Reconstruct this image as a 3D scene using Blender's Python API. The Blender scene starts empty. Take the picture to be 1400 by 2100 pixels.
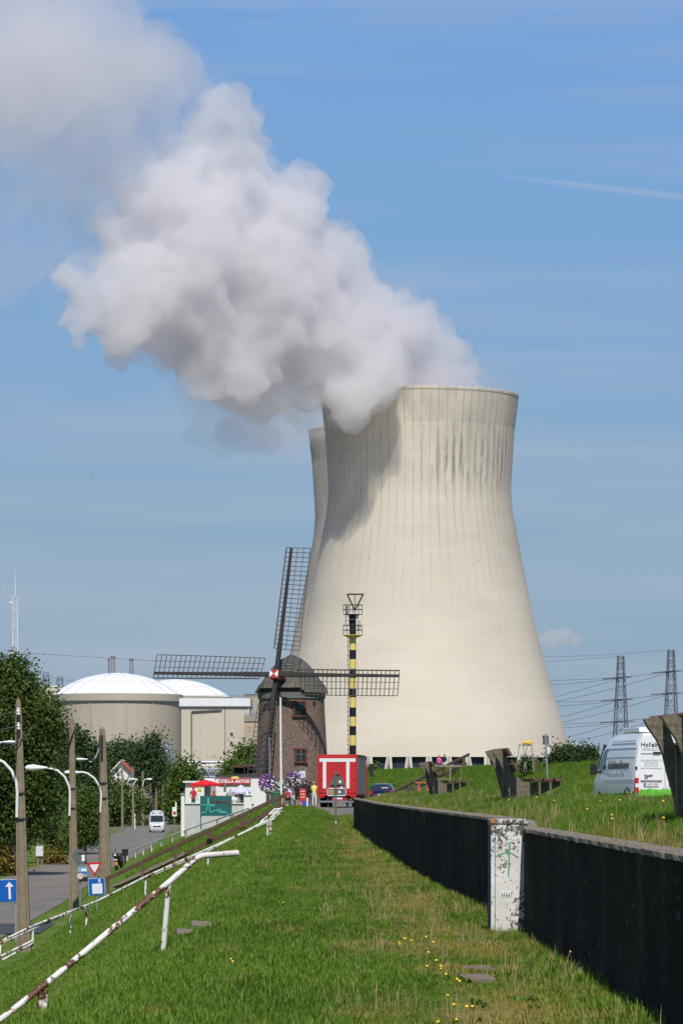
import bpy, bmesh, math, random
import numpy as np
from mathutils import Vector, Matrix, noise as mnoise
R = math.radians
scn = bpy.context.scene
COL = scn.collection
random.seed(7)
rng = np.random.default_rng(7)

# ------------------------------------------------------------------ camera, sky, sun, exposure
EYE, FPX, HOR = 1.57, 8000.0, 1630.0            # eye height (m), focal length and horizon row in photograph pixels
cam_d = bpy.data.cameras.new('camera')
cam = bpy.data.objects.new('camera', cam_d); COL.objects.link(cam)
cam.location = (0, 0, EYE); cam.rotation_euler = (R(90), 0, 0)
cam_d.sensor_width = 36; cam_d.sensor_fit = 'AUTO'
cam_d.lens = FPX * 36 / 2100.0
cam_d.shift_y = (HOR - 1050) / 2100.0
cam_d.clip_start = 0.5; cam_d.clip_end = 60000
scn.camera = cam

SUN_AZ, SUN_EL = 3.5, 51.0                      # degrees right of straight behind the camera, degrees up
world = bpy.data.worlds.new('World'); scn.world = world; world.use_nodes = True
wn, wl = world.node_tree.nodes, world.node_tree.links
wn.clear()
w_out = wn.new('ShaderNodeOutputWorld'); w_bg = wn.new('ShaderNodeBackground')
w_sky = wn.new('ShaderNodeTexSky'); w_sky.sky_type = 'NISHITA'; w_sky.sun_disc = False
w_sky.sun_elevation = R(SUN_EL); w_sky.sun_rotation = R(180 - SUN_AZ)
w_sky.air_density = 1.0; w_sky.dust_density = 0.0; w_sky.ozone_density = 10.0; w_sky.altitude = 0
w_bg.inputs['Strength'].default_value = 0.098
# low, hazy air: the sky's own brightness is compressed where it gets bright towards the horizon
w_bw = wn.new('ShaderNodeRGBToBW'); wl.new(w_sky.outputs[0], w_bw.inputs[0])
w_k = wn.new('ShaderNodeMapRange'); w_k.inputs[1].default_value = 3.2; w_k.inputs[2].default_value = 8.6; w_k.inputs[3].default_value = 0.0; w_k.inputs[4].default_value = 1.0
wl.new(w_bw.outputs[0], w_k.inputs[0])
w_div = wn.new('ShaderNodeMath'); w_div.operation = 'MULTIPLY_ADD'; w_div.inputs[1].default_value = 1.25; w_div.inputs[2].default_value = 1.0
wl.new(w_k.outputs[0], w_div.inputs[0])
w_inv = wn.new('ShaderNodeMath'); w_inv.operation = 'DIVIDE'; w_inv.inputs[0].default_value = 1.0; wl.new(w_div.outputs[0], w_inv.inputs[1])
w_sc = wn.new('ShaderNodeVectorMath'); w_sc.operation = 'SCALE'; wl.new(w_sky.outputs[0], w_sc.inputs[0]); wl.new(w_inv.outputs[0], w_sc.inputs['Scale'])
w_fk = wn.new('ShaderNodeMath'); w_fk.operation = 'MULTIPLY'; w_fk.inputs[1].default_value = 0.75; wl.new(w_k.outputs[0], w_fk.inputs[0])
w_hsv = wn.new('ShaderNodeMix'); w_hsv.data_type = 'RGBA'; w_hsv.inputs[7].default_value = (2.62, 3.75, 5.5, 1)
wl.new(w_fk.outputs[0], w_hsv.inputs[0]); wl.new(w_sc.outputs[0], w_hsv.inputs[6])
# thin high cirrus, a function of the view direction over the whole sky
w_tc = wn.new('ShaderNodeTexCoord')
w_map = wn.new('ShaderNodeMapping'); w_map.inputs['Rotation'].default_value = (0, R(4), 0); w_map.inputs['Scale'].default_value = (5, 5, 60)
w_n = wn.new('ShaderNodeTexNoise'); w_n.inputs['Scale'].default_value = 1.3; w_n.inputs['Detail'].default_value = 5; w_n.inputs['Roughness'].default_value = 0.5
w_r = wn.new('ShaderNodeMapRange'); w_r.inputs[1].default_value = 0.42; w_r.inputs[2].default_value = 0.80; w_r.inputs[3].default_value = 0; w_r.inputs[4].default_value = 0.40
w_mix = wn.new('ShaderNodeMix'); w_mix.data_type = 'RGBA'
w_mix.inputs[7].default_value = (4.6, 5.0, 5.9, 1)
wl.new(w_tc.outputs['Generated'], w_map.inputs['Vector']); wl.new(w_map.outputs[0], w_n.inputs['Vector'])
wl.new(w_n.outputs['Fac'], w_r.inputs[0])
# one old contrail: a thin band along a great circle, breaking up with noise
_d1 = Vector((300 / FPX, 1, 1272 / FPX)); _d2 = Vector((700 / FPX, 1, 1226 / FPX)); _cn = _d1.cross(_d2).normalized()
w_dot = wn.new('ShaderNodeVectorMath'); w_dot.operation = 'DOT_PRODUCT'; w_dot.inputs[1].default_value = _cn
w_nrm = wn.new('ShaderNodeVectorMath'); w_nrm.operation = 'NORMALIZE'; wl.new(w_tc.outputs['Generated'], w_nrm.inputs[0]); wl.new(w_nrm.outputs[0], w_dot.inputs[0])
def wm_(op, a, b=None):
    n = wn.new('ShaderNodeMath'); n.operation = op
    for i, v in enumerate((a, b)):
        if v is None: continue
        if isinstance(v, (int, float)): n.inputs[i].default_value = v
        else: wl.new(v, n.inputs[i])
    return n.outputs[0]
w_q = wm_('MULTIPLY', w_dot.outputs['Value'], 1 / .00075); w_band = wm_('POWER', 2.718, wm_('MULTIPLY', wm_('MULTIPLY', w_q, w_q), -1.0))
w_sx = wn.new('ShaderNodeSeparateXYZ'); wl.new(w_nrm.outputs[0], w_sx.inputs[0])
w_fade = wn.new('ShaderNodeMapRange'); w_fade.inputs[1].default_value = .034; w_fade.inputs[2].default_value = .062; wl.new(w_sx.outputs[0], w_fade.inputs[0])
w_ct = wm_('MULTIPLY', wm_('MULTIPLY', w_band, w_fade.outputs[0]), wm_('GREATER_THAN', w_sx.outputs[1], 0))
w_sum = wm_('ADD', w_r.outputs[0], wm_('MULTIPLY', w_ct, .30)); wl.new(w_sum, w_mix.inputs[0])
wl.new(w_hsv.outputs[2], w_mix.inputs[6]); wl.new(w_mix.outputs[2], w_bg.inputs['Color']); wl.new(w_bg.outputs[0], w_out.inputs['Surface'])

sun_d = bpy.data.lights.new('sun', 'SUN'); sun_d.energy = 4.0; sun_d.angle = R(0.53); sun_d.color = (1.0, 0.95, 0.87)
sun = bpy.data.objects.new('sun', sun_d); COL.objects.link(sun)
_sd = Vector((math.sin(R(SUN_AZ)) * math.cos(R(SUN_EL)), -math.cos(R(SUN_AZ)) * math.cos(R(SUN_EL)), math.sin(R(SUN_EL))))
sun.rotation_euler = _sd.to_track_quat('Z', 'Y').to_euler(); sun.location = _sd * 100

scn.view_settings.view_transform = 'Standard'; scn.view_settings.look = 'None'
scn.view_settings.exposure = 0.12; scn.view_settings.gamma = 1.0; scn.view_settings.use_curve_mapping = False
cy = scn.cycles
cy.use_denoising = True; cy.max_bounces = 10; cy.diffuse_bounces = 3; cy.glossy_bounces = 2
cy.transmission_bounces = 4; cy.transparent_max_bounces = 12; cy.volume_bounces = 8
cy.sample_clamp_indirect = 8; cy.use_adaptive_sampling = True; cy.adaptive_threshold = 0.015
cy.caustics_reflective = False; cy.caustics_refractive = False

def P(px, py, Y):
    """Photograph pixel at distance Y -> world point."""
    return Vector(((px - 700) / FPX * Y, Y, EYE + (HOR - py) / FPX * Y))

# ------------------------------------------------------------------ materials
MATS = {}
def nd(nt, kind, **kw):
    n = nt.nodes.new(kind)
    for k, v in kw.items():
        if k.startswith('i_'):
            key = k[2:]
            n.inputs[int(key) if key.isdigit() else key.replace('_', ' ')].default_value = v
        else: setattr(n, k, v)
    return n
def ramp(nt, src, stops):
    r = nt.nodes.new('ShaderNodeValToRGB'); el = r.color_ramp.elements
    while len(el) < len(stops): el.new(0.5)
    for e, (p, c) in zip(el, stops):
        e.position = p; e.color = (*c, 1) if len(c) == 3 else c
    nt.links.new(src, r.inputs[0]); return r.outputs[0]
def rgbmix(nt, fac, a, b, mode='MIX'):
    m = nt.nodes.new('ShaderNodeMix'); m.data_type = 'RGBA'; m.blend_type = mode
    for sock, v in ((m.inputs[0], fac), (m.inputs[6], a), (m.inputs[7], b)):
        if isinstance(v, (int, float)): sock.default_value = v
        elif isinstance(v, tuple): sock.default_value = (*v, 1) if len(v) == 3 else v
        else: nt.links.new(v, sock)
    return m.outputs[2]
def mth(nt, op, a, b=None, c=None):
    m = nt.nodes.new('ShaderNodeMath'); m.operation = op
    for s, v in zip(m.inputs, (a, b, c)):
        if v is None: continue
        if isinstance(v, (int, float)): s.default_value = v
        else: nt.links.new(v, s)
    return m.outputs[0]
def mrange(nt, src, a, b, c=0.0, d=1.0):
    m = nt.nodes.new('ShaderNodeMapRange')
    for i, v in enumerate((a, b, c, d)): m.inputs[i + 1].default_value = v
    nt.links.new(src, m.inputs[0]); return m.outputs[0]
def newmat(name):
    m = bpy.data.materials.new(name); m.use_nodes = True
    nt = m.node_tree; b = nt.nodes['Principled BSDF']
    MATS[name] = m
    return m, nt, b
def noise_tex(nt, scale, detail=4, rough=0.55, coord='Object', vscale=None, dist=0.0):
    tc = nt.nodes.new('ShaderNodeTexCoord'); src = tc.outputs[coord]
    if coord == 'World':
        pass
    if vscale:
        mp = nt.nodes.new('ShaderNodeMapping'); mp.inputs['Scale'].default_value = vscale
        nt.links.new(src, mp.inputs['Vector']); src = mp.outputs[0]
    n = nt.nodes.new('ShaderNodeTexNoise'); n.inputs['Scale'].default_value = scale
    n.inputs['Detail'].default_value = detail; n.inputs['Roughness'].default_value = rough; n.inputs['Distortion'].default_value = dist
    nt.links.new(src, n.inputs['Vector']); return n.outputs['Fac']
def bump(nt, b, h, strength=0.3, dist=0.02):
    bp = nt.nodes.new('ShaderNodeBump'); bp.inputs['Strength'].default_value = strength; bp.inputs['Distance'].default_value = dist
    nt.links.new(h, bp.inputs['Height']); nt.links.new(bp.outputs[0], b.inputs['Normal'])
def M(name, col, rough=0.7, var=0.15, scale=4.0, bmp=0.0, metal=0.0, spec=0.4, vscale=None, dirt=None, dirt_at=0.6, coat=0.0):
    """Plain material: colour with noise variation, optional dirt patches and fine relief."""
    if name in MATS: return MATS[name]
    m, nt, b = newmat(name)
    n = noise_tex(nt, scale, 5, 0.6, vscale=vscale)
    c = ramp(nt, n, [(0.25, tuple(x * (1 - var) for x in col)), (0.75, tuple(min(1, x * (1 + var)) for x in col))])
    if dirt:
        n2 = noise_tex(nt, scale * 2.3, 6, 0.7, vscale=vscale)
        c = rgbmix(nt, mrange(nt, n2, dirt_at, dirt_at + 0.08), c, dirt)
    nt.links.new(c, b.inputs['Base Color'])
    b.inputs['Roughness'].default_value = rough; b.inputs['Metallic'].default_value = metal
    b.inputs['Specular IOR Level'].default_value = spec
    if coat: b.inputs['Coat Weight'].default_value = coat
    if bmp: bump(nt, b, n, bmp, 0.02)
    return m

# ------------------------------------------------------------------ mesh builder
class MB:
    def __init__(s): s.v, s.f, s.m = [], [], []
    def add(s, vs, fs, mi=0):
        o = len(s.v); s.v += [tuple(v) for v in vs]
        s.f += [tuple(i + o for i in f) for f in fs]; s.m += [mi] * len(fs); return s
    def box(s, c, size, rz=0.0, mi=0, taper=(1, 1), M4=None):
        hx, hy, hz = size[0] / 2, size[1] / 2, size[2] / 2
        vs = []
        for z, tx, ty in ((-hz, 1, 1), (hz, taper[0], taper[1])):
            for x, y in ((-hx, -hy), (hx, -hy), (hx, hy), (-hx, hy)): vs.append(Vector((x * tx, y * ty, z)))
        if M4 is not None: vs = [M4 @ v for v in vs]
        elif rz:
            q = Matrix.Rotation(rz, 3, 'Z'); vs = [q @ v for v in vs]
        vs = [v + Vector(c) for v in vs]
        return s.add(vs, [(3, 2, 1, 0), (4, 5, 6, 7), (0, 1, 5, 4), (1, 2, 6, 5), (2, 3, 7, 6), (3, 0, 4, 7)], mi)
    def bar(s, a, b, w, h=None, mi=0, up=(0, 0, 1)):
        """Square-section beam from a to b."""
        a, b = Vector(a), Vector(b); h = h or w; d = (b - a)
        if d.length < 1e-6: return s
        d.normalize(); u = Vector(up)
        if abs(d.dot(u)) > 0.98: u = Vector((0, 1, 0))
        r = d.cross(u).normalized(); t = r.cross(d).normalized()
        vs = [p + r * x * w / 2 + t * y * h / 2 for p in (a, b) for x, y in ((-1, -1), (1, -1), (1, 1), (-1, 1))]
        return s.add(vs, [(0, 1, 2, 3), (7, 6, 5, 4), (0, 4, 5, 1), (1, 5, 6, 2), (2, 6, 7, 3), (3, 7, 4, 0)], mi)
    def tube(s, pts, r, n=8, mi=0, caps=True):
        pts = [Vector(p) for p in pts]; rs = r if isinstance(r, (list, tuple)) else [r] * len(pts)
        vs, fs = [], []; ref = None
        for i, p in enumerate(pts):
            d = (pts[min(i + 1, len(pts) - 1)] - pts[max(i - 1, 0)]).normalized()
            if ref is None:
                ref = Vector((0, 0, 1)) if abs(d.z) < 0.9 else Vector((1, 0, 0))
            x = d.cross(ref).normalized(); y = x.cross(d).normalized(); ref = y
            for k in range(n):
                a = 2 * math.pi * k / n
                vs.append(p + (x * math.cos(a) + y * math.sin(a)) * rs[i])
        for i in range(len(pts) - 1):
            for k in range(n):
                k2 = (k + 1) % n
                fs.append((i * n + k, i * n + k2, (i + 1) * n + k2, (i + 1) * n + k))
        if caps:
            fs.append(tuple(range(n - 1, -1, -1))); fs.append(tuple((len(pts) - 1) * n + k for k in range(n)))
        return s.add(vs, fs, mi)
    def lathe(s, prof, n=32, c=(0, 0, 0), mi=0, a0=0.0, a1=2 * math.pi, close=True):
        """prof: list of (r, z)."""
        full = abs(a1 - a0 - 2 * math.pi) < 1e-6
        m = n if full else n + 1; vs, fs = [], []
        for r, z in prof:
            for k in range(m):
                a = a0 + (a1 - a0) * k / n
                vs.append((c[0] + r * math.cos(a), c[1] + r * math.sin(a), c[2] + z))
        for i in range(len(prof) - 1):
            for k in range(n):
                k2 = (k + 1) % m
                fs.append((i * m + k, i * m + k2, (i + 1) * m + k2, (i + 1) * m + k))
        if close and full:
            if prof[0][0] > 1e-4: fs.append(tuple(range(m - 1, -1, -1)))
            if prof[-1][0] > 1e-4: fs.append(tuple((len(prof) - 1) * m + k for k in range(m)))
        return s.add(vs, fs, mi)
    def prism(s, poly, depth, M4, mi=0):
        """poly in local xy, extruded along local z by depth, placed by M4."""
        n = len(poly)
        vs = [M4 @ Vector((x, y, 0)) for x, y in poly] + [M4 @ Vector((x, y, depth)) for x, y in poly]
        fs = [tuple(range(n - 1, -1, -1)), tuple(range(n, 2 * n))] + [(i, (i + 1) % n, n + (i + 1) % n, n + i) for i in range(n)]
        return s.add(vs, fs, mi)
    def ell(s, c, r, nu=12, nv=8, mi=0, M4=None):
        c = Vector(c); vs, fs = [], []
        for j in range(nv + 1):
            t = math.pi * j / nv
            for i in range(nu):
                a = 2 * math.pi * i / nu
                v = Vector((r[0] * math.sin(t) * math.cos(a), r[1] * math.sin(t) * math.sin(a), -r[2] * math.cos(t)))
                vs.append((M4 @ v if M4 else v) + c)
        for j in range(nv):
            for i in range(nu):
                i2 = (i + 1) % nu
                fs.append((j * nu + i, j * nu + i2, (j + 1) * nu + i2, (j + 1) * nu + i))
        return s.add(vs, fs, mi)
    def loft(s, rings, mi=0, caps=True, closed=True):
        n = len(rings[0]); vs = [v for r in rings for v in r]; fs = []
        for i in range(len(rings) - 1):
            for k in range(n if closed else n - 1):
                k2 = (k + 1) % n
                fs.append((i * n + k, i * n + k2, (i + 1) * n + k2, (i + 1) * n + k))
        if caps:
            fs.append(tuple(range(n - 1, -1, -1))); fs.append(tuple((len(rings) - 1) * n + k for k in range(n)))
        return s.add(vs, fs, mi)
    def mesh(s, name, mats, smooth=False, bevel=0.0):
        me = bpy.data.meshes.new(name); me.from_pydata(s.v, [], s.f); me.update()
        if not isinstance(mats, (list, tuple)): mats = [mats]
        for m in mats: me.materials.append(MATS[m] if isinstance(m, str) else m)
        if len(mats) > 1: me.polygons.foreach_set('material_index', s.m)
        bm = bmesh.new(); bm.from_mesh(me)
        bmesh.ops.remove_doubles(bm, verts=bm.verts, dist=1e-5)
        bmesh.ops.recalc_face_normals(bm, faces=bm.faces)
        if bevel:
            es = [e for e in bm.edges if len(e.link_faces) == 2 and e.calc_face_angle(0) > 0.7]
            bmesh.ops.bevel(bm, geom=es, offset=bevel, segments=2, affect='EDGES', profile=0.6, clamp_overlap=True)
        bm.to_mesh(me); bm.free()
        if smooth:
            me.polygons.foreach_set('use_smooth', [True] * len(me.polygons))
            me.set_sharp_from_angle(angle=R(smooth if smooth > 1 else 40))
        return me
    def build(s, name, mats, parent=None, smooth=False, bevel=0.0, world=False):
        """world=True: the vertices are world coordinates; they are moved into the parent's frame."""
        if world and parent is not None:
            inv = parent.matrix_basis.inverted()
            if parent.parent: inv = inv @ parent.parent.matrix_basis.inverted()
            s.v = [tuple(inv @ Vector(v)) for v in s.v]
        return link(name, s.mesh(name, mats, smooth, bevel), parent)
def link(name, data, parent=None, loc=None, rz=None):
    o = bpy.data.objects.new(name, data); COL.objects.link(o)
    if parent is not None: o.parent = parent
    if loc is not None: o.location = loc
    if rz is not None: o.rotation_euler = (0, 0, rz)
    return o
def tag(o, label=None, cat=None, group=None, kind=None):
    for k, v in (('label', label), ('category', cat), ('group', group), ('kind', kind)):
        if v: o[k] = v
    return o
def thing(name, label, cat, loc=(0, 0, 0), rz=0.0, group=None):
    o = bpy.data.objects.new(name, None); COL.objects.link(o); o.empty_display_size = 0.2
    o.location = loc; o.rotation_euler = (0, 0, rz)
    o.matrix_basis = Matrix.Translation(Vector(loc)) @ Matrix.Rotation(rz, 4, 'Z')
    return tag(o, label, cat, group)
def copy_tree(o, parent=None):
    c = o.copy(); COL.objects.link(c); c.parent = parent
    for ch in list(o.children): copy_tree(ch, c)
    return c
def text_obj(name, txt, size, mat, parent, M4, extrude=0.004, align='CENTER', offset=0.0, sx=1.0):
    """Lettering as mesh: text plane is local xy of M4."""
    cu = bpy.data.curves.new(name, 'FONT'); cu.body = txt; cu.size = size; cu.extrude = extrude; cu.offset = offset
    cu.align_x = align; cu.align_y = 'CENTER'; cu.resolution_u = 3
    t = bpy.data.objects.new(name, cu); COL.objects.link(t)
    dg = bpy.context.evaluated_depsgraph_get()
    me = bpy.data.meshes.new_from_object(t.evaluated_get(dg))
    bpy.data.objects.remove(t); bpy.data.curves.remove(cu)
    me.transform(M4 @ Matrix.Diagonal((sx, 1, 1, 1)))
    me.materials.clear(); me.materials.append(MATS[mat])
    return link(name, me, parent)
def frame(origin, xdir, ydir):
    x = Vector(xdir).normalized(); y = Vector(ydir).normalized(); z = x.cross(y).normalized()
    m = Matrix.Identity(4)
    for i in range(3):
        m[i][0], m[i][1], m[i][2], m[i][3] = x[i], y[i], z[i], origin[i]
    return m
FRONT = lambda x, y, z: frame((x, y, z), (1, 0, 0), (0, 0, 1))      # a plane facing -y (towards the camera)

# ------------------------------------------------------------------ terrain
def ip(y, xs, ys): return np.interp(y, xs, ys)
WALL_Y = [-300, 20, 26.7, 42, 52, 61, 75, 105, 150, 300]
WALL_X = [2.6, 2.14, 2.11, 2.03, 1.93, 1.72, 1.45, 0.95, 0.45, 0.45]
_wy = np.linspace(-300, 300, 1201); _wx = np.interp(_wy, WALL_Y, WALL_X)
_k = np.exp(-0.5 * (np.arange(-12, 13) / 4.0) ** 2); _k /= _k.sum()
_wx = np.convolve(np.pad(_wx, 12, mode='edge'), _k, 'valid')
def xw(y): return np.interp(y, _wy, _wx)
def z0(y): return ip(y, [-1e5, 75, 150, 240, 300, 450, 1000, 1200, 1e5], [0, 0, .22, .66, .85, .9, .9, -3.2, -3.2])
def zr(y): return ip(y, [-1e5, 140, 520, 900, 1e5], [-4.1, -4.1, -3.4, -3.2, -3.2])
def xc(y): return ip(y, [-1e5, 60, 150, 195, 235, 300, 400, 1e5], [-1.5, -1.5, -1.95, -2.4, -4.4, -5.4, -6, -6])
def slope(y): return ip(y, [-1e5, 150, 250, 1e5], [.48, .48, .39, .39])
def smin(a, b, k):
    h = np.clip(0.5 + 0.5 * (b - a) / k, 0, 1); return b * (1 - h) + a * h - k * h * (1 - h)
def sstep(a, b, x):
    t = np.clip((x - a) / (b - a), 0, 1); return t * t * (3 - 2 * t)
def hgt(x, y):
    x = np.asarray(x, float); y = np.asarray(y, float)
    u = x - xw(y); c = xc(y); s = slope(y)
    ramp_z = z0(y) - s * np.maximum(c - x, 0) * sstep(-0.6, 1.0, c - x)
    zl = np.maximum(ramp_z, zr(y))
    k = 0.35
    zl = np.where(ramp_z - zr(y) < k, zr(y) + k * np.exp(np.clip((ramp_z - zr(y)) / k - 1, -50, 0)), zl)
    zl = np.where(ramp_z < zr(y) - 0.6, zr(y), zl)
    # higher ground right of the wall
    park = ip(y, [-1e5, 40, 130, 250, 300, 450, 1000, 1200, 1e5], [1.0, 1.0, 1.0, .72, .85, .9, .9, -3.2, -3.2])
    hump = ip(u, [0.1, 0.3, 0.6, 1.3, 3.2, 7.0], [0.20, 0.21, 0.28, 0.38, 0.41, 0.0])
    hump = hump - .08 * sstep(48, 42, y) * sstep(1.2, .4, u)
    rise = ip(y, [30, 75, 130], [0, .04, .2])
    zb = park + np.clip(hump, 0, None) + rise * (hump > 0.01) * np.clip(hump / 0.4, 0, 1)
    b = sstep(0.08, 0.2, u)
    end = 1 - sstep(149.5, 160, y)
    zright = zb * end + np.maximum(z0(y), park) * (1 - end)
    z = zl * (1 - b) + zright * b
    z = np.where(u < 0.06, zl, z)
    # the river dike behind
    dist = (x - 2.9) * -.988 + (y - 390) * -.154
    zd = 3.9 - .4 * np.maximum(dist, 0) - .05 * np.exp(-np.abs(dist))
    zd = zd - 8 * (1 - sstep(470, 410, y)) 
    zd = np.where(dist < -9, zd - .3 * (-9 - dist), zd)
    z = np.maximum(z, np.where(u > 0.2, zd, -99))
    far = sstep(600, 1100, y) + sstep(120, 400, np.abs(x)); far = np.clip(far, 0, 1)
    z = z * (1 - far) + zr(y) * far
    return z
def h1(x, y): return float(hgt(x, y))

def graded(stops):
    out = []
    for (a, b, st) in stops:
        out += list(np.arange(a, b, st))
    return out
us = sorted(set([round(v, 3) for v in
    [-9000, -5000, -2500, -1200, -700, -450, -300, -200, -140, -100, -75, -60, -50] + graded([(-45, -16, 1.5), (-16, 0, 0.4)]) +
    [-0.1, 0.0, 0.06, 0.2, 0.3, 0.5, 0.8, 1.2, 1.8, 2.4, 3.2, 4, 5, 6, 7] + graded([(8, 45, 1.0)]) +
    [50, 60, 80, 110, 160, 250, 400, 700, 1500, 4000, 9000]]))
ys = [-3000, -1000, -400, -150, -60, -20, 0, 10] + graded([(16, 60, 1.0), (60, 160, 1.5), (160, 480, 3.0)]) + [480, 500, 530, 570, 620, 680, 750, 850, 1000, 1200, 1600, 2300, 4000, 8000, 16000]
US, YS = np.array(us), np.array(ys)
GX = xw(YS)[:, None] + US[None, :]; GY = np.repeat(YS[:, None], len(US), 1)
GZ = hgt(GX, GY)
_bumpy = np.zeros_like(GZ)
for i in range(GZ.shape[0]):
    for j in range(GZ.shape[1]):
        x, y = GX[i, j], GY[i, j]
        if 15 < y < 330 and -12.5 < x < 12:
            _bumpy[i, j] = 0.05 * mnoise.fractal(Vector((x * .8, y * .35, 0)), 0.8, 2.0, 3) * min(1, max(0, (GZ[i, j] + 3.9)))
GZ = GZ + _bumpy * (np.abs(GX - xw(GY)[...]) > .25)
nu, ny = len(US), len(YS)
def ground_z(x, y):
    """Height of the ground mesh itself."""
    u = x - float(xw(y)); j = int(np.clip(np.searchsorted(US, u) - 1, 0, nu - 2)); i = int(np.clip(np.searchsorted(YS, y) - 1, 0, ny - 2))
    a = (u - US[j]) / (US[j + 1] - US[j]); b = (y - YS[i]) / (YS[i + 1] - YS[i])
    a, b = min(max(a, 0), 1), min(max(b, 0), 1)
    return float((GZ[i, j] * (1 - a) + GZ[i, j + 1] * a) * (1 - b) + (GZ[i + 1, j] * (1 - a) + GZ[i + 1, j + 1] * a) * b)
def ground_zv(x, y):
    u = x - xw(y); j = np.clip(np.searchsorted(US, u) - 1, 0, nu - 2); i = np.clip(np.searchsorted(YS, y) - 1, 0, ny - 2)
    a = np.clip((u - US[j]) / (US[j + 1] - US[j]), 0, 1); b = np.clip((y - YS[i]) / (YS[i + 1] - YS[i]), 0, 1)
    return (GZ[i, j] * (1 - a) + GZ[i, j + 1] * a) * (1 - b) + (GZ[i + 1, j] * (1 - a) + GZ[i + 1, j + 1] * a) * b

def grass_colour(nt):
    """Colour of the turf as a function of place: greens, straw patches and the worn path beside the wall."""
    geo = nt.nodes.new('ShaderNodeNewGeometry'); pos = geo.outputs['Position']
    def nz(scale, det=4, ro=.6, vs=None, off=(0, 0, 0)):
        mp = nt.nodes.new('ShaderNodeMapping'); mp.inputs['Location'].default_value = off
        if vs: mp.inputs['Scale'].default_value = vs
        nt.links.new(pos, mp.inputs['Vector'])
        n = nt.nodes.new('ShaderNodeTexNoise'); n.inputs['Scale'].default_value = scale; n.inputs['Detail'].default_value = det; n.inputs['Roughness'].default_value = ro
        nt.links.new(mp.outputs[0], n.inputs['Vector']); return n.outputs['Fac']
    g = ramp(nt, nz(.55, 5, .65, (1, .35, 1)), [(.28, (.072, .138, .012)), (.5, (.112, .195, .018)), (.72, (.158, .235, .030))])
    g = rgbmix(nt, mrange(nt, nz(6, 3, .7, (1, .6, 1)), .35, .75, 0, .35), g, (.17, .205, .035))
    sx = nt.nodes.new('ShaderNodeSeparateXYZ'); nt.links.new(pos, sx.inputs[0])
    px = mth(nt, 'SUBTRACT', sx.outputs[0], mth(nt, 'SUBTRACT', 1.45, mth(nt, 'MULTIPLY', sx.outputs[1], .0095)))
    path = mth(nt, 'POWER', 2.718, mth(nt, 'MULTIPLY', mth(nt, 'MULTIPLY', px, px), -2.6))
    path = mth(nt, 'MULTIPLY', path, mrange(nt, sx.outputs[1], 190, 130))
    p2 = mth(nt, 'SUBTRACT', sx.outputs[0], mth(nt, 'SUBTRACT', 2.80, mth(nt, 'MULTIPLY', sx.outputs[1], .0125)))
    rim = mth(nt, 'POWER', 2.718, mth(nt, 'MULTIPLY', mth(nt, 'MULTIPLY', p2, p2), -9))
    path = mth(nt, 'ADD', path, mth(nt, 'MULTIPLY', rim, .75))
    dry = mth(nt, 'ADD', mth(nt, 'MULTIPLY', path, .16), nz(.9, 6, .68, (1, .28, 1), (7, 3, 0)))
    c = rgbmix(nt, mrange(nt, dry, .55, .74, 0, .85), g, (.36, .26, .12))
    return c
m, nt, b = newmat('turf')
c = grass_colour(nt)
_g = nd(nt, 'ShaderNodeNewGeometry'); _l = nd(nt, 'ShaderNodeVectorMath', operation='LENGTH'); nt.links.new(_g.outputs['Position'], _l.inputs[0])
c = rgbmix(nt, mrange(nt, _l.outputs['Value'], 480, 620), c, ramp(nt, noise_tex(nt, .01, 4, .6), [(.35, (.20, .175, .13)), (.6, (.26, .235, .185)), (.75, (.14, .15, .07))]))     # fields, yards and water beyond the village
fine = noise_tex(nt, 5, 7, .78, 'Object', (1, .4, 1))
c = rgbmix(nt, mrange(nt, fine, .3, .7, .0, .7), c, rgbmix(nt, 1.0, c, (.42, .45, .38), 'MULTIPLY'))
nt.links.new(c, b.inputs['Base Color']); b.inputs['Roughness'].default_value = .9; b.inputs['Specular IOR Level'].default_value = .15
bump(nt, b, fine, .8, .08)
verts = np.stack([GX, GY, GZ], -1).reshape(-1, 3)
idx = np.arange(nu * ny).reshape(ny, nu)
faces = np.stack([idx[:-1, :-1], idx[:-1, 1:], idx[1:, 1:], idx[1:, :-1]], -1).reshape(-1, 4)
me = bpy.data.meshes.new('ground'); me.from_pydata(verts.tolist(), [], faces.tolist()); me.materials.append(MATS['turf'])
me.polygons.foreach_set('use_smooth', [True] * len(me.polygons)); me.update()
ground = tag(link('ground', me), kind='structure')

# asphalt
m, nt, b = newmat('asphalt')
n1 = noise_tex(nt, .35, 5, .6, vscale=(1, .4, 1)); n2 = noise_tex(nt, 14, 3, .7)
c = ramp(nt, n1, [(.3, (.15, .13, .105)), (.7, (.235, .205, .168))]); c = rgbmix(nt, mrange(nt, n2, .3, .7, 0, .3), c, (.08, .075, .07))
nt.links.new(c, b.inputs['Base Color']); b.inputs['Roughness'].default_value = .85; bump(nt, b, n2, .4, .01)
m, nt, b = newmat('dark_asphalt')
n2 = noise_tex(nt, 10, 4, .7); c = ramp(nt, n2, [(.3, (.038, .04, .045)), (.7, (.065, .066, .07))])
nt.links.new(c, b.inputs['Base Color']); b.inputs['Roughness'].default_value = .85
RC_Y = [-200, 60, 140, 200, 300, 450, 560, 700, 900, 1200]; RC_X = [-13, -14.6, -16.4, -17.6, -19.6, -24, -27.6, -33, -40, -52]
def road_x(y): return float(np.interp(y, RC_Y, RC_X))
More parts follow.
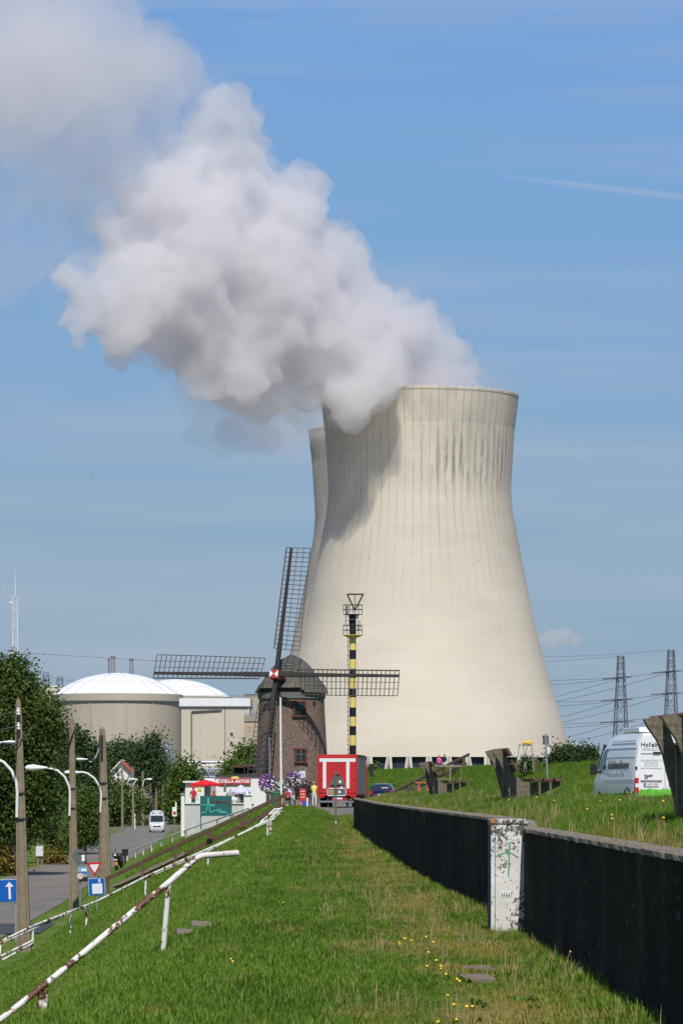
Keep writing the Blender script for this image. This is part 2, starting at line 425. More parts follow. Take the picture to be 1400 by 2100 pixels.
def strip(name, yy, left, right, lift, mat, nx=6):
    mb = MB(); rows = []
    for y in yy:
        a, c_ = left(y), right(y); row = []
        for k in range(nx + 1):
            x = a + (c_ - a) * k / nx; row.append((x, y, ground_z(x, y) + lift))
        rows.append(row)
    mb.loft(rows, caps=False, closed=False)
    return tag(mb.build(name, mat), kind='structure')
yy = list(np.arange(-100, 500, 6.0)) + list(np.arange(500, 1200, 25.0))
strip('road', yy, lambda y: road_x(y) - 3.4, lambda y: min(road_x(y) + 3.3, road_x(y) + 3.3 + (1.2 if 130 < y < 200 else 0)), .025, 'asphalt')
strip('side_road', list(np.arange(157, 170, 2.0)), lambda y: -90, lambda y: road_x(y) + 4.6, .035, 'dark_asphalt', 30)
def lot_left(y): return float(np.interp(y, [186, 190, 215, 250, 262, 330], [-.0, -.2, -1.0, -2.2, -3.4, -3.4]))
def lot_right(y): return 2.9 + (-(y - 390) * .154) / .988 - 8.6
strip('paved_apron', list(np.arange(190, 331, 3.0)), lot_left, lambda y: max(lot_left(y) + .5, min(14, lot_right(y))), .045, 'asphalt', 24)
strip('parking_lane', list(np.arange(20, 190, 6.0)), lambda y: float(xw(y)) + 7.6, lambda y: float(xw(y)) + 14, .03, 'asphalt', 6)
# ------------------------------------------------------------------ cooling towers
TPX = 1700 / FPX
_ty = [812, 850, 920, 985, 1000, 1060, 1110, 1190, 1260, 1320, 1390, 1460, 1530, 1555]
_tr = [202, 198, 190, 187, 186, 190, 200, 215, 230, 245, 265, 285, 305, 312]
_tz = [EYE + (HOR - y) * TPX for y in _ty]; _trm = [r * TPX for r in _tr]
_pf = np.polyfit(_tz, _trm, 6)
TZ1, TZ0 = _tz[0], _tz[-1]
def tower_r(z): return float(np.polyval(_pf, z))

m, nt, b = newmat('tower_concrete')
tc = nd(nt, 'ShaderNodeTexCoord'); sx = nd(nt, 'ShaderNodeSeparateXYZ'); nt.links.new(tc.outputs['Object'], sx.inputs[0])
ang = mth(nt, 'ARCTAN2', sx.outputs[0], mth(nt, 'MULTIPLY', sx.outputs[1], -1))
z = sx.outputs[2]
cmb = nd(nt, 'ShaderNodeCombineXYZ'); nt.links.new(mth(nt, 'MULTIPLY', ang, 45), cmb.inputs[0]); nt.links.new(z, cmb.inputs[2])
def tn(scale, det, ro, vs, off=0):
    mp = nd(nt, 'ShaderNodeMapping'); mp.inputs['Scale'].default_value = vs; mp.inputs['Location'].default_value = (off, off, off)
    nt.links.new(cmb.outputs[0], mp.inputs['Vector'])
    n = nd(nt, 'ShaderNodeTexNoise', i_Scale=scale, i_Detail=det, i_Roughness=ro); nt.links.new(mp.outputs[0], n.inputs['Vector']); return n.outputs['Fac']
base = ramp(nt, tn(.03, 4, .5, (1, 1, 2.2)), [(.3, (.56, .500, .40)), (.7, (.635, .575, .47))])
# lift rings and formwork panels
ring = mth(nt, 'ABSOLUTE', mth(nt, 'SUBTRACT', mth(nt, 'FRACT', mth(nt, 'MULTIPLY', z, 1 / 1.5)), .5))
ringm = mth(nt, 'MULTIPLY', mrange(nt, ring, .40, .5), tn(.25, 3, .6, (1, 1, 1), 5))
base = rgbmix(nt, mth(nt, 'MULTIPLY', ringm, .34), base, (.36, .34, .28))
base = rgbmix(nt, mrange(nt, tn(.5, 2, .5, (.12, 1, 1), 9), .5, .75, 0, .22), base, (.68, .64, .54))
# rib stains: thin dark lines along the meridians, mostly on the upper half
rib = mth(nt, 'ABSOLUTE', mth(nt, 'SUBTRACT', mth(nt, 'FRACT', mth(nt, 'ADD', mth(nt, 'MULTIPLY', ang, 72 / (2 * math.pi)), .5)), .5))
upper = mrange(nt, z, 70, 135)
ribm = mth(nt, 'MULTIPLY', mth(nt, 'MULTIPLY', mrange(nt, rib, .10, .0), mrange(nt, tn(.6, 4, .7, (1, 1, .10), 3), .35, .6)), mth(nt, 'MULTIPLY_ADD', upper, .55, .04))
base = rgbmix(nt, ribm, base, (.17, .165, .15))
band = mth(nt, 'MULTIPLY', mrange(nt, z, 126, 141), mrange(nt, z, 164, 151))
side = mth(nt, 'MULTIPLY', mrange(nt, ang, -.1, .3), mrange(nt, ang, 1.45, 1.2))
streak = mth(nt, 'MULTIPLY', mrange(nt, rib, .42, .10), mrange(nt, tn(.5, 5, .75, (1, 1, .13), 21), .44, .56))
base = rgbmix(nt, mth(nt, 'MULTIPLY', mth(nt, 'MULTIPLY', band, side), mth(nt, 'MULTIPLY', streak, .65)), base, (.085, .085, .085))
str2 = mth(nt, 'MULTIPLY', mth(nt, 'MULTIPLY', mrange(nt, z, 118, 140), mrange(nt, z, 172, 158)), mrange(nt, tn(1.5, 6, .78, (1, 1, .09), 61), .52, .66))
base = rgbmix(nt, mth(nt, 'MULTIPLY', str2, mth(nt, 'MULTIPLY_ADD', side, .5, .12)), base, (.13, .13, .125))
base = rgbmix(nt, mrange(nt, tn(.022, 6, .62, (1, 1, 2.6), 77), .50, .66, 0, .2), base, (.47, .43, .35))
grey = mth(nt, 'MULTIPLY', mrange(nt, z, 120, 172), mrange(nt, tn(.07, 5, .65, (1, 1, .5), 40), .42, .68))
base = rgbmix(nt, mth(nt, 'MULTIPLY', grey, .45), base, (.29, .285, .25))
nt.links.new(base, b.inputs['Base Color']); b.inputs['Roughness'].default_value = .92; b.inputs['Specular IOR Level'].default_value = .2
M('tower_inside', (.012, .016, .030), .8, .3, .3)
M('tower_leg', (.52, .49, .41), .9, .12, .5)
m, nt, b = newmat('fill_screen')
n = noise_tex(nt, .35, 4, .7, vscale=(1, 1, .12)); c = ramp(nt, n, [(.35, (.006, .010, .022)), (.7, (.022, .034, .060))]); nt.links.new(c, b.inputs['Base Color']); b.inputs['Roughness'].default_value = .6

def cooling_tower(px_axis, Y, label, detail=True, share=None):
    t = thing('cooling_tower', label, 'cooling tower', ((px_axis - 700) / FPX * Y, Y, 0), 0, 'cooling towers of the power plant')
    if share:
        for ch in share.children: copy_tree(ch, t)
        return t
    NR = 72; n = NR * 6; mb = MB(); zs = list(np.linspace(TZ0, TZ1 - 1.4, 46))
    rings = []
    for i, zz in enumerate(zs):
        r = tower_r(zz)
        rings.append([((r + (.08 if k % 6 == 0 else 0)) * math.sin(2 * math.pi * k / n), -(r + (.08 if k % 6 == 0 else 0)) * math.cos(2 * math.pi * k / n), zz) for k in range(n)])
    def ringat(r, zz): return [(r * math.sin(2 * math.pi * k / n), -r * math.cos(2 * math.pi * k / n), zz) for k in range(n)]
    rt = tower_r(TZ1)
    rings += [ringat(rt + .12, TZ1 - 1.2), ringat(rt + .22, TZ1 - .2), ringat(rt + .1, TZ1), ringat(rt - .9, TZ1), ringat(tower_r(TZ1 - 8) - .5, TZ1 - 8), ringat(tower_r(130) - .5, 130), ringat(tower_r(70) - .5, 70), ringat(tower_r(TZ0) - .8, TZ0), ringat(tower_r(TZ0), TZ0)]
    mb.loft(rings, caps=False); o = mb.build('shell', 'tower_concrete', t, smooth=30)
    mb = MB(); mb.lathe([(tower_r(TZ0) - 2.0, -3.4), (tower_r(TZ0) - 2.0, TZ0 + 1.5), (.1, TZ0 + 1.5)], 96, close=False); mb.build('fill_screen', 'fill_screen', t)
    mb = MB(); mb.lathe([(74, -3.5), (74, -2.2), (72.5, -2.2), (72.5, -3.5)], 96, close=False); mb.build('basin_rim', 'tower_leg', t)
    leg = MB(); leg.bar((-3.0, -71.4, -3.3), (-.35, -66.2, TZ0 + .2), 1.05, 1.15); lm = leg.mesh('leg', 'tower_leg')
    leg = MB(); leg.bar((3.0, -71.4, -3.3), (.35, -66.2, TZ0 + .2), 1.05, 1.15); lm2 = leg.mesh('leg', 'tower_leg')
    NA = 50
    for k in range(NA):
        a = 2 * math.pi * (k + .3) / NA
        for mm in (lm, lm2): link('leg', mm, t, (0, 0, 0), a)
    if detail:
        for px, py in ((755, 1158), (972, 1160)):
            q = P(px, py, Y); zz = q.z; r = tower_r(zz); dx = q.x - t.location.x
            mb = MB(); mb.box((dx, -math.sqrt(r * r - dx * dx) - .3, zz), (.8, .9, .7)); mb.tube([(dx, -math.sqrt(r * r - dx * dx) - .4, zz + .3), (dx, -math.sqrt(r * r - dx * dx) - .4, zz + .9)], .25, 8)
            mb.build('obstruction_light', 'dark_metal', t)
    return t
M('dark_metal', (.03, .03, .033), .5, .2, 3)
tower1 = cooling_tower(860, 1700, 'huge pale concrete cooling tower nearest in front, standing behind the striped beacon')
tower2 = cooling_tower(817, 1860, 'second cooling tower mostly hidden behind the left edge of the front one', share=tower1)

# ------------------------------------------------------------------ steam
def volume_mat(name, density, color=(1, 1, 1), aniso=0.2):
    m = bpy.data.materials.new(name); m.use_nodes = True; nt = m.node_tree; nt.nodes.clear()
    o = nt.nodes.new('ShaderNodeOutputMaterial'); v = nt.nodes.new('ShaderNodeVolumePrincipled')
    v.inputs['Color'].default_value = (*color, 1); v.inputs['Density'].default_value = density; v.inputs['Anisotropy'].default_value = aniso
    nt.links.new(v.outputs[0], o.inputs['Volume']); MATS[name] = m; return m
volume_mat('steam_dense', .085, (.999, .989, .994), .35); volume_mat('steam_mid', .022, (.999, .989, .994), .35); volume_mat('steam_thin', .012, (.999, .989, .995), .35); volume_mat('cloud_thin', .022, (.99, .94, .94))
def puff(name, blobs, voxel, disp, mat, label, cat, kind='stuff'):
    bm = bmesh.new()
    for x, y, z_, r in blobs:
        bmesh.ops.create_icosphere(bm, subdivisions=3, radius=r, matrix=Matrix.Translation((x, y, z_)))
    me = bpy.data.meshes.new(name); bm.to_mesh(me); bm.free()
    o = bpy.data.objects.new(name, me); COL.objects.link(o)
    rm = o.modifiers.new('r', 'REMESH'); rm.mode = 'VOXEL'; rm.voxel_size = voxel
    for i, (ttype, size, strength) in enumerate(disp):
        tx = bpy.data.textures.new('steam_%d' % i, ttype)
        tx.noise_scale = size
        if ttype == 'CLOUDS': tx.noise_depth = 2
        d = o.modifiers.new('d', 'DISPLACE'); d.texture = tx; d.texture_coords = 'GLOBAL'; d.strength = strength; d.mid_level = .5 if ttype == 'CLOUDS' else .45
    rm = o.modifiers.new('r2', 'REMESH'); rm.mode = 'VOXEL'; rm.voxel_size = voxel * .8
    dg = bpy.context.evaluated_depsgraph_get()
    me2 = bpy.data.meshes.new_from_object(o.evaluated_get(dg)); bpy.data.objects.remove(o)
    me2.materials.clear(); me2.materials.append(MATS[mat])
    o = link(name, me2); return tag(o, label, cat, kind=kind)
def plume_pt(px, py, r, d2=0, dy=0):
    Y = 1694 - .14 * max(0, 860 - px) + dy + d2
    q = P(px, py, Y); return (q.x, q.y, q.z, r * Y / FPX)
core = [(775, 770, 42, -38), (735, 786, 42, -36), (700, 800, 36, -28), (815, 762, 30, -30), (1003, 803, 34), (1022, 808, 20), (970, 765, 34), (955, 802, 62), (885, 805, 90), (805, 795, 92), (925, 755, 52), (985, 745, 20), (865, 715, 62), (800, 705, 98), (818, 615, 24), (725, 750, 105), (700, 640, 95),
        (645, 570, 112), (690, 500, 34), (630, 700, 125), (560, 780, 80), (620, 830, 42), (500, 690, 130), (520, 560, 130), (565, 460, 88), (600, 410, 46), (485, 345, 78), (480, 270, 50),
        (520, 305, 34), (405, 460, 90), (385, 590, 120), (430, 710, 90), (310, 630, 85), (240, 660, 55), (200, 605, 36), (315, 520, 82), (255, 705, 32), (330, 700, 50), (250, 590, 60), (345, 400, 60), (230, 480, 45), (420, 380, 60), (170, 640, 30), (395, 330, 55), (345, 430, 70), (430, 255, 40), (300, 450, 60), (160, 560, 40), (195, 605, 55), (160, 655, 36), (275, 690, 50), (240, 540, 50)]
upper = [(300, 150, 95), (365, 130, 48), (300, 85, 48), (150, 110, 130), (40, 90, 135), (190, 210, 90), (70, 220, 105), (285, 220, 66), (-60, 180, 130), (395, 180, 35), (350, 215, 45), (120, 270, 70), (235, 300, 60), (330, 275, 62), (260, 370, 60)]
veil = [(250, 400, 120), (120, 380, 110), (20, 440, 90), (40, 520, 70), (-20, 560, 70), (100, 480, 80), (220, 480, 85), (350, 330, 100), (500, 885, 62), (570, 885, 50), (430, 850, 75), (400, 790, 80), (165, 560, 55), (620, 885, 40), (130, 620, 40), (-20, 330, 100)]
heart = [(330, 140, 55), (225, 150, 75), (120, 125, 85), (20, 110, 100), (60, 215, 60), (300, 95, 35)]
def grow(bl, f, add=0): return [(q[0], q[1], q[2] * f + add, *q[3:]) for q in bl]
puff('steam_plume', [plume_pt(*p) for p in grow(core, 1.12, 5)], 1.5, [('CLOUDS', 30, 30), ('VORONOI', 15, -10), ('VORONOI', 7, -6.5), ('CLOUDS', 4, 4.5), ('CLOUDS', 2, 2)], 'steam_dense',
     'billowing white steam plume pouring from the front cooling tower and drifting left', 'steam')
puff('steam_plume', [plume_pt(*p, dy=3) for p in grow(core, 1.09, 6)], 1.9, [('CLOUDS', 22, 22), ('VORONOI', 14, -12), ('VORONOI', 6, -6), ('CLOUDS', 3.5, 4)], 'steam_mid',
     'soft ragged outer fringe of the main steam plume above the front cooling tower', 'steam')
puff('steam_plume', [plume_pt(*p) for p in grow(upper, 1.12, 8)], 2.2, [('VORONOI', 30, -17), ('CLOUDS', 16, 12), ('VORONOI', 8, -7), ('CLOUDS', 4, 4)], 'steam_mid',
     'looser bank of drifting steam in the top left corner of the sky', 'steam')
puff('steam_plume', [plume_pt(*p, dy=4) for p in heart], 2.0, [('CLOUDS', 30, 26), ('VORONOI', 14, -11), ('CLOUDS', 7, 8), ('CLOUDS', 3, 3)], 'steam_mid',
     'whiter heart of the steam bank in the top left corner', 'steam')
puff('steam_plume', [plume_pt(*p, dy=10) for p in veil + grow(upper, 1.05, 8)], 2.4, [('CLOUDS', 30, 34), ('CLOUDS', 12, 16), ('CLOUDS', 5, 7)], 'steam_thin',
     'thin greyish veil of steam hanging below and left of the main plume', 'steam')
second = [(800, 850, 70, 1850), (745, 832, 70, 1832), (690, 832, 72, 1810), (630, 855, 62, 1788), (575, 868, 58, 1768), (520, 878, 52, 1748), (470, 880, 44, 1730)]
puff('steam_plume', [(P(x, y, Y).x, Y, P(x, y, Y).z, r * Y / FPX) for x, y, r, Y in second], 2.2, [('VORONOI', 24, -13), ('CLOUDS', 12, 12), ('CLOUDS', 5, 6)], 'steam_mid',
     'grey shaded steam of the hidden second tower, low behind the main plume', 'steam')
def far_pt(px, py, r, Y=9000):
    q = P(px, py, Y); return (q.x, q.y, q.z, r * Y / FPX)
puff('small_cloud', [far_pt(*p) for p in ((1130, 1312, 20), (1155, 1305, 19), (1180, 1313, 15), (1105, 1315, 14))], 3.5, [('CLOUDS', 22, 16), ('CLOUDS', 8, 6)], 'cloud_thin',
     'small pinkish cloud low in the sky right of the cooling tower', 'cloud', kind=None)

# ------------------------------------------------------------------ reactor buildings
def panel_mat(name, col, dark, period, angular=None, line=.06, strength=.35):
    m, nt, b = newmat(name)
    tc = nd(nt, 'ShaderNodeTexCoord'); sx = nd(nt, 'ShaderNodeSeparateXYZ'); nt.links.new(tc.outputs['Object'], sx.inputs[0])
    u = mth(nt, 'MULTIPLY', mth(nt, 'ARCTAN2', sx.outputs[0], mth(nt, 'MULTIPLY', sx.outputs[1], -1)), angular) if angular else mth(nt, 'ADD', sx.outputs[0], sx.outputs[1])
    f = mth(nt, 'ABSOLUTE', mth(nt, 'SUBTRACT', mth(nt, 'FRACT', mth(nt, 'MULTIPLY', u, 1 / period)), .5))
    n = noise_tex(nt, .12, 4, .6, vscale=(1, 1, .12)); n2 = noise_tex(nt, .05, 3, .5)
    c = ramp(nt, n, [(.3, tuple(x * .92 for x in col)), (.7, col)])
    c = rgbmix(nt, mth(nt, 'MULTIPLY', mrange(nt, f, .5 - line, .5), strength), c, dark)
    c = rgbmix(nt, mrange(nt, n2, .5, .8, 0, .25), c, dark)
    nt.links.new(c, b.inputs['Base Color']); b.inputs['Roughness'].default_value = .75; return m
panel_mat('reactor_cladding', (.455, .405, .315), (.30, .27, .21), 4.6, 23)
panel_mat('hall_cladding', (.56, .505, .395), (.40, .37, .29), 5.0)
M('tan_block', (.42, .35, .26), .85, .08, .2); M('dome_white', (.80, .81, .84), .55, .03, .2); M('seam_grey', (.66, .67, .71), .7, .1, 1)
M('white_trim', (.74, .74, .74), .6, .08, .4); M('grey_trim', (.16, .16, .16), .7, .2, .5); M('steel_pale', (.45, .46, .48), .4, .15, 1, metal=.6)
M('tan_block', (.42, .35, .26), .85, .08, .2); M('brown_wall', (.30, .27, .21), .85, .08, .2); M('window_dark', (.05, .06, .075), .2, .3, 2)
def reactor(px, Y, Rm, y_rim, y_top, label):
    c = P(px, y_rim, Y); t = thing('reactor_building', label, 'reactor building', (c.x, Y, -3.2), 0, 'domed reactor buildings')
    zr_ = c.z + 3.2; H = (y_rim - y_top) / FPX * Y
    mb = MB(); mb.lathe([(Rm, 0), (Rm, zr_ - 2.6), (Rm + .5, zr_ - 2.5), (Rm + .5, zr_), (Rm - .6, zr_ + .1), (0.05, zr_ + .12)], 96, close=False); mb.build('drum_wall', 'reactor_cladding', t, smooth=30)
    mb = MB(); mb.lathe([(Rm + .7, zr_ - 2.75), (Rm + .7, zr_ - 2.45), (Rm + .3, zr_ - 2.45)], 96, close=False); mb.build('cornice', 'grey_trim', t)
    for a_, nm in ((-.35, 'ladder'), (.62, 'drain_pipe'), (.2, 'drain_pipe')):
        mb = MB(); x, y = (Rm + .35) * math.sin(a_), -(Rm + .35) * math.cos(a_)
        if nm == 'ladder':
            for d in (-.3, .3): mb.bar((x + d, y, 0), (x + d, y, zr_ + 1), .12)
            for q in range(int(zr_ / 1.2)): mb.bar((x - .3, y, q * 1.2), (x + .3, y, q * 1.2), .08)
        else: mb.tube([(x, y, 0), (x, y, zr_ - 3)], .14, 6)
        mb.build(nm, 'tan_block', t)
    S = (Rm * Rm + H * H) / (2 * H)
    NP, NB = 20, 3
    A = math.asin(min(1, Rm / S))
    mb = MB(); mb.lathe([((S - .15) * math.sin(A * j / 12), zr_ + (S - .15) * math.cos(A * j / 12) - (S - H)) for j in range(13)], 64, close=False); mb.build('dome_underlay', 'seam_grey', t, smooth=60)
    for j in range(NB):
        t0, t1 = A * (j + .012) / NB, A * (j + 1 - .012) / NB
        prof = [(S * math.sin(t0 + (t1 - t0) * q / 4), zr_ + S * math.cos(t0 + (t1 - t0) * q / 4) - (S - H)) for q in range(5)]
        n = NP if j else 10
        mb = MB(); w = 2 * math.pi / n; g = .008 if j else .02
        mb.lathe(prof, 6, a0=g, a1=w - g); pm = mb.mesh('dome_panel', 'dome_white', smooth=60)
        for k in range(n): link('dome_panel', pm, t, (0, 0, 0), k * w)
    return t
reactor(240, 1400, 23.2, 1425, 1380, 'larger beige reactor drum with shallow white dome beside the tall dark tree')
reactor(360, 1620, 22.8, 1430, 1393, 'white reactor dome behind the cream hall, mostly hidden')
# auxiliary hall right of the reactor
Y = 1330; a = P(371, 1590, Y); bq = P(513, 1432, Y)
t = thing('reactor_hall', 'tall windowless cream hall with white roof band between reactor and windmill', 'building', ((a.x + bq.x) / 2, Y + 25, -3.2))
w = bq.x - a.x; zt = bq.z + 3.2
mb = MB(); mb.box((0, 0, (zt - 2.8) / 2), (w - .4, 50, zt - 2.8)); mb.build('wall', 'hall_cladding', t)
mb = MB(); mb.box((-.2, -.2, zt - 1.35), (w + .6, 50.6, 2.7)); mb.build('roof_band', 'white_trim', t)
mb = MB(); mb.box((-.2, -.2, zt - 2.85), (w + .8, 50.9, .35)); mb.build('gutter', 'grey_trim', t)
for k in range(46):
    pass
mb = MB()
for k in range(28): mb.bar((-w / 2 + k * w / 27, -25.3, zt), (-w / 2 + k * w / 27, -25.3, zt + 1.0), .09)
mb.bar((-w / 2, -25.3, zt + 1.0), (w / 2, -25.3, zt + 1.0), .1); mb.bar((-w / 2, -25.3, zt + .5), (w / 2, -25.3, zt + .5), .08)
tag(mb.build('roof_railing', 'grey_trim', t), kind='stuff')
lx = lambda px: P(px, 0, Y).x - t.location.x
lz = lambda py: P(0, py, Y).z + 3.2
mb = MB(); mb.tube([(lx(393), -25.4, 3), (lx(393), -25.4, lz(1461)), (lx(394), -25.5, lz(1459)), (lx(455), -25.4, lz(1456))], .28, 6); mb.build('drain_pipe', 'grey_trim', t)
mb = MB(); mb.box((lx(461.5), -25.05, lz(1520)), (.25, .2, lz(1448) - lz(1592))); mb.build('expansion_joint', 'grey_trim', t)
for px, py in ((475, 1505), (474.5, 1523.5), (491, 1523.5)):
    mb = MB(); mb.box((lx(px), -25.02, lz(py)), (1.25, .3, 1.2)); f = mb.build('window', 'seam_grey', t)
    mb = MB(); mb.box((lx(px), -25.12, lz(py)), (1.0, .24, .95)); mb.build('pane', 'window_dark', f)
# lower tan block to the right
Y = 1315; a = P(501, 1590, Y); bq = P(534, 1467, Y)
t = thing('service_block', 'tan service block with rooftop pipework seen left of the windmill', 'building', ((a.x + bq.x) / 2, Y + 12, -3.2))
w = bq.x - a.x; zt = bq.z + 3.2
mb = MB(); mb.box((0, 0, zt / 2), (w, 24, zt)); mb.build('wall', 'tan_block', t)
mb = MB(); mb.box((0, -.2, zt - 1.0), (w + .2, 24.4, 2)); mb.build('parapet', 'brown_wall', t)
mb = MB(); mb.box((0, -12.05, zt * .62), (w - .2, .2, .3)); mb.build('string_course', 'white_trim', t)
M('orange_paint', (.75, .30, .04), .6)
mb = MB(); mb.box((-.9, -12.1, zt - 3.9), (1.1, .2, .35)); mb.build('warning_plate', 'orange_paint', t)
mb = MB()
for k in range(9): mb.bar((-w / 2 + .3 + k * .55, -11, zt), (-w / 2 + .5 + k * .55, -11 + (k % 3), zt + 1.2 + 1.4 * ((k * 7) % 5) / 4), .16)
mb.bar((-w / 2, -11.5, zt + 1.1), (w / 2, -11.5, zt + 1.1), .12); mb.bar((-w / 2, -11.5, zt + .6), (w / 2, -11.5, zt + .6), .12)
tag(mb.build('rooftop_pipework', 'steel_pale', t), kind='stuff')
mb = MB(); mb.box((2.0, 6, zt + 3.2), (4.2, 8, 6.4)); mb.build('stair_tower', 'tan_block', t)
# block behind, and the white block left of the dome
q = P(520, 1426, 1500)
t = thing('machine_hall', 'dull brown block rising behind the tan service block', 'building', (q.x, 1500, -3.2))
mb = MB(); mb.box((0, 0, (q.z + 3.2) / 2), (6.5, 20, q.z + 3.2)); mb.build('wall', 'brown_wall', t)
mb = MB(); mb.box((0, 0, q.z + 3.35), (6.9, 20.4, .3)); mb.build('roof_edge', 'grey_trim', t)
q = P(98, 1408, 1450)
t = thing('turbine_hall', 'cream flat-roofed hall peeking out between tree and reactor dome', 'building', (q.x - 4, 1462, -3.2))
mb = MB(); mb.box((0, 0, (q.z + 3.2) / 2), (18, 24, q.z + 3.2)); mb.build('wall', 'hall_cladding', t)
mb = MB(); mb.box((0, 0, q.z + 3.3), (18.4, 24.4, .4)); mb.build('roof_edge', 'white_trim', t)
# exhaust stacks behind the dome
for px, yt, wpx, lab in ((232, 1345, 9, 'taller shiny steel exhaust stack rising behind the reactor dome'), (270, 1350, 8, 'shorter right-hand steel exhaust stack behind the reactor dome'), (223.5, 1350, 3, 'slim dark vent pipe beside the taller steel stack')):
    Y = 1470; q = P(px, yt, Y); r = wpx / 2 / FPX * Y
    t = thing('exhaust_stack', lab, 'stack', (q.x, Y, -3.2), 0, None)
    mb = MB(); mb.tube([(0, 0, 0), (0, 0, q.z + 3.2)], r, 20); mb.build('pipe', 'steel_pale' if wpx > 4 else 'grey_trim', t, smooth=40)
    mb = MB(); mb.lathe([(r + .06, q.z + 2.3), (r + .1, q.z + 2.4), (r + .1, q.z + 2.8), (r + .06, q.z + 2.9)], 20, close=False); mb.build('band', 'grey_trim', t)
# storage tank in front of the reactor
M('tank_grey', (.33, .37, .44), .5, .1, .4, vscale=(1, 1, .2))
Y = 1000; q = P(328, 1530, Y)
t = thing('storage_tank', 'blue-grey storage tank with roof railing in front of the reactor drum', 'tank', (q.x, Y, -3.2))
r = 27 / FPX * Y
mb = MB(); mb.lathe([(r, 0), (r, q.z + 3.2), (.1, q.z + 3.9)], 48, close=False); mb.build('shell', 'tank_grey', t, smooth=30)
mb = MB()
for k in range(24):
    a = 2 * math.pi * k / 24; mb.bar((r * math.cos(a), r * math.sin(a), q.z + 3.2), (r * math.cos(a), r * math.sin(a), q.z + 4.2), .08)
for zz in (.5, 1.0): mb.tube([(r * math.cos(2 * math.pi * k / 24), r * math.sin(2 * math.pi * k / 24), q.z + 3.2 + zz) for k in range(25)], .05, 4)
tag(mb.build('railing', 'steel_pale', t), kind='stuff')
mb = MB()
for k in range(3): mb.tube([(r * .2 + k * .45, -r - .2, 0), (r * .2 + k * .45, -r - .2, q.z + 3.4), (r * .2 - .6, -r * .3, q.z + 4.6)], .1, 6)
tag(mb.build('feed_pipes', 'steel_pale', t), kind='stuff')
# pipe rack at the foot of the hall
Y = 1290; a = P(385, 1592, Y); bq = P(500, 1563, Y)
t = thing('pipe_rack', 'grey pipe rack running along the foot of the cream hall above the cafe', 'pipe rack', ((a.x + bq.x) / 2, Y, -3.2))
w = bq.x - a.x; zt = bq.z + 3.2
for k in range(9):
    mb = MB(); x = -w / 2 + w * k / 8; mb.bar((x, 0, 0), (x, 0, zt), .35); mb.build('post', 'steel_pale', t)
for j, (zz, r_) in enumerate(((zt, .45), (zt - 1.1, .3), (zt - 2.4, .35))):
    mb = MB(); mb.tube([(-w / 2, -.4, zz), (w / 2, -.4, zz)], r_, 10); mb.build('pipe', ('steel_pale', 'white_trim', 'tank_grey')[j], t, smooth=40)
mb = MB(); mb.box((0, 6, zt * .4), (w, 8, zt * .8)); mb.build('enclosure', 'white_trim', t)
# ------------------------------------------------------------------ pylons, mast, wires
M('galvanised', (.17, .19, .22), .5, .15, .3, metal=.3); M('mast_white', (.62, .62, .62), .5, .15, .3); M('wire', (.10, .11, .12), .5, .1)
def lattice(t, w0, w1, H, nlev, bar_leg, bar_br, mat, arms=()):
    W = lambda z: w0 + (w1 - w0) * z / H
    for sx_, sy_ in ((1, 1), (1, -1), (-1, -1), (-1, 1)):
        mb = MB(); mb.bar((sx_ * w0, sy_ * w0, 0), (sx_ * w1, sy_ * w1, H), bar_leg); mb.build('leg', mat, t)
    br = MB(); zs = [0]; z = 0
    while z < H - 1e-3:
        z = min(H, z + max(W(z) * 1.7, H / nlev)); zs.append(z)
    for z_a, z_b in zip(zs[:-1], zs[1:]):
        for k in range(4):
            c0 = ((1, 1), (1, -1), (-1, -1), (-1, 1))[k]; c1 = ((1, -1), (-1, -1), (-1, 1), (1, 1))[k]
            wa, wb = W(z_a), W(z_b)
            br.bar((c0[0] * wa, c0[1] * wa, z_a), (c1[0] * wb, c1[1] * wb, z_b), bar_br); br.bar((c1[0] * wa, c1[1] * wa, z_a), (c0[0] * wb, c0[1] * wb, z_b), bar_br)
            if zs.index(z_b) % 2 == 0: br.bar((c0[0] * wb, c0[1] * wb, z_b), (c1[0] * wb, c1[1] * wb, z_b), bar_br * 1.3)
    tag(br.build('bracing', mat, t), kind='stuff')
def wire(name, pts, r, label, group, sag=0, mat='wire', cat='cable'):
    p0, p1 = Vector(pts[0]), Vector(pts[1]); n = 14
    L = [p0.lerp(p1, k / n) - Vector((0, 0, 4 * sag * (k / n) * (1 - k / n))) for k in range(n + 1)]
    mb = MB(); mb.tube(L, r, 5); return tag(mb.build(name, mat), label, cat, group)
PYL = []
for px, yt, Y, lab in ((1272, 1345, 2500, 'lattice pylon left of the white van, farther from the picture edge'), (1375, 1332, 2420, 'lattice pylon near the right picture edge above the concrete bench')):
    q = P(px, yt, Y); H = q.z + 3.2; k = Y / FPX
    t = thing('lattice_pylon', lab, 'pylon', (q.x, Y, -3.2), R(12), 'power line pylons on the right')
    lattice(t, 26 * k * .72, 7.0 * k * .75, H, 40, .5, .24, 'galvanised')
    for i, yy in enumerate((yt + 45, yt + 90, yt + 135)):
        z = P(0, yy, Y).z + 3.2; hw = (7 + (yy - yt) * .09) * k * .75
        mb = MB(); mb.bar((-hw, -16, z), (-hw, 16, z), .5); mb.bar((hw, -16, z), (hw, 16, z), .5); mb.bar((-hw, -16, z), (hw, -16, z), .5); mb.bar((-hw, 16, z), (hw, 16, z), .5); mb.bar((-hw, 0, z + .3), (hw, 0, z + .3), .55)
        mb.build('cross_arm', 'galvanised', t)
        mb = MB(); mb.tube([(-hw, -15, z), (-hw - 4, -15.5, z - .8)], .35, 6); mb.tube([(-hw, 15, z), (-hw - 5, 15.5, z - .5)], .35, 6); mb.build('insulator', 'dark_metal', t)
    PYL.append((q.x, Y, yt))
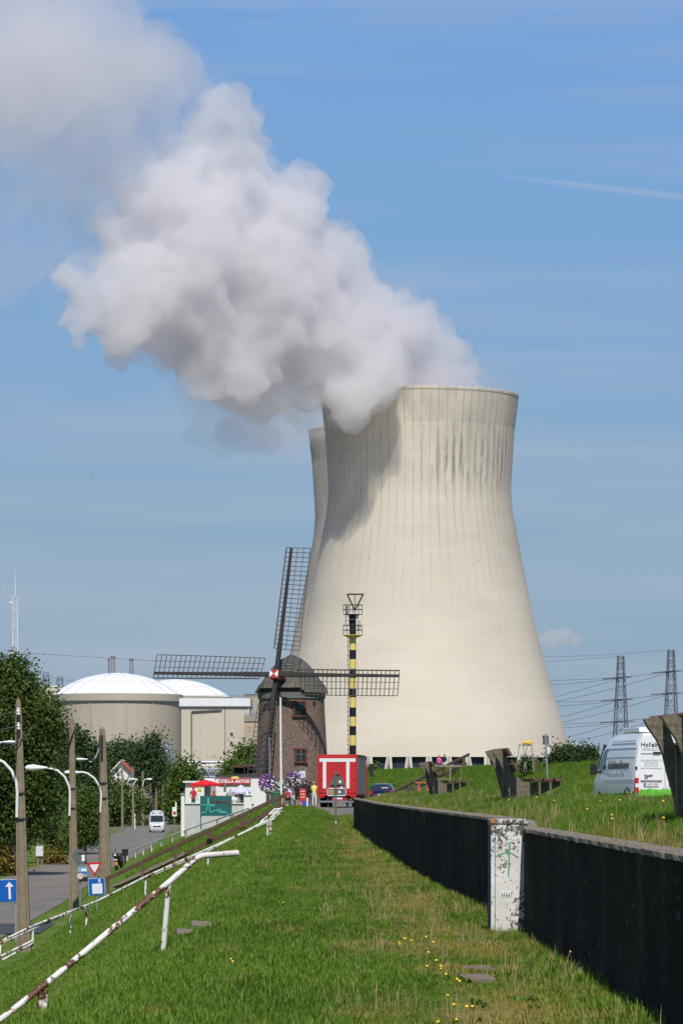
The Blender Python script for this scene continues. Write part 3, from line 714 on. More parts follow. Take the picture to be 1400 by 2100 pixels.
wg = 'power line conductors on the right'
PN = ('left pylon', 'right pylon')
for i, (x, Y, yt) in enumerate(PYL):
    px = (1272, 1375)[i]
    for j, dy in enumerate((45, 90, 135)):
        wire('power_line', [P(px - 8, yt + dy + 2, Y), P(px - 400, yt + dy + 14, 2700)], .13, 'flatter conductor running left from the %s cross arm of the %s' % (('upper', 'middle', 'lower')[j], PN[i]), wg, 3)
        wire('power_line', [P(px - 8, yt + dy + 3, Y), P(px - 420, yt + dy + 88, 2900)], .13, 'steeper conductor dropping left from the %s cross arm of the %s' % (('upper', 'middle', 'lower')[j], PN[i]), wg, 4)
    wire('power_line', [P(px - 6, yt + 1, Y), P(px - 400, yt + 14, 2700)], .09, 'faint earth wire running left from the very top of the %s' % PN[i], wg, 2)
# radio mast
Y = 1400; q = P(32, 1225, Y)
t = thing('radio_mast', 'slender pale lattice radio mast rising above the big left tree', 'mast', (q.x, Y, -3.2))
lattice(t, 1.45, .75, q.z + 3.2, 60, .24, .11, 'mast_white')
H = q.z + 3.2; k = Y / FPX
mb = MB(); mb.tube([(0, 0, H), (0, 0, H + 40 * k)], .22, 8); mb.build('top_antenna', 'mast_white', t)
mb = MB(); mb.tube([(0, 0, H + 40 * k), (0, 0, H + 66 * k)], .06, 6); mb.build('whip', 'mast_white', t)
mb = MB(); mb.lathe([(.2, H - .6), (.75, H - .5), (.75, H), (.2, H + .1)], 12); mb.build('head_platform', 'grey_trim', t)
mb = MB(); mb.ell((-1.6, -.5, H - 2), (.5, .35, .5)); mb.build('dish', 'white_trim', t)
for s_ in (-1, 1):
    mb = MB(); mb.bar((0, 0, H + .4), (s_ * 4.1, 0, H + .4), .07); mb.bar((s_ * 4.1, 0, H - .2), (s_ * 4.1, 0, H + 5), .07); mb.build('side_antenna', 'mast_white', t)
wire('guy_cable', [P(33, 1338, 1400), P(330, 1356, 1420)], .07, 'thin cable crossing the sky right of the radio mast', None, 0)
for px, yt, lab in ((94.5, 1377, 'tiny far pylon between the tall tree and the reactor dome, left one'), (123.5, 1386, 'tiny far pylon just left of the reactor dome, right one')):
    Y = 3200; q = P(px, yt, Y); k = Y / FPX
    t = thing('far_pylon', lab, 'pylon', (q.x, Y, -3.2), 0, 'far pylons behind the reactor')
    lattice(t, 3.2, 2.3, q.z + 3.2 - 8 * k, 30, .5, .3, 'galvanised')
    H = q.z + 3.2 - 8 * k
    mb = MB()
    for s_ in (-1, 1):
        mb.bar((s_ * 2.3, 0, H), (s_ * .4, 0, H + 3), .4); mb.bar((0, 0, H + 1), (s_ * 2.5, 0, H + 8 * k), .4); mb.bar((s_ * 2.3, 0, H), (s_ * 2.5, 0, H + 8 * k), .4)
    mb.build('head', 'galvanised', t)
for j, (a, c) in enumerate((((94, 1386, 3200), (330, 1402, 3200)), ((123, 1392, 3200), (420, 1410, 3200)))):
    wire('power_line', [P(*a), P(*c)], .14, ('upper far wire sagging from the left tiny pylon towards the dome', 'lower far wire sagging from the right tiny pylon towards the dome')[j], 'conductors of the far pylons', 4)
# ------------------------------------------------------------------ concrete quay wall, cap and pilaster
m, nt, b = newmat('wall_stained')
n1 = noise_tex(nt, 1.0, 4, .6, vscale=(1.0, .30, .45), dist=.8); n2 = noise_tex(nt, 34, 5, .75, vscale=(1, .07, .55)); n3 = noise_tex(nt, .5, 3, .5)
c = ramp(nt, n1, [(.30, (.006, .0048, .004)), (.52, (.021, .0165, .013)), (.66, (.05, .04, .032)), (.8, (.12, .10, .082))])
strk = noise_tex(nt, 6, 3, .6, vscale=(1, .12, .03)); c = rgbmix(nt, mrange(nt, strk, .5, .7, 0, .5), c, (.06, .05, .04))
c = rgbmix(nt, mrange(nt, n3, .45, .62, 0, .6), c, (.010, .008, .0065))
spk = mth(nt, 'MULTIPLY', mrange(nt, n2, .57, .66), mth(nt, 'MULTIPLY_ADD', mrange(nt, noise_tex(nt, 2.5, 3, .6), .4, .65), .6, .1))
c = rgbmix(nt, spk, c, (.17, .15, .125))
tc = nd(nt, 'ShaderNodeTexCoord'); sx = nd(nt, 'ShaderNodeSeparateXYZ'); nt.links.new(tc.outputs['Object'], sx.inputs[0])
top = mth(nt, 'MULTIPLY', mrange(nt, sx.outputs[2], 1.0, 1.3), mrange(nt, n1, .42, .68))
c = rgbmix(nt, mth(nt, 'MULTIPLY', top, mrange(nt, sx.outputs[1], 62, 90)), c, (.20, .10, .022))
nt.links.new(c, b.inputs['Base Color']); b.inputs['Roughness'].default_value = .95; b.inputs['Specular IOR Level'].default_value = .06; bump(nt, b, noise_tex(nt, 14, 5, .7, vscale=(1, .15, 1)), .5, .012)
m, nt, b = newmat('wall_cap')
n1 = noise_tex(nt, 3, 5, .7); n2 = noise_tex(nt, 30, 4, .7)
n4 = noise_tex(nt, 90, 3, .7); n2b = mth(nt, 'ADD', mth(nt, 'MULTIPLY', n2, .6), mth(nt, 'MULTIPLY', n4, .4))
c = ramp(nt, n2b, [(.36, (.075, .062, .046)), (.5, (.25, .215, .165)), (.64, (.46, .41, .34))])
c = rgbmix(nt, mrange(nt, n1, .56, .66, 0, .6), c, (.33, .17, .03))
nt.links.new(c, b.inputs['Base Color']); b.inputs['Roughness'].default_value = .97; b.inputs['Specular IOR Level'].default_value = .1; bump(nt, b, n2b, 1.0, .03)
def wall_top(y): return float(np.interp(y, [0, 43.9, 44.1, 100, 150], [1.20, 1.21, 1.28, 1.35, 1.45]))
wt = thing('quay_wall', 'long low black-stained concrete retaining wall along the right of the grass path', 'wall', (float(xw(40)), 40, 0))
ysw = [-40, -10] + list(np.arange(10, 43.5, 1.5)) + [43.9, 44.1] + list(np.arange(45, 150.1, 1.5))
rings = []
for y in ysw:
    x = float(xw(y)); zt = wall_top(y) - .05; zb = -.5
    rings.append([(x + .02, y, zb), (x - .0, y, zt), (x + .17, y, zt), (x + .2, y, zb)])
mb = MB(); mb.loft(rings); mb.build('wall_face', 'wall_stained', wt, world=True, smooth=50)
k = 0
mb = MB(); segs = []
for i in range(len(ysw) - 1):
    y_a, y_b = ysw[i], ysw[i + 1]
    for y in (y_a,):
        pass
rings = []
ysc = [-40, -10] + list(np.arange(5, 20, 1.0)) + list(np.arange(20, 70, .22)) + list(np.arange(70, 150.1, .7))
for y in ysc:
    x = float(xw(y)); zt = wall_top(y); nz = lambda k: mnoise.fractal(Vector((k, y * 2.6, 3 + k)), .9, 2.1, 4)
    rings.append([(x - .018 + .014 * nz(0), y, zt - .05 + .012 * nz(9)), (x - .016 + .016 * nz(1), y, zt - .015 + .010 * nz(2)), (x + .025 + .01 * nz(3), y, zt + .004 + .012 * nz(4)), (x + .10, y, zt + .008 + .014 * nz(5)), (x + .18 + .02 * nz(6), y, zt + .002 + .012 * nz(7)), (x + .19, y, zt - .06)])
mb = MB(); mb.loft(rings); mb.build('coping', 'wall_cap', wt, world=True)

m, nt, b = newmat('pilaster_paint')
tc = nd(nt, 'ShaderNodeTexCoord'); sx = nd(nt, 'ShaderNodeSeparateXYZ'); nt.links.new(tc.outputs['Object'], sx.inputs[0])
n1 = noise_tex(nt, 5.5, 6, .72); n2 = noise_tex(nt, 24, 5, .7); n3 = noise_tex(nt, 3, 3, .5)
zmask = mrange(nt, sx.outputs[2], .70, 1.25, 0, .095)
lich = mth(nt, 'ADD', mth(nt, 'MULTIPLY_ADD', n2, .6, mth(nt, 'MULTIPLY', n1, .4)), zmask)
low = mth(nt, 'MULTIPLY', mrange(nt, sx.outputs[2], .62, .35), mrange(nt, sx.outputs[0], -.05, .15))
lich = mth(nt, 'ADD', lich, mth(nt, 'MULTIPLY', low, .07))
c = ramp(nt, n3, [(.3, (.60, .58, .53)), (.7, (.74, .72, .68))])
c = rgbmix(nt, mrange(nt, lich, .565, .585), c, (.10, .085, .07))
c = rgbmix(nt, mrange(nt, noise_tex(nt, 2.2, 2, .5, vscale=(1.6, 1, .8)), .62, .64, 0, 1), c, c)
org = mth(nt, 'MULTIPLY', mrange(nt, sx.outputs[2], 1.16, 1.26), mrange(nt, n1, .50, .58))
org = mth(nt, 'MULTIPLY', org, mrange(nt, sx.outputs[0], .0, -.10))
c = rgbmix(nt, org, c, (.42, .20, .02))
nt.links.new(c, b.inputs['Base Color']); b.inputs['Roughness'].default_value = .85; bump(nt, b, n2, .35, .006)
px0, px1 = P(1006, 0, 43.2).x, P(1081, 0, 43.2).x
pc = ((px0 + px1) / 2, 43.6, 0)
pt = thing('pilaster', 'white painted concrete pilaster with lichen and a green spray mark on the black wall', 'pilaster', pc)
W = px1 - px0
mb = MB(); mb.box((0, .0, .55), (W, .8, 1.40)); mb.build('shaft', 'pilaster_paint', pt, bevel=.006)
mb = MB(); mb.box((.0, .0, 1.275), (W + .014, .83, .05)); mb.build('cap', 'pilaster_paint', pt, bevel=.01)
M('joint_dark', (.03, .03, .03), .9)
for x in (-W / 2 + .045, W / 2 - .035):
    mb = MB(); mb.box((x, -.4005, .6), (.006, .004, 1.28)); mb.build('groove', 'joint_dark', pt)
M('shade_blue', (.035, .045, .06), .8, .4, 6, vscale=(1, 1, .2))
mb = MB(); mb.box((-W / 2 - .002, .02, .55), (.006, .76, 1.36)); mb.build('side_shade', 'shade_blue', pt)  # thin dark blue sheet: shade of the unlit left face, put in as colour
M('spray_green', (.045, .36, .17), .7, .25, 40); M('sticker', (.82, .82, .84), .5, .05); M('ink', (.015, .015, .02), .6)
def stroke(pts, w, nm, mat, par, y0):
    mb = MB()
    for p, q in zip(pts[:-1], pts[1:]): mb.bar((p[0], y0, p[1]), (q[0], y0, q[1]), w, .002, up=(0, 1, 0))
    # bar's width lies in the xz plane, depth along y
    return mb.build(nm, mat, par)
sc = 1 / FPX * 43.2
f = lambda px, py: ((px - 1043.5) * sc, EYE + (HOR - py) * sc)
for k, (pts, w) in enumerate((([f(1045, 1728), f(1043.5, 1755), f(1042, 1797)], .016), ([f(1043, 1747), f(1034, 1749), f(1020, 1754)], .012), ([f(1043, 1747), f(1053, 1753), f(1062, 1759)], .010))):
    stroke(pts, w, 'spray_stroke', 'spray_green', pt, -.402 - k * .0006)
x, z = f(1037, 1834); st = MB(); st.box((x, -.402, z), (.125, .003, .062)); st = st.build('sticker', 'sticker', pt)
for k in range(9):
    xx = x - .05 + k * .0125; stroke([(xx, z - .02 - .004 * (k % 2)), (xx + .008 * (-1) ** k, z + .018 + .006 * (k % 3 - 1))], .006, 'scribble', 'ink', st, -.405 - .0004 * k)
x, z = f(1051, 1916); mb = MB(); mb.tube([(x, -.36, z), (x, -.45, z - .004)], .024, 14); mb.tube([(x, -.449, z - .004), (x, -.4515, z - .004)], .017, 12); mb.build('drain_spout', 'dark_metal', pt, smooth=40)

# ------------------------------------------------------------------ benches
M('bench_concrete', (.16, .138, .10), .95, .45, 22, bmp=.8, dirt=(.07, .06, .045), dirt_at=.56); M('bench_plank', (.115, .055, .040), .7, .3, 5, bmp=.3, vscale=(6, .6, 6))
prof = [(-.25, .83), (-.14, .86), (-.07, .82), (-.02, .75), (.02, .64), (.06, .52), (.14, .41), (.27, .30), (.40, .275), (.93, .30), (.95, .27), (.93, .225), (.55, .06), (.42, -.35), (.10, -.35), (.03, .12), (-.03, .33), (-.07, .50), (-.13, .64), (-.21, .75)]
bench_mesh = None
def bench(px, Y, label, rz, zoff=0.0):
    global bench_mesh
    X = (px - 700) / FPX * Y; zb = ground_z(X + .1, Y + 1.0) + .10 + zoff
    t = thing('park_bench', label, 'bench', (X, Y, zb), rz, 'benches along the wall')
    if bench_mesh is None:
        A = Matrix(((1, 0, 0, 0), (0, 0, 1, 0), (0, 1, 0, 0), (0, 0, 0, 1)))
        mb = MB(); mb.prism(prof, .10, A); sl = mb.mesh('support', 'bench_concrete', bevel=.008)
        mb = MB(); mb.box((0, 0, 0), (.15, 2.0, .05)); seat = mb.mesh('seat_plank', 'bench_plank', bevel=.006)
        bench_mesh = (sl, seat)
    sl, seat = bench_mesh
    for y in (.45, 1.45): link('support', sl, t, (0, y, 0))
    for x in (.47, .66, .85): link('seat_plank', seat, t, (x, 1.0, .325))
    for (x, z, a) in ((-.02, .80, 60), (.10, .54, 60)):
        o = link('back_plank', seat, t, (x, 1.0, z)); o.rotation_euler = (0, R(a), 0)
    return t
bench(1432, 34.6, 'nearest concrete bench with brown planks, cut off by the right picture edge', R(5))
bench(1046, 67.0, 'concrete bench with brown planks on the grass right of the white pilaster', R(5))
bench(889, 104, 'farthest concrete bench, standing just left of the wooden stair rail', R(5))

# ------------------------------------------------------------------ white pipe handrails on the slope
m, nt, b = newmat('chipped_white')
n1 = noise_tex(nt, 3.2, 8, .74); n2 = noise_tex(nt, 30, 3, .6); n3 = noise_tex(nt, 2, 3, .5)
c = ramp(nt, n3, [(.3, (.66, .63, .57)), (.7, (.80, .78, .74))])
c = rgbmix(nt, mrange(nt, n2, .60, .70, 0, .35), c, (.45, .30, .16))
rust = ramp(nt, n2, [(.3, (.06, .022, .012)), (.7, (.17, .065, .028))])
c = rgbmix(nt, mrange(nt, n1, .52, .54), c, rust)
nt.links.new(c, b.inputs['Base Color']); b.inputs['Roughness'].default_value = .55; bump(nt, b, n1, .4, .01)
M('white_metal', (.76, .75, .71), .5, .06, 4, dirt=(.30, .17, .09), dirt_at=.66)
hr = thing('pipe_handrail', 'nearest rusty white pipe handrail with a bent top end, running down to the left corner', 'handrail', tuple(P(340, 1965, 42)))
Yr = lambda px: 42 - (340 - px) * .004
rp = [(487, 1749.5), (415, 1755), (404, 1759), (345, 1811), (250, 1889), (160, 1964), (80, 2030), (0, 2092), (-60, 2138)]
mb = MB(); mb.tube([P(x, y, Yr(x)) for x, y in rp], .034, 12); mb.build('rail', 'chipped_white', hr, smooth=50, world=True)
mb = MB(); mb.tube([P(487, 1749.5, Yr(487)), P(479, 1750.3, Yr(480))], .036, 12); mb.build('rail_end', 'chipped_white', hr, smooth=50, world=True)
for (xa, ya, xb, yb) in ((346, 1812, 332, 1985), (83, 2035, 81, 2125), (93, 2030, 91, 2120)):
    mb = MB(); mb.tube([P(xa, ya, Yr(xa)), P(xb, yb, Yr(xa))], .030, 10); mb.build('post', 'chipped_white', hr, smooth=50, world=True)
# wooden step ends beside it
M('old_timber', (.21, .165, .125), .9, .35, 6, bmp=.5, vscale=(.8, 6, 6))
for px, py, Yq, L, lab in ((411, 1916, 45, .24, 'upper weathered timber step sunk in the grass beside the rusty handrail'), (377, 1941, 43.5, .19, 'lower weathered timber step sunk in the grass beside the rusty handrail post')):
    q = P(px, py, Yq); gz = ground_z(q.x, Yq)
    mb = MB(); mb.box((0, 0, 0), (L, .7, .12)); mb.box((.02, -.3, -.10), (L * .8, .1, .16))
    o = mb.build('timber_step', 'old_timber', bevel=.012); o.location = (q.x, Yq + .3, gz + .06); o.rotation_euler = (R(2), R(4), R(3)); tag(o, lab, 'step', 'timber steps')
# second white railing
def rail_run(name, label, group, top, Ys, posts, r, mat, pr, extra=()):
    def dep(px): return float(np.interp(px, *Ys))
    b0 = P(posts[-1][0], posts[-1][2], dep(posts[-1][0]))
    t = thing(name, label, 'handrail', tuple(b0), 0, group)
    for run in top:
        mb = MB(); mb.tube([P(x, y, dep(x)) for x, y in run], r, 8); mb.build('rail', mat, t, smooth=50, world=True)
    for x, ya, yb in posts:
        mb = MB(); mb.tube([P(x, ya, dep(x)), P(x - .6, yb + 6, dep(x))], pr, 8); mb.build('post', mat, t, smooth=50, world=True)
    return t
rail_run('pipe_handrail', 'long white double pipe handrail from the crest down to the lamp pole, looped lower end', None,
    [[(556, 1671), (570, 1662), (578, 1657), (577, 1664), (560, 1680), (545, 1687), (427, 1741), (299, 1798), (200, 1848), (68, 1899), (20, 1922), (6, 1930), (1, 1942), (0, 1968)],
     [(575, 1664), (566, 1668), (552, 1680), (427, 1745), (300, 1801)], [(534, 1687), (563, 1660), (575, 1659)],
     [(145, 1872), (68, 1905), (0, 1936)], [(68, 1929), (0, 1962)], [(68, 1934), (0, 1972)]],
    ([0, 70, 150, 430, 580], [133, 135, 139, 150, 152]), [(549, 1683, 1725), (555, 1681, 1724), (427, 1743, 1783), (299, 1799, 1840), (178, 1856, 1893), (145, 1871, 1908), (68, 1902, 1938)], .042, 'chipped_white', .045)
rail_run('pipe_handrail', 'thin far white railing climbing the slope towards the green board', None,
    [[(222, 1764), (245, 1756), (262, 1748), (310, 1729), (358, 1711), (410, 1692), (446, 1680), (478, 1669), (512, 1657)]],
    ([222, 512], [300, 240]), [(245, 1756, 1777), (262, 1749, 1772), (279, 1743, 1764), (295, 1736, 1758), (312, 1729, 1752), (332, 1722, 1743), (355, 1713, 1736), (381, 1704, 1725), (412, 1692, 1708), (445, 1681, 1699), (478, 1670, 1685), (511, 1659, 1673)], .05, 'white_metal', .055)
# brown wooden stair rail
M('brown_wood', (.115, .070, .042), .8, .3, 3, bmp=.3, vscale=(4, 4, .5)); M('grey_wood', (.24, .20, .155), .9, .25, 3, bmp=.3)
t = thing('wooden_handrail', 'long brown wooden stair handrail with stringer running down the dike slope', 'handrail', tuple(P(300, 1797, 195)))
mb = MB(); mb.bar(P(587, 1629, 193), P(400, 1716, 195), .10, .17); mb.bar(P(400, 1716.5, 195), P(214, 1805, 198), .10, .17); mb.build('rail', 'brown_wood', t, world=True)
mb = MB(); mb.bar(P(585, 1650, 194.2), P(380, 1751, 196), .09, .19); mb.build('stringer', 'brown_wood', t, world=True)
mb = MB(); mb.bar(P(385, 1749, 196.8), P(236, 1818, 198.5), .5, .15); mb.build('stair_edge', 'grey_wood', t, world=True)
for x, ya, yb in ((569, 1636, 1668), (575, 1634, 1664), (494, 1672, 1702), (501, 1669, 1699), (427, 1704, 1734), (433, 1702, 1730), (360, 1736, 1768), (292, 1769, 1801), (222, 1803, 1832)):
    mb = MB(); mb.bar(P(x, ya, 195.2), P(x, yb, 195.2), .13, .10); mb.build('post', 'brown_wood', t, world=True)
# stair rail on the river dike behind the benches
t = thing('wooden_handrail', 'brown wooden stair rail climbing the river dike behind the farthest bench', 'handrail', tuple(P(860, 1620, 320)))
mb = MB(); mb.bar(P(806, 1625, 305), P(961, 1547, 345), .13, .22); mb.build('rail', 'brown_wood', t, world=True)
mb = MB(); mb.bar(P(826, 1628, 305), P(955, 1566, 345), .13, .26); mb.build('stringer', 'brown_wood', t, world=True)
for x, ya, yb, Yq in ((832, 1612, 1632, 312), (838, 1609, 1630, 312), (908, 1575, 1592, 331), (914, 1572, 1589, 331), (948, 1555, 1577, 341), (952, 1553, 1576, 341)):
    mb = MB(); mb.bar(P(x, ya, Yq), P(x, yb, Yq), .17, .12); mb.build('post', 'brown_wood', t, world=True)
t = thing('wooden_rack', 'weathered wooden rail frame on thin posts behind the farthest bench', 'rack', tuple(P(922, 1612, 150)))
mb = MB(); mb.bar(P(876, 1570, 150), P(948, 1571.5, 150), .08, .07); mb.build('top_rail', 'grey_wood', t, world=True)
mb = MB(); mb.bar(P(893, 1597, 150), P(922, 1597.5, 150), .05, .04); mb.build('mid_rail', 'grey_wood', t, world=True)
for x, ya, yb, w in ((922.5, 1572, 1650, .06), (945, 1572, 1650, .025), (886, 1572, 1650, .05)):
    mb = MB(); mb.bar(P(x, ya, 150), P(x, yb, 150), w, w); mb.build('post', 'grey_wood', t, world=True)
M('fluor_orange', (.80, .10, .045), .6, .1); M('post_grey', (.10, .11, .11), .7)
t = thing('barrier_frame', 'small grey barrier frame with orange-red bands behind the farthest bench', 'barrier', tuple(P(868, 1630, 160)))
for x in (853, 871):
    mb = MB(); mb.bar(P(x, 1602, 160), P(x, 1655, 160), .08, .08); mb.build('post', 'post_grey', t, world=True)
for x in (858.5, 876.5):
    mb = MB(); mb.bar(P(x, 1610, 159.8), P(x + .5, 1655, 159.8), .07, .05); mb.build('band', 'fluor_orange', t, world=True)
mb = MB(); mb.bar(P(851, 1605, 159.9), P(876, 1605, 159.9), .03, .03); mb.build('crossbar', 'fluor_orange', t, world=True)

# ------------------------------------------------------------------ windmill
MY = 300.0; MX = (598 - 700) / FPX * MY; MZ = h1(MX, MY); mp = MY / FPX
m, nt, b = newmat('mill_brick')
tc = nd(nt, 'ShaderNodeTexCoord'); sx = nd(nt, 'ShaderNodeSeparateXYZ'); nt.links.new(tc.outputs['Object'], sx.inputs[0])
ang = mth(nt, 'ARCTAN2', sx.outputs[0], mth(nt, 'MULTIPLY', sx.outputs[1], -1))
cmb = nd(nt, 'ShaderNodeCombineXYZ'); nt.links.new(mth(nt, 'MULTIPLY', ang, 2.6), cmb.inputs[0]); nt.links.new(sx.outputs[2], cmb.inputs[1])
br = nd(nt, 'ShaderNodeTexBrick'); nt.links.new(cmb.outputs[0], br.inputs['Vector'])
br.inputs['Scale'].default_value = 1.0; br.inputs['Brick Width'].default_value = .21; br.inputs['Row Height'].default_value = .075; br.inputs['Mortar Size'].default_value = .012
br.inputs['Color1'].default_value = (.095, .060, .045, 1); br.inputs['Color2'].default_value = (.21, .105, .075, 1); br.inputs['Mortar'].default_value = (.22, .18, .145, 1)
n1 = noise_tex(nt, 5.5, 3, .75, vscale=(1, 1, 1.8)); n2 = noise_tex(nt, .7, 4, .6); n3 = noise_tex(nt, 6.5, 3, .7, vscale=(1, 1, 1.8))
c = rgbmix(nt, mrange(nt, n2, .35, .65, 0, .55), br.outputs['Color'], (.13, .095, .075))
c = rgbmix(nt, mrange(nt, n3, .57, .63, 0, .6), c, (.38, .30, .25))
c = rgbmix(nt, mrange(nt, n1, .54, .62, 0, .85), c, (.035, .025, .02))
c = rgbmix(nt, mrange(nt, noise_tex(nt, 2.2, 5, .7), .55, .7, 0, .5), c, (.27, .11, .075))
nt.links.new(c, b.inputs['Base Color']); b.inputs['Roughness'].default_value = .9; bump(nt, b, br.outputs['Fac'], -.5, .03)
m, nt, b = newmat('thatch')
n1 = noise_tex(nt, 5, 6, .75, vscale=(1, 1, .35)); n2 = noise_tex(nt, 1.0, 4, .6)
c = ramp(nt, n1, [(.28, (.045, .042, .036)), (.5, (.11, .10, .085)), (.75, (.22, .205, .175))])
c = rgbmix(nt, mrange(nt, n2, .5, .7, 0, .45), c, (.10, .095, .045)); nt.links.new(c, b.inputs['Base Color']); b.inputs['Roughness'].default_value = .95; bump(nt, b, n1, .9, .12)
M('mill_stock', (.032, .025, .024), .7, .25, 2, vscale=(3, 3, .4)); M('mill_lath', (.095, .082, .07), .8, .3, 2); M('mill_red', (.36, .035, .022), .5, .1); M('clean_white', (.80, .80, .78), .5, .03)
M('mill_beam', (.13, .135, .13), .8, .2, 2); M('shutter_dark', (.018, .020, .022), .5, .4, 5); M('frame_red', (.16, .055, .038), .85, .4, 8)
wm = thing('windmill', 'brick tower windmill with thatched cap and four latticed sails', 'windmill', (MX, MY, MZ))
zt_body = EYE + (HOR - 1424) * mp - MZ; r_top = 66 * mp; r_bot = 80 * mp
mb = MB()
profb = []
for k in range(15):
    tt = k / 14; profb.append((r_bot + (r_top - r_bot) * (tt ** .85), -.4 + (zt_body + .4) * tt))
mb.lathe(profb, 64, close=False); mb.build('brick_tower', 'mill_brick', wm, smooth=40)
# horizontal timber ring under the cap
mb = MB(); mb.lathe([(r_top - .2, zt_body - .35), (r_top + .12, zt_body - .35), (r_top + .12, zt_body + .12), (r_top - .2, zt_body + .12)], 48, close=False); mb.build('curb_beam', 'mill_beam', wm, smooth=30)
def mill_window(px, py, wpx, hpx, sill=True):
    dx = (px - 598) * mp; z = EYE + (HOR - py) * mp - MZ; tt = (z + .4) / (zt_body + .4); r = r_bot + (r_top - r_bot) * tt ** .85
    a = math.asin(dx / r); w, h = wpx * mp, hpx * mp
    A = Matrix.Translation((r * math.sin(a), -r * math.cos(a), z)) @ Matrix.Rotation(a, 4, 'Z')
    mb = MB(); mb.box((0, 0, 0), (w, .22, h)); mb.v = [tuple(A @ Vector(v)) for v in mb.v]; wobj = mb.build('window', 'shutter_dark', wm)
    mb = MB()
    for s_ in (-1, 1): mb.box((s_ * (w / 2 + .05), -.03, 0), (.10, .26, h + .1))
    mb.box((0, -.03, h / 2 + .06), (w + .3, .26, .12)); mb.box((0, -.06, -h / 2 - .05), (w + .3, .36, .10))
    mb.v = [tuple(A @ Vector(v)) for v in mb.v]; mb.build('frame', 'frame_red', wobj)
    mb = MB(); mb.box((0, -.12, 0), (.05, .05, h)); mb.box((0, -.12, h * .1), (w, .05, .05)); mb.v = [tuple(A @ Vector(v)) for v in mb.v]; mb.build('glazing_bar', 'mill_beam', wobj)
mill_window(614.5, 1455, 22, 27); mill_window(617, 1550, 20, 24)
for px, py in ((585, 1443), (644, 1443), (591, 1543)):
    dx = (px - 598) * mp; z = EYE + (HOR - py) * mp - MZ; r = r_top + .05; a = math.asin(dx / r)
    mb = MB(); mb.box((r * math.sin(a), -r * math.cos(a), z), (.13, .2, .25), a); mb.build('vent_hole', 'shutter_dark', wm)
dx = (621 - 598) * mp; mb = MB(); r = r_bot - .1; a = math.asin(dx / r); mb.box((r * math.sin(a), -r * math.cos(a), EYE + (HOR - 1588) * mp - MZ), (.42, .12, .5), a); mb.build('wall_plaque', 'seam_grey', wm)
# thatched cap: boat shape, ridge runs towards the hub
yaw = R(-22)                                   # the hub looks to the front left
cz = EYE + (HOR - 1417) * mp - MZ              # eaves
capH = (1417 - 1343) * mp
rings = []
for k in range(9):
    tt = k / 8
    rr = float(np.interp(tt, [0, .2, .4, .6, .8, .93, 1], [76, 64, 53, 42, 29, 17, 3])) * mp
    el = 1.0 + .18 * tt
    zz = cz + capH * tt - (.16 if k == 0 else 0)
    ring = []
    for i in range(40):
        a = 2 * math.pi * i / 40
        x, y = rr * math.cos(a), rr * el * math.sin(a)
        if k < 3 and math.sin(a) < -.75: zz2 = zz + (.35 - .12 * k)      # raised eave above the shaft
        else: zz2 = zz
        q = Matrix.Rotation(yaw, 3, 'Z') @ Vector((x, y, 0)); n = .05 * mnoise.noise(Vector((x * 2, y * 2, zz * 2)))
        ring.append((q.x * (1 + n * .4), q.y * (1 + n * .4), zz2 + n))
    rings.append(ring)
under = [tuple(Vector(v) * .0 + Vector((v[0] * .88, v[1] * .88, v[2] - .02))) for v in rings[0]]
mb = MB(); mb.loft([under] + rings); mb.build('thatched_cap', 'thatch', wm, smooth=50)
mb = MB(); mb.lathe([(r_top - .3, zt_body - .05), (r_top + .02, zt_body - .02), (r_top + .1, cz + .4), (r_top - .3, cz + .5)], 40, close=False); mb.build('cap_frame', 'shutter_dark', wm)
# windshaft, canister and sails
tilt = R(14)
nrm = Vector((math.sin(yaw) * math.cos(tilt), -math.cos(yaw) * math.cos(tilt), math.sin(tilt)))   # out of the hub
uu = Vector((math.cos(yaw), math.sin(yaw), 0)); vv = nrm.cross(uu) * -1
if vv.z < 0: vv = -vv
hubY = MY - 3.7
hub = P(565, 1384, hubY) - Vector((MX, MY, MZ))
mb = MB(); mb.tube([hub - nrm * 3.2, hub - nrm * .1], [.28, .26], 14); mb.build('windshaft', 'mill_stock', wm, smooth=40)
A = frame(hub, uu, vv)
roll = R(-1.3); uu2 = uu * math.cos(roll) + vv * math.sin(roll); vv2 = vv * math.cos(roll) - uu * math.sin(roll)
mb = MB(); A = frame(hub, uu2, vv2); hw = .34
mb.box((0, 0, 0), (2 * hw, 2 * hw, .7)); mb.v = [tuple(A @ Vector(v)) for v in mb.v]; cn = mb.build('hub', 'mill_red', wm, bevel=.03)
mb = MB()
for s_ in (-1, 1): mb.prism([(s_ * hw, -hw * .8), (s_ * hw, hw * .8), (s_ * .03, 0)], .02, A @ Matrix.Translation((0, 0, .352)))
mb.build('hub_marking', 'clean_white', cn)
Ls = 250 * mp / math.cos(yaw) * 1.0
bar_mesh = {}
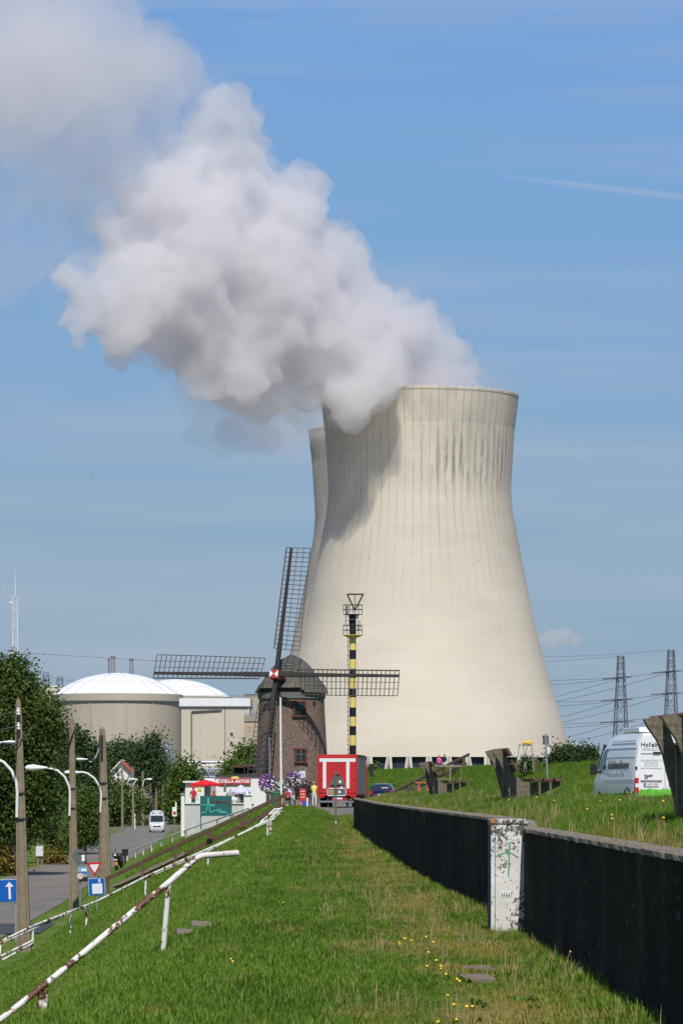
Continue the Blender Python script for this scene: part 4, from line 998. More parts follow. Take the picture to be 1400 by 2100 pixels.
for k, (d, e) in enumerate(((vv2, uu2), (uu2, -vv2), (-vv2, -uu2), (-uu2, vv2))):
    d = d.normalized(); e = e.normalized(); off = nrm * (.12 if k % 2 else -.12)
    L = (262 * mp / math.cos(tilt) if k in (0, 2) else Ls)
    if k == 2: L *= 1.02
    mb = MB(); n_ = 6
    p0 = hub + off
    s0 = [p0 + d * (L * q / n_) for q in range(n_ + 1)]
    for q in range(n_):
        w = .29 - .02 * q; mb.bar(s0[q], s0[q + 1], w, w * .8, up=nrm)
    mb.bar(p0, p0 + d * 2.6, .33, .2, up=nrm)
    st = mb.build('sail', 'mill_stock', wm)
    wide, narrow, r0 = 1.52, .40, 2.1 if k != 3 else 1.2
    nb = 22
    def tw(s_):                                   # weather angle along the sail
        return R(20 - 15 * s_)
    def pos(s_, c): 
        a = tw(s_); return p0 + d * (r0 + (L - r0) * s_) + (e * math.cos(a) - nrm * math.sin(a)) * c
    for q in range(nb + 1):
        s_ = q / nb
        mb = MB(); mb.bar(pos(s_, -narrow), pos(s_, wide), .05, .05, up=nrm); mb.build('sail_bar', 'mill_lath', st)
    for c, w in ((-narrow, .10), (wide, .06), (wide * .66, .045), (wide * .33, .045)):
        mb = MB(); mb.tube([pos(q / 8, c) for q in range(9)], w / 2, 4); mb.build('sail_lath', 'mill_lath', st)

# ------------------------------------------------------------------ striped beacon
BY = 312.0; bx = (723 - 700) / FPX * BY; bz = h1(bx, BY); bp = BY / FPX
bc = thing('striped_beacon', 'tall yellow and black banded navigation beacon column with triangle topmark', 'beacon', (bx, BY, bz))
M('beacon_yellow', (.74, .58, .16), .5, .05, 2, dirt=(.5, .36, .10), dirt_at=.72); M('beacon_black', (.012, .013, .016), .45, .3)
r = 7.0 * bp; Z = lambda py: EYE + (HOR - py) * bp - bz
edges = [1302, 1333, 1352, 1371.5, 1390.5, 1412, 1430, 1451, 1470, 1489, 1508, 1528.5, 1548, 1568, 1588, 1607, 1627, 1650]
for i in range(len(edges) - 1):
    z1, z0_ = Z(edges[i]), max(-.1, Z(edges[i + 1]))
    if z1 <= z0_: break
    mb = MB(); mb.lathe([(r, z0_), (r, z1)], 32, close=False); mb.build('band', 'beacon_yellow' if i % 2 == 0 else 'beacon_black', bc, smooth=40)
    zlast = z0_
mb = MB(); mb.lathe([(r + .35, -.1), (r + .35, .12), (r + .02, .2)], 24); mb.build('foot', 'beacon_black', bc)
mb = MB(); mb.lathe([(r, Z(1309)), (20.5 * bp, Z(1303)), (20.5 * bp, Z(1302)), (.05, Z(1302))], 32, close=False); mb.build('lower_platform', 'beacon_yellow', bc, smooth=30)
mb = MB(); mb.lathe([(r - .01, Z(1302)), (r - .01, Z(1263)), (r + .06, Z(1262)), (20 * bp, Z(1260.5)), (20 * bp, Z(1260)), (.05, Z(1260))], 32, close=False); mb.build('upper_column', 'beacon_black', bc, smooth=30)
for zb, zt_, posts in ((Z(1302), Z(1282.5), 10), (Z(1260), Z(1240.5), 10)):
    rr = 20.2 * bp
    mb = MB()
    for q in range(posts):
        a = 2 * math.pi * (q + .5) / posts; mb.tube([(rr * math.cos(a), rr * math.sin(a), zb), (rr * math.cos(a), rr * math.sin(a), zt_)], .022, 5)
    for zz in (zt_, (zb + zt_) / 2): mb.tube([(rr * math.cos(2 * math.pi * q / 20), rr * math.sin(2 * math.pi * q / 20), zz) for q in range(21)], .022, 5, caps=False)
    mb.build('guard_rail', 'dark_metal', bc)
T0, T1, T2 = (711.5, 1219), (744.5, 1219), (727.5, 1252)
for a, c in ((T0, T1), (T0, T2), (T1, T2)):
    mb = MB(); mb.bar(((a[0] - 723) * bp, -.2, Z(a[1])), ((c[0] - 723) * bp, -.2, Z(c[1])), .12, .12); mb.build('topmark_bar', 'dark_metal', bc)
mb = MB(); mb.tube([((727.5 - 723) * bp, -.15, Z(1262)), ((727.5 - 723) * bp, -.15, Z(1219))], .03, 6); mb.build('topmark_mast', 'dark_metal', bc)
mb = MB(); mb.box(((711 - 723) * bp, .1, Z(1250)), (.22, .2, .75)); mb.build('control_box', 'steel_pale', bc)
mb = MB(); mb.ell(((731 - 723) * bp, -.42, Z(1264)), (.16, .16, .14)); mb.tube([((731 - 723) * bp, -.42, Z(1264)), ((732 - 723) * bp, -.40, Z(1270))], [.15, .1], 10); mb.build('lamp', 'tank_grey', bc, smooth=40)
mb = MB(); mb.lathe([(r + .012, Z(1271)), (r + .012, Z(1269.7))], 32, close=False); mb.build('collar', 'white_trim', bc)
mb = MB()
for s_ in (-1, 1): mb.tube([((735.5 + s_ * 2 - 723) * bp, -.5, Z(1292)), ((735.5 + s_ * 2 - 723) * bp, -.5, Z(1274))], .025, 5)
mb.tube([((733.5 - 723) * bp, -.5, Z(1274)), ((737.5 - 723) * bp, -.5, Z(1274))], .025, 5); mb.build('gate_hoop', 'dark_metal', bc)
# ladder
lad = MB(); xl = (713.5 - 723) * bp
for dy in (-.18, .18): lad.tube([(xl, dy, .3), (xl, dy, Z(1302))], .02, 4)
q = 1306
while q < 1600:
    lad.tube([(xl, -.2, Z(q)), (xl, .2, Z(q))], .02, 4); lad.bar((xl - .12, 0, Z(q)), (xl + .22, 0, Z(q)), .03); q += 9.6
xl2 = (709 - 723) * bp
for dx_ in (0, .27): lad.tube([(xl2 + dx_, -.1, Z(1283)), (xl2 + dx_, -.1, Z(1241))], .02, 4)
q = 1246
while q < 1283:
    lad.tube([(xl2, -.1, Z(q)), (xl2 + .27, -.1, Z(q))], .018, 4); q += 9
tag(lad.build('ladder', 'dark_metal', bc), kind='stuff')
# ------------------------------------------------------------------ cafe below the mill
M('whitewash', (.76, .75, .72), .8, .06, 2, dirt=(.55, .52, .47), dirt_at=.7); M('cafe_grey', (.36, .36, .37), .7, .1, 2); M('sign_red', (.56, .015, .02), .4, .08); M('umbrella_red', (.72, .02, .02), .7, .12, 3); M('umbrella_lilac', (.55, .56, .74), .75, .08, 3)
M('board_green', (.020, .115, .105), .5, .15, 2); M('board_teal', (.10, .55, .47), .5, .05); M('board_text', (.11, .05, .045), .6); M('roof_brown', (.10, .045, .035), .8, .3); M('sign_yellow', (.80, .55, .05), .5); M('roof_felt', (.05, .05, .052), .9)
CY = 288.0; cp = CY / FPX
def X(px, Y): return (px - 700) / FPX * Y
def Zp(py, Y): return EYE + (HOR - py) / FPX * Y
cafe = thing('cafe_building', 'low white cafe building with red lettered sign left of the windmill', 'building', (X(470, CY), CY, h1(X(470, CY), CY) - .5))
def wbox(par, nm, x0, x1, y0, y1, Yf, dep, mat, **k):
    mb = MB(); a, c = X(x0, Yf), X(x1, Yf); z1, z0_ = Zp(y0, Yf), Zp(y1, Yf)
    mb.box(((a + c) / 2, Yf + dep / 2, (z0_ + z1) / 2), (c - a, dep, z1 - z0_)); return mb.build(nm, mat, par, world=True, **k)
wbox(cafe, 'main_wall', 443, 545, 1592, 1700, CY, 6, 'whitewash')
wbox(cafe, 'roof_edge', 441, 547, 1589.5, 1592, CY - .15, 6.4, 'roof_felt')
wbox(cafe, 'annex_wall', 380, 419, 1605, 1720, CY - .6, 5, 'whitewash')
wbox(cafe, 'annex_roof', 375, 432, 1601.5, 1605, CY - .9, 5.5, 'white_trim')
wbox(cafe, 'shutter_door', 419, 443, 1609, 1690, CY + .2, .3, 'cafe_grey')
wbox(cafe, 'door_lintel', 419, 443, 1596, 1609, CY + .1, 3, 'whitewash')
wbox(cafe, 'side_return', 376.5, 380, 1606, 1720, CY - .5, 4.8, 'roof_felt')
wbox(cafe, 'wall_lamp', 459, 464, 1608, 1614, CY - .3, .25, 'grey_trim')
wbox(cafe, 'notice', 405.5, 413.5, 1616, 1621.5, CY - .66, .06, 'sign_yellow')
sg = wbox(cafe, 'sign_board', 449, 514, 1597.5, 1608.5, CY - .16, .14, 'sign_red')
wbox(cafe, 'dark_opening', 479, 503, 1625, 1652, CY - .04, .1, 'shutter_dark')
text_obj('sign_lettering', 'STELLA ARTOIS', 8.3 * cp * 1.08, 'clean_white', sg, Matrix.Translation(-Vector(cafe.location)) @ FRONT(X(481.5, CY), CY - .19, Zp(1602.8, CY)), .01, offset=.012, sx=.98)
mb = MB(); mb.ell((X(482, CY) - cafe.location.x, -.1, Zp(1596, CY) - cafe.location.z), (.30, .06, .2)); mb.build('sign_crest', 'beacon_yellow', cafe, smooth=40)
# terrace walls
tw_ = thing('terrace_wall', 'low white terrace wall with square pillars in front of the cafe', 'wall', (X(450, 268), 268, h1(X(450, 268), 268) - .6))
M('old_whitewash', (.50, .495, .48), .85, .12, 1.5, dirt=(.33, .32, .30), dirt_at=.58)
wbox(tw_, 'wall', 378, 520, 1648.5, 1715, 268, .35, 'old_whitewash')
wbox(tw_, 'coping', 376, 521, 1646.5, 1648.5, 267.9, .55, 'white_trim')
for a, c, y in ((371.5, 378.5, 1629), (500, 516, 1631)): wbox(tw_, 'pillar', a, c, y, 1715, 267.6, .6, 'whitewash'); wbox(tw_, 'pillar_cap', a - .6, c + .6, y - 1.2, y, 267.5, .8, 'white_trim')
wbox(tw_, 'pillar', 505, 509, 1623, 1631, 267.8, .2, 'whitewash')
tw2 = thing('terrace_wall', 'short white wall stub with pillar beside the queue at the mill foot', 'wall', (X(595, 272), 272, h1(X(595, 272), 272)))
wbox(tw2, 'wall', 583, 604, 1650, 1664, 272, .35, 'whitewash'); wbox(tw2, 'pillar', 596, 604, 1632, 1664, 271.7, .5, 'whitewash')
# umbrellas
def umbrella(label, px, py_rim, wpx, hpx, Y, py_bot, mat, n=8):
    q = P(px, py_rim, Y); zb = Zp(py_bot, Y); k = Y / FPX; r = wpx / 2 * k; h = hpx * k
    t = thing('cafe_umbrella', label, 'umbrella', (q.x, Y, zb), R(11), 'cafe terrace umbrellas')
    mb = MB(); H = q.z - zb
    mb.lathe([(r, H), (r * .62, H + h * .46), (r * .3, H + h * .76), (.03, H + h)], n, close=False); mb.lathe([(r, H - .14), (r * 1.005, H)], n, close=False); mb.build('canopy', mat, t)
    mb = MB(); mb.tube([(0, 0, 0), (0, 0, H + h + .08)], .028, 8); mb.build('pole', 'grey_trim', t)
    mb = MB()
    for i in range(n):
        a = 2 * math.pi * i / n; mb.bar((.03 * math.cos(a), .03 * math.sin(a), H + h * .9), (r * .98 * math.cos(a), r * .98 * math.sin(a), H - .01), .015)
    tag(mb.build('ribs', 'grey_trim', t), kind='stuff')
    mb = MB(); mb.box((0, 0, .05), (.5, .5, .1)); mb.build('base', 'grey_trim', t); return t
umbrella('large red umbrella over the left part of the cafe terrace', 421.5, 1608.5, 66, 9.5, 276, 1665, 'umbrella_red', 4)
umbrella('lilac umbrella with scalloped edge below the red cafe sign', 494, 1624, 40, 14.5, 272, 1662, 'umbrella_lilac')
umbrella('half hidden lilac umbrella behind the flagpole', 587, 1624, 25, 11, 278, 1660, 'umbrella_lilac')
umbrella('small grey closed-in umbrella left of the lilac one', 473, 1628, 20, 8, 276, 1662, 'cafe_grey')
# green board with line drawing
GYb = 252.0; g = thing('green_board', 'dark green board with teal outline of a mill on the slope below the cafe', 'sign', (X(443, GYb), GYb, h1(X(443, GYb), GYb)))
gp = GYb / FPX
wbox(g, 'panel', 410.5, 475.5, 1632, 1673.5, GYb, .07, 'board_green')
for px in (412, 474): wbox(g, 'post', px - 1, px + 1, 1634, 1700, GYb + .08, .08, 'board_green')
def bl(px, py): return Vector((X(px, GYb) - g.location.x, -.015, Zp(py, GYb) - g.location.z))
def polyl(nm, pts, mat, r=.022):
    mb = MB()
    for a, c in zip(pts[:-1], pts[1:]): mb.bar(bl(*a), bl(*c), r * 2, .03, up=(0, 1, 0))
    return mb.build(nm, mat, g)
polyl('drawn_line', [(412, 1667.3), (420, 1666.5), (424, 1662), (424.5, 1654), (425, 1651)], 'board_teal')
polyl('drawn_line', [(412, 1649.5), (440, 1653.5), (440, 1650.5), (428.5, 1649.5)], 'board_teal'); polyl('drawn_line', [(413, 1651.5), (412, 1649.5)], 'board_teal')
polyl('drawn_line', [(426, 1650), (426.5, 1636), (428, 1636), (428.5, 1650)], 'board_teal')
polyl('drawn_line', [(429, 1652), (431, 1664), (434, 1667), (438, 1663), (443, 1662), (448, 1664), (452, 1666.5), (468, 1667.3)], 'board_teal')
polyl('drawn_line', [(446, 1663), (449.5, 1659), (453, 1663.5), (463, 1665)], 'board_teal')
text_obj('board_lettering', 'De Molen', .36, 'board_text', g, Matrix.Translation(-Vector(g.location)) @ frame((X(449, GYb), GYb - .01, Zp(1644.5, GYb)), (1, 0, .0), (.25, 0, 1)), .008, offset=.006)
# pergola behind the cafe
pg = thing('pergola', 'dark wooden shelter with brown roof behind the cafe sign', 'shelter', (X(497, 310), 310, h1(X(497, 310), 310)))
wbox(pg, 'roof', 476, 498, 1570, 1574, 310, 3, 'roof_brown'); wbox(pg, 'roof', 496, 530, 1567.5, 1572.5, 310.3, 3, 'roof_brown')
wbox(pg, 'back_wall', 479, 528, 1574, 1670, 312.5, .2, 'shutter_dark'); wbox(pg, 'parapet', 479, 530, 1587, 1670, 310.1, .15, 'roof_felt')
for px in (478.5, 501, 528): wbox(pg, 'post', px - .8, px + .8, 1573, 1670, 310.05, .12, 'roof_felt')
# flag pole, thin poles
fp = thing('flagpole', 'slim white flagpole in front of the windmill', 'flagpole', (X(576.5, 262), 262, h1(X(576.5, 262), 262)))
mb = MB(); mb.tube([P(576.8, 1662, 262), P(575, 1431, 262)], [.085, .06], 10); mb.build('pole', 'clean_white', fp, smooth=40, world=True)
mb = MB(); mb.box((X(575, 262), 262, Zp(1430, 262)), (.22, .1, .06)); mb.build('truck_cap', 'grey_trim', fp, world=True)
for (px, ya, yb, mt, lab) in ((553, 1516, 1586, 'steel_pale', 'thin pale lamp post in front of the left mill wall'), (600.5, 1512, 1640, 'grey_trim', 'thin grey lamp post against the brick mill wall')):
    t = thing('slim_post', lab, 'post', (X(px, 285), 285, h1(X(px, 285), 285)))
    mb = MB(); mb.tube([P(px, 1660, 285), P(px - .6, ya, 285)], .04, 8); mb.build('pole', mt, t, world=True); mb = MB(); mb.lathe([(.03, 0), (.10, .03), (.10, .07), (.02, .12)], 10, c=P(px - .6, ya, 285)); mb.build('lamp_cap', mt, t, world=True)
# flower baskets
M('petunia_purple', (.14, .03, .28), .7, .4, 12); M('petunia_white', (.75, .74, .76), .7, .1); M('petunia_pink', (.34, .05, .22), .7, .4, 12); M('leaf_basket', (.035, .07, .018), .7, .4, 8); M('bin_green', (.05, .17, .10), .5, .1)
def flower_ball(label, px, py, rx, ry, Y, cols, seed):
    q = P(px, py, Y); k = Y / FPX; r_ = random.Random(seed); zb = h1(q.x, Y)
    t = thing('flower_basket', label, 'flowers', (q.x, Y, zb), 0, 'hanging flower baskets by the mill')
    mb = MB(); mb.tube([(0, .1, 0), (0, .1, q.z - zb + .3)], .035, 8); mb.build('stand', 'dark_metal', t)
    mb = MB(); H = q.z - zb
    for i in range(700):
        a, b_, c = r_.gauss(0, 1), r_.gauss(0, 1), r_.gauss(0, 1); L = math.sqrt(a * a + b_ * b_ + c * c); s_ = r_.random() ** .4 / L
        p = Vector((a * s_ * rx * k, b_ * s_ * rx * k * .8, H + c * s_ * ry * k)); d = Vector((r_.uniform(-1, 1), r_.uniform(-1, 1), r_.uniform(-1, 1))).normalized(); e = d.orthogonal().normalized(); l = r_.uniform(.05, .1)
        mb.add([p, p + d * l + e * l * .4, p + d * l * 1.7, p + d * l - e * l * .4], [(0, 1, 2, 3)])
    tag(mb.build('foliage', 'leaf_basket', t), kind='stuff')
    for mt, cnt, zone in cols:
        mb = MB()
        for i in range(cnt):
            a, b_, c = r_.gauss(0, .8) + zone[0], r_.gauss(0, 1) - .6, r_.gauss(0, .8) + zone[1]; L = max(1, math.sqrt(a * a + b_ * b_ + c * c)); s_ = r_.uniform(.9, 1.08) / L
            p = Vector((a * s_ * rx * k, b_ * s_ * rx * k * .8, H + c * s_ * ry * k)); rr = r_.uniform(.045, .075)
            nrm_ = Vector((a, b_ - .8, c + .4)).normalized(); e = nrm_.orthogonal().normalized(); f_ = nrm_.cross(e)
            mb.add([p + nrm_ * .02] + [p + (e * math.cos(2 * math.pi * j / 6) + f_ * math.sin(2 * math.pi * j / 6)) * rr * (1 if j % 2 else .8) - nrm_ * .01 for j in range(6)], [(0, j + 1, (j + 1) % 6 + 1) for j in range(6)])
        tag(mb.build('blossoms', mt, t), kind='stuff')
flower_ball('left flower basket, purple petunias above a white cluster, at the mill foot', 550, 1607, 20, 20, 270, [('petunia_purple', 150, (-.4, .4)), ('petunia_pink', 50, (-1, .6)), ('petunia_white', 130, (.3, -.9))], 1)
flower_ball('right flower basket, white and purple petunias beside the flagpole', 605, 1600, 21, 18, 270, [('petunia_purple', 90, (-.2, .7)), ('petunia_white', 110, (.5, -.2))], 2)
flower_ball('dark middle flower basket with few white blossoms at the mill foot', 577, 1614, 13, 15, 272, [('petunia_white', 40, (.2, .1))], 3)
bn = thing('green_planter', 'squat green bin below the white flowers at the mill foot', 'bin', (X(566, 262), 262, h1(X(566, 262), 262)))
mb = MB(); H = Zp(1627, 262) - bn.location.z; mb.lathe([(.24, 0), (.30, H * .9), (.32, H)], 20); mb.build('body', 'bin_green', bn, smooth=30)
mb = MB(); mb.lathe([(.33, H), (.33, H + .05), (.1, H + .12), (.02, H + .12)], 20); mb.build('lid', 'bin_green', bn, smooth=30)

# ------------------------------------------------------------------ vehicles
M('truck_red', (.50, .020, .022), .42, .12, 2.5, coat=.25, dirt=(.38, .03, .028), dirt_at=.6); M('curtain_grey', (.20, .225, .20), .7, .12, 2); M('tyre', (.018, .018, .018), .9); M('chassis', (.02, .02, .022), .7, .2); M('chrome', (.55, .55, .57), .25, .1, 3, metal=.9)
M('lamp_red', (.45, .02, .015), .2, .1); M('lamp_white', (.75, .75, .72), .2); M('plate_white', (.74, .74, .72), .4, .03); M('auto_glass', (.02, .028, .035), .08, .2, 1, spec=.8); M('lamp_orange', (.85, .25, .02), .3)
def wheel(par, x, y, r, w, nm='wheel', rz=0):
    mb = MB(); A = Matrix.Translation((x, y, r)) @ Matrix.Rotation(R(90), 4, 'Y')
    prof_ = [(r * .62, -w / 2), (r * .93, -w / 2), (r, -w * .32), (r, w * .32), (r * .93, w / 2), (r * .62, w / 2)]
    mb.lathe(prof_, 24, close=False); mb.v = [tuple(A @ Vector(v)) for v in mb.v]; t_ = mb.build('wheel', 'tyre', par, smooth=40)
    mb = MB(); mb.lathe([(r * .62, -w * .42), (r * .62, w * .42)], 20, close=True); mb.v = [tuple(A @ Vector(v)) for v in mb.v]; mb.build('rim', 'steel_pale', t_)
tk = thing('box_truck', 'red box truck with a white double T on its tail, parked by the mill', 'truck', (X(692, 250), 250, ground_z(X(692, 250), 250) + .05), R(-5))
def lb(par, nm, c, size, mat, bevel=0.0): 
    mb = MB(); mb.box(c, size); return mb.build(nm, mat, par, bevel=bevel)
lb(tk, 'cargo_box', (0, 3.25, 2.12), (2.50, 6.4, 2.50), 'curtain_grey')
for s_ in (-1, 1):
    lb(tk, 'corner_post', (s_ * 1.24, .02, 2.12), (.10, .16, 2.54), 'truck_red', .01); lb(tk, 'corner_post', (s_ * 1.22, 6.43, 2.12), (.12, .10, 2.54), 'truck_red', .01)
    lb(tk, 'side_rail', (s_ * 1.255, 3.25, 3.36), (.03, 6.4, .10), 'chassis'); lb(tk, 'side_skirt', (s_ * 1.2, 3.25, .82), (.06, 6.3, .22), 'chassis')
lb(tk, 'roof_rail', (0, .02, 3.36), (2.58, .18, .13), 'truck_red', .01)
dr = lb(tk, 'tail_lift', (0, -.03, 2.13), (2.36, .12, 2.34), 'truck_red', .01)
for x, z, w, h in ((0, 3.06, 2.32, .22), (-.83, 2.1, .21, 1.72), (.67, 2.1, .21, 1.72)): lb(dr, 'white_stripe', (x, -.1, z), (w, .02, h), 'plate_white')
for x in (-1.05, 1.05):
    for z in (2.75, 1.85): lb(dr, 'hinge', (x, -.11, z), (.16, .04, .07), 'truck_red', .005)
for x in (-.35, .28): mb = MB(); mb.tube([(x, -.115, 1.02), (x, -.115, 2.92)], .018, 6); mb.build('lock_rod', 'truck_red', dr)
lb(dr, 'panel_seam', (-.08, -.092, 2.1), (.02, .012, 1.7), 'chassis'); lb(dr, 'panel_seam', (0, -.092, 1.22), (2.3, .012, .02), 'chassis')
lb(tk, 'rear_frame', (0, .05, .86), (2.4, .2, .16), 'truck_red'); lb(tk, 'rear_panel', (.1, .0, .52), (.95, .1, .25), 'truck_red')
lb(tk, 'bumper', (0, -.02, .40), (2.4, .12, .12), 'chrome'); lb(tk, 'plate', (.05, -.07, .60), (.52, .02, .11), 'plate_white')
for s_ in (-1, 1):
    lb(tk, 'mud_flap', (s_ * .62, .1, .45), (.14, .1, .9), 'chassis'); lb(tk, 'tail_light', (s_ * 1.02, -.06, .72), (.36, .06, .13), 'lamp_red'); lb(tk, 'marker_light', (s_ * 1.1, -.065, .98), (.18, .05, .06), 'lamp_red')
    wheel(tk, s_ * 1.02, 1.6, .46, .42); wheel(tk, s_ * 1.02, 5.9, .46, .3)
lb(tk, 'axle_beam', (0, 1.6, .46), (1.9, .14, .14), 'chassis'); lb(tk, 'chassis_frame', (0, 3.6, .66), (.9, 7, .2), 'chassis')
mb = MB(); mb.loft([[(-1.2, y, .6), (1.2, y, .6), (1.2, y, zt_), (-1.2, y, zt_)] for y, zt_ in ((6.7, 2.9), (8.2, 2.85), (8.6, 2.4), (8.75, 1.2))]); mb.build('cab', 'truck_red', tk, bevel=.05)
lb(tk, 'windscreen', (0, 8.62, 2.05), (2.1, .06, .7), 'auto_glass')
for s_ in (-1, 1): lb(tk, 'mirror', (s_ * 1.52, 8.2, 2.45), (.26, .12, .85), 'chassis', .03); lb(tk, 'mirror_arm', (s_ * 1.3, 8.2, 2.85), (.4, .05, .05), 'chassis')
# sign seen from behind in front of the truck
M('sign_back', (.11, .125, .125), .55, .15, 4); M('pole_olive', (.16, .14, .085), .7, .25, 3, vscale=(1, 1, .3)); M('brown_tape', (.42, .24, .13), .7)
SY = 128.0; sp = SY / FPX
ts = thing('warning_sign', 'grey back of a triangular road sign on an olive post before the red truck', 'sign', (X(688, SY), SY, h1(X(688, SY), SY)))
mb = MB(); mb.tube([P(688.3, 1712, SY), P(688, 1584, SY)], .036, 10); mb.build('post', 'pole_olive', ts, smooth=40, world=True)
tri = [(X(673, SY), Zp(1614, SY)), (X(708, SY), Zp(1614, SY)), (X(703, SY), Zp(1599, SY)), (X(692, SY), Zp(1584, SY)), (X(686, SY), Zp(1583, SY)), (X(681, SY), Zp(1598, SY))]
A = Matrix(((1, 0, 0, 0), (0, 0, 1, SY + .06), (0, 1, 0, 0), (0, 0, 0, 1)))
mb = MB(); mb.prism(tri, .025, A); tp = mb.build('triangle_back', 'sign_back', ts, world=True)
wbox(ts, 'mounting_rail', 677, 704, 1609.5, 1611.5, SY + .03, .04, 'chassis'); wbox(ts, 'mounting_rail', 684, 696, 1588, 1590, SY + .03, .04, 'chassis')
for px, py in ((697, 1603.5), (700, 1613)): wbox(ts, 'sticker', px - 2.3, px + 2.3, py - 2.6, py + 2.6, SY + .055, .004, 'sticker')
pl = wbox(ts, 'lower_plate', 671, 709, 1617, 1631.5, SY + .05, .02, 'sign_back')
for a, c, y0, y1 in ((670.5, 709.5, 1616, 1618), (670.5, 709.5, 1630.5, 1632.5), (670.5, 672, 1616, 1632.5), (708, 709.5, 1616, 1632.5)): wbox(ts, 'plate_edge', a, c, y0, y1, SY + .035, .02, 'seam_grey')
wbox(ts, 'tape_patch', 673.5, 684, 1619, 1629.5, SY + .043, .004, 'brown_tape')
mb = MB(); mb.lathe([(.045, 0), (.045, .004)], 14); mb.v = [tuple(Matrix.Translation((X(696, SY), SY + .045, Zp(1624, SY))) @ Matrix.Rotation(R(90), 4, 'X') @ Vector(v)) for v in mb.v]; mb.build('round_sticker', 'sticker', ts, world=True)
wbox(ts, 'reflector', 687.3, 689.9, 1684.5, 1688.5, SY - .05, .01, 'sticker')

def body_loft(secs, W, zb, nside=9, mirror_round=.12):
    """secs: (y, z_top, width scale). Ring: up the left side, over the roof, down the right."""
    rings = []
    for y, zt_, ws in secs:
        ring = []
        for k in range(nside):
            t_ = k / (nside - 1); z = zb + (zt_ - zb) * t_; w = W(z) * ws
            if t_ > .86: w *= 1 - .10 * ((t_ - .86) / .14) ** 2
            ring.append((-w, y, z))
        wt_ = -ring[-1][0]
        for fx in (-.75, -.35, 0, .35, .75): ring.append((wt_ * fx, y, zt_ + .035 * (1 - fx * fx)))
        ring += [(-x, y_, z) for x, y_, z in reversed(ring[:nside])]
        rings.append(ring)
    return rings
def side_poly(par, nm, poly, x, mat, thick=.02, W=None, off=.006):
    """Panel on the left side (x<0): poly of (y, z) following the body width."""
    vs = [(-(W(z) + off), y, z) for y, z in poly]; n = len(vs); vin = [(v[0] + thick, v[1], v[2]) for v in vs]
    mb = MB(); mb.add(vs + vin, [tuple(range(n)), tuple(range(2 * n - 1, n - 1, -1))] + [(i, n + i, n + (i + 1) % n, (i + 1) % n) for i in range(n)]); return mb.build(nm, mat, par)
# white delivery van
M('van_white', (.80, .80, .80), .3, .04, 1.5, coat=.5, dirt=(.70, .69, .67), dirt_at=.62); M('van_green', (.12, .46, .035), .45, .35, 9); M('van_grey_text', (.06, .06, .065), .5); M('van_pale_text', (.50, .52, .54), .5); M('rubber', (.012, .012, .013), .7)
VY = 130.0; vx = X(1300, VY); vz = ground_z(vx + 1, VY) + .035
vn = thing('delivery_van', 'white high-roofed delivery van with green grass print along its lower edge', 'van', (vx + math.cos(R(11.4)) * .99, VY + math.sin(R(11.4)) * .99, vz), R(11.4))
Wv = lambda z: float(np.interp(z, [.3, .6, 1.1, 1.6, 2.1, 2.6], [.93, .97, .985, .96, .89, .76]))
secs = [(0.0, 2.50, .97), (.06, 2.56, .995), (.5, 2.60, 1), (2.0, 2.60, 1), (3.3, 2.58, 1), (3.9, 2.50, .995), (4.3, 2.30, .985), (4.75, 1.62, .98), (5.0, 1.30, .97), (5.45, 1.12, .95), (5.62, .95, .90), (5.68, .5, .86)]
mb = MB(); mb.loft(body_loft(secs, Wv, .30)); vb = mb.build('body', 'van_white', vn, smooth=35)
side_poly(vn, 'cab_window', [(3.72, 1.45), (3.72, 2.08), (4.05, 2.10), (4.62, 1.50), (4.55, 1.36)], 0, 'auto_glass', W=Wv)
mb = MB(); mb.add([(-.85, 4.36, 2.24), (.85, 4.36, 2.24), (.93, 4.99, 1.35), (-.93, 4.99, 1.35)], [(0, 1, 2, 3)]); mb.v = [(x, y + .03, z + .03) for x, y, z in mb.v]; mb.build('windscreen', 'auto_glass', vn)
for z0_, nm in ((1.05, 'body_moulding'), (2.10, 'roof_seam'), (1.80, 'panel_seam')):
    side_poly(vn, nm, [(.15, z0_), (3.9, z0_), (3.9, z0_ + (.02 if z0_ > 1.5 else .035)), (.15, z0_ + (.02 if z0_ > 1.5 else .035))], 0, 'cafe_grey' if z0_ > 1.5 else 'van_white', W=Wv, off=.012)
for dz in (2.28, 2.38): side_poly(vn, 'roof_rib', [(.3, dz), (3.3, dz), (3.3, dz + .025), (.3, dz + .025)], 0, 'van_white', W=Wv, off=.02)
for y in (3.62,): side_poly(vn, 'door_gap', [(y, .55), (y + .02, .55), (y + .02, 2.05), (y, 2.05)], 0, 'rubber', W=Wv, off=.004)
side_poly(vn, 'door_gap', [(2.2, 1.10), (2.22, 1.10), (2.22, 1.8), (2.2, 1.8)], 0, 'cafe_grey', W=Wv, off=.004)
side_poly(vn, 'green_print', [(.1, .32), (5.0, .32), (5.0, .50), (4.3, .56), (3.4, .60), (2.6, .58), (1.7, .63), (.9, .60), (.1, .66)], 0, 'van_green', W=Wv, off=.008)
lb(vn, 'mirror', (-1.2, 4.45, 1.42), (.22, .14, .36), 'rubber', .03); lb(vn, 'mirror_arm', (-1.04, 4.45, 1.32), (.18, .06, .08), 'rubber')
lb(vn, 'mirror', (1.2, 4.45, 1.42), (.22, .14, .36), 'rubber', .03)
for s_ in (-1, 1): wheel(vn, s_ * .84, .95, .35, .24); wheel(vn, s_ * .84, 4.6, .35, .24)
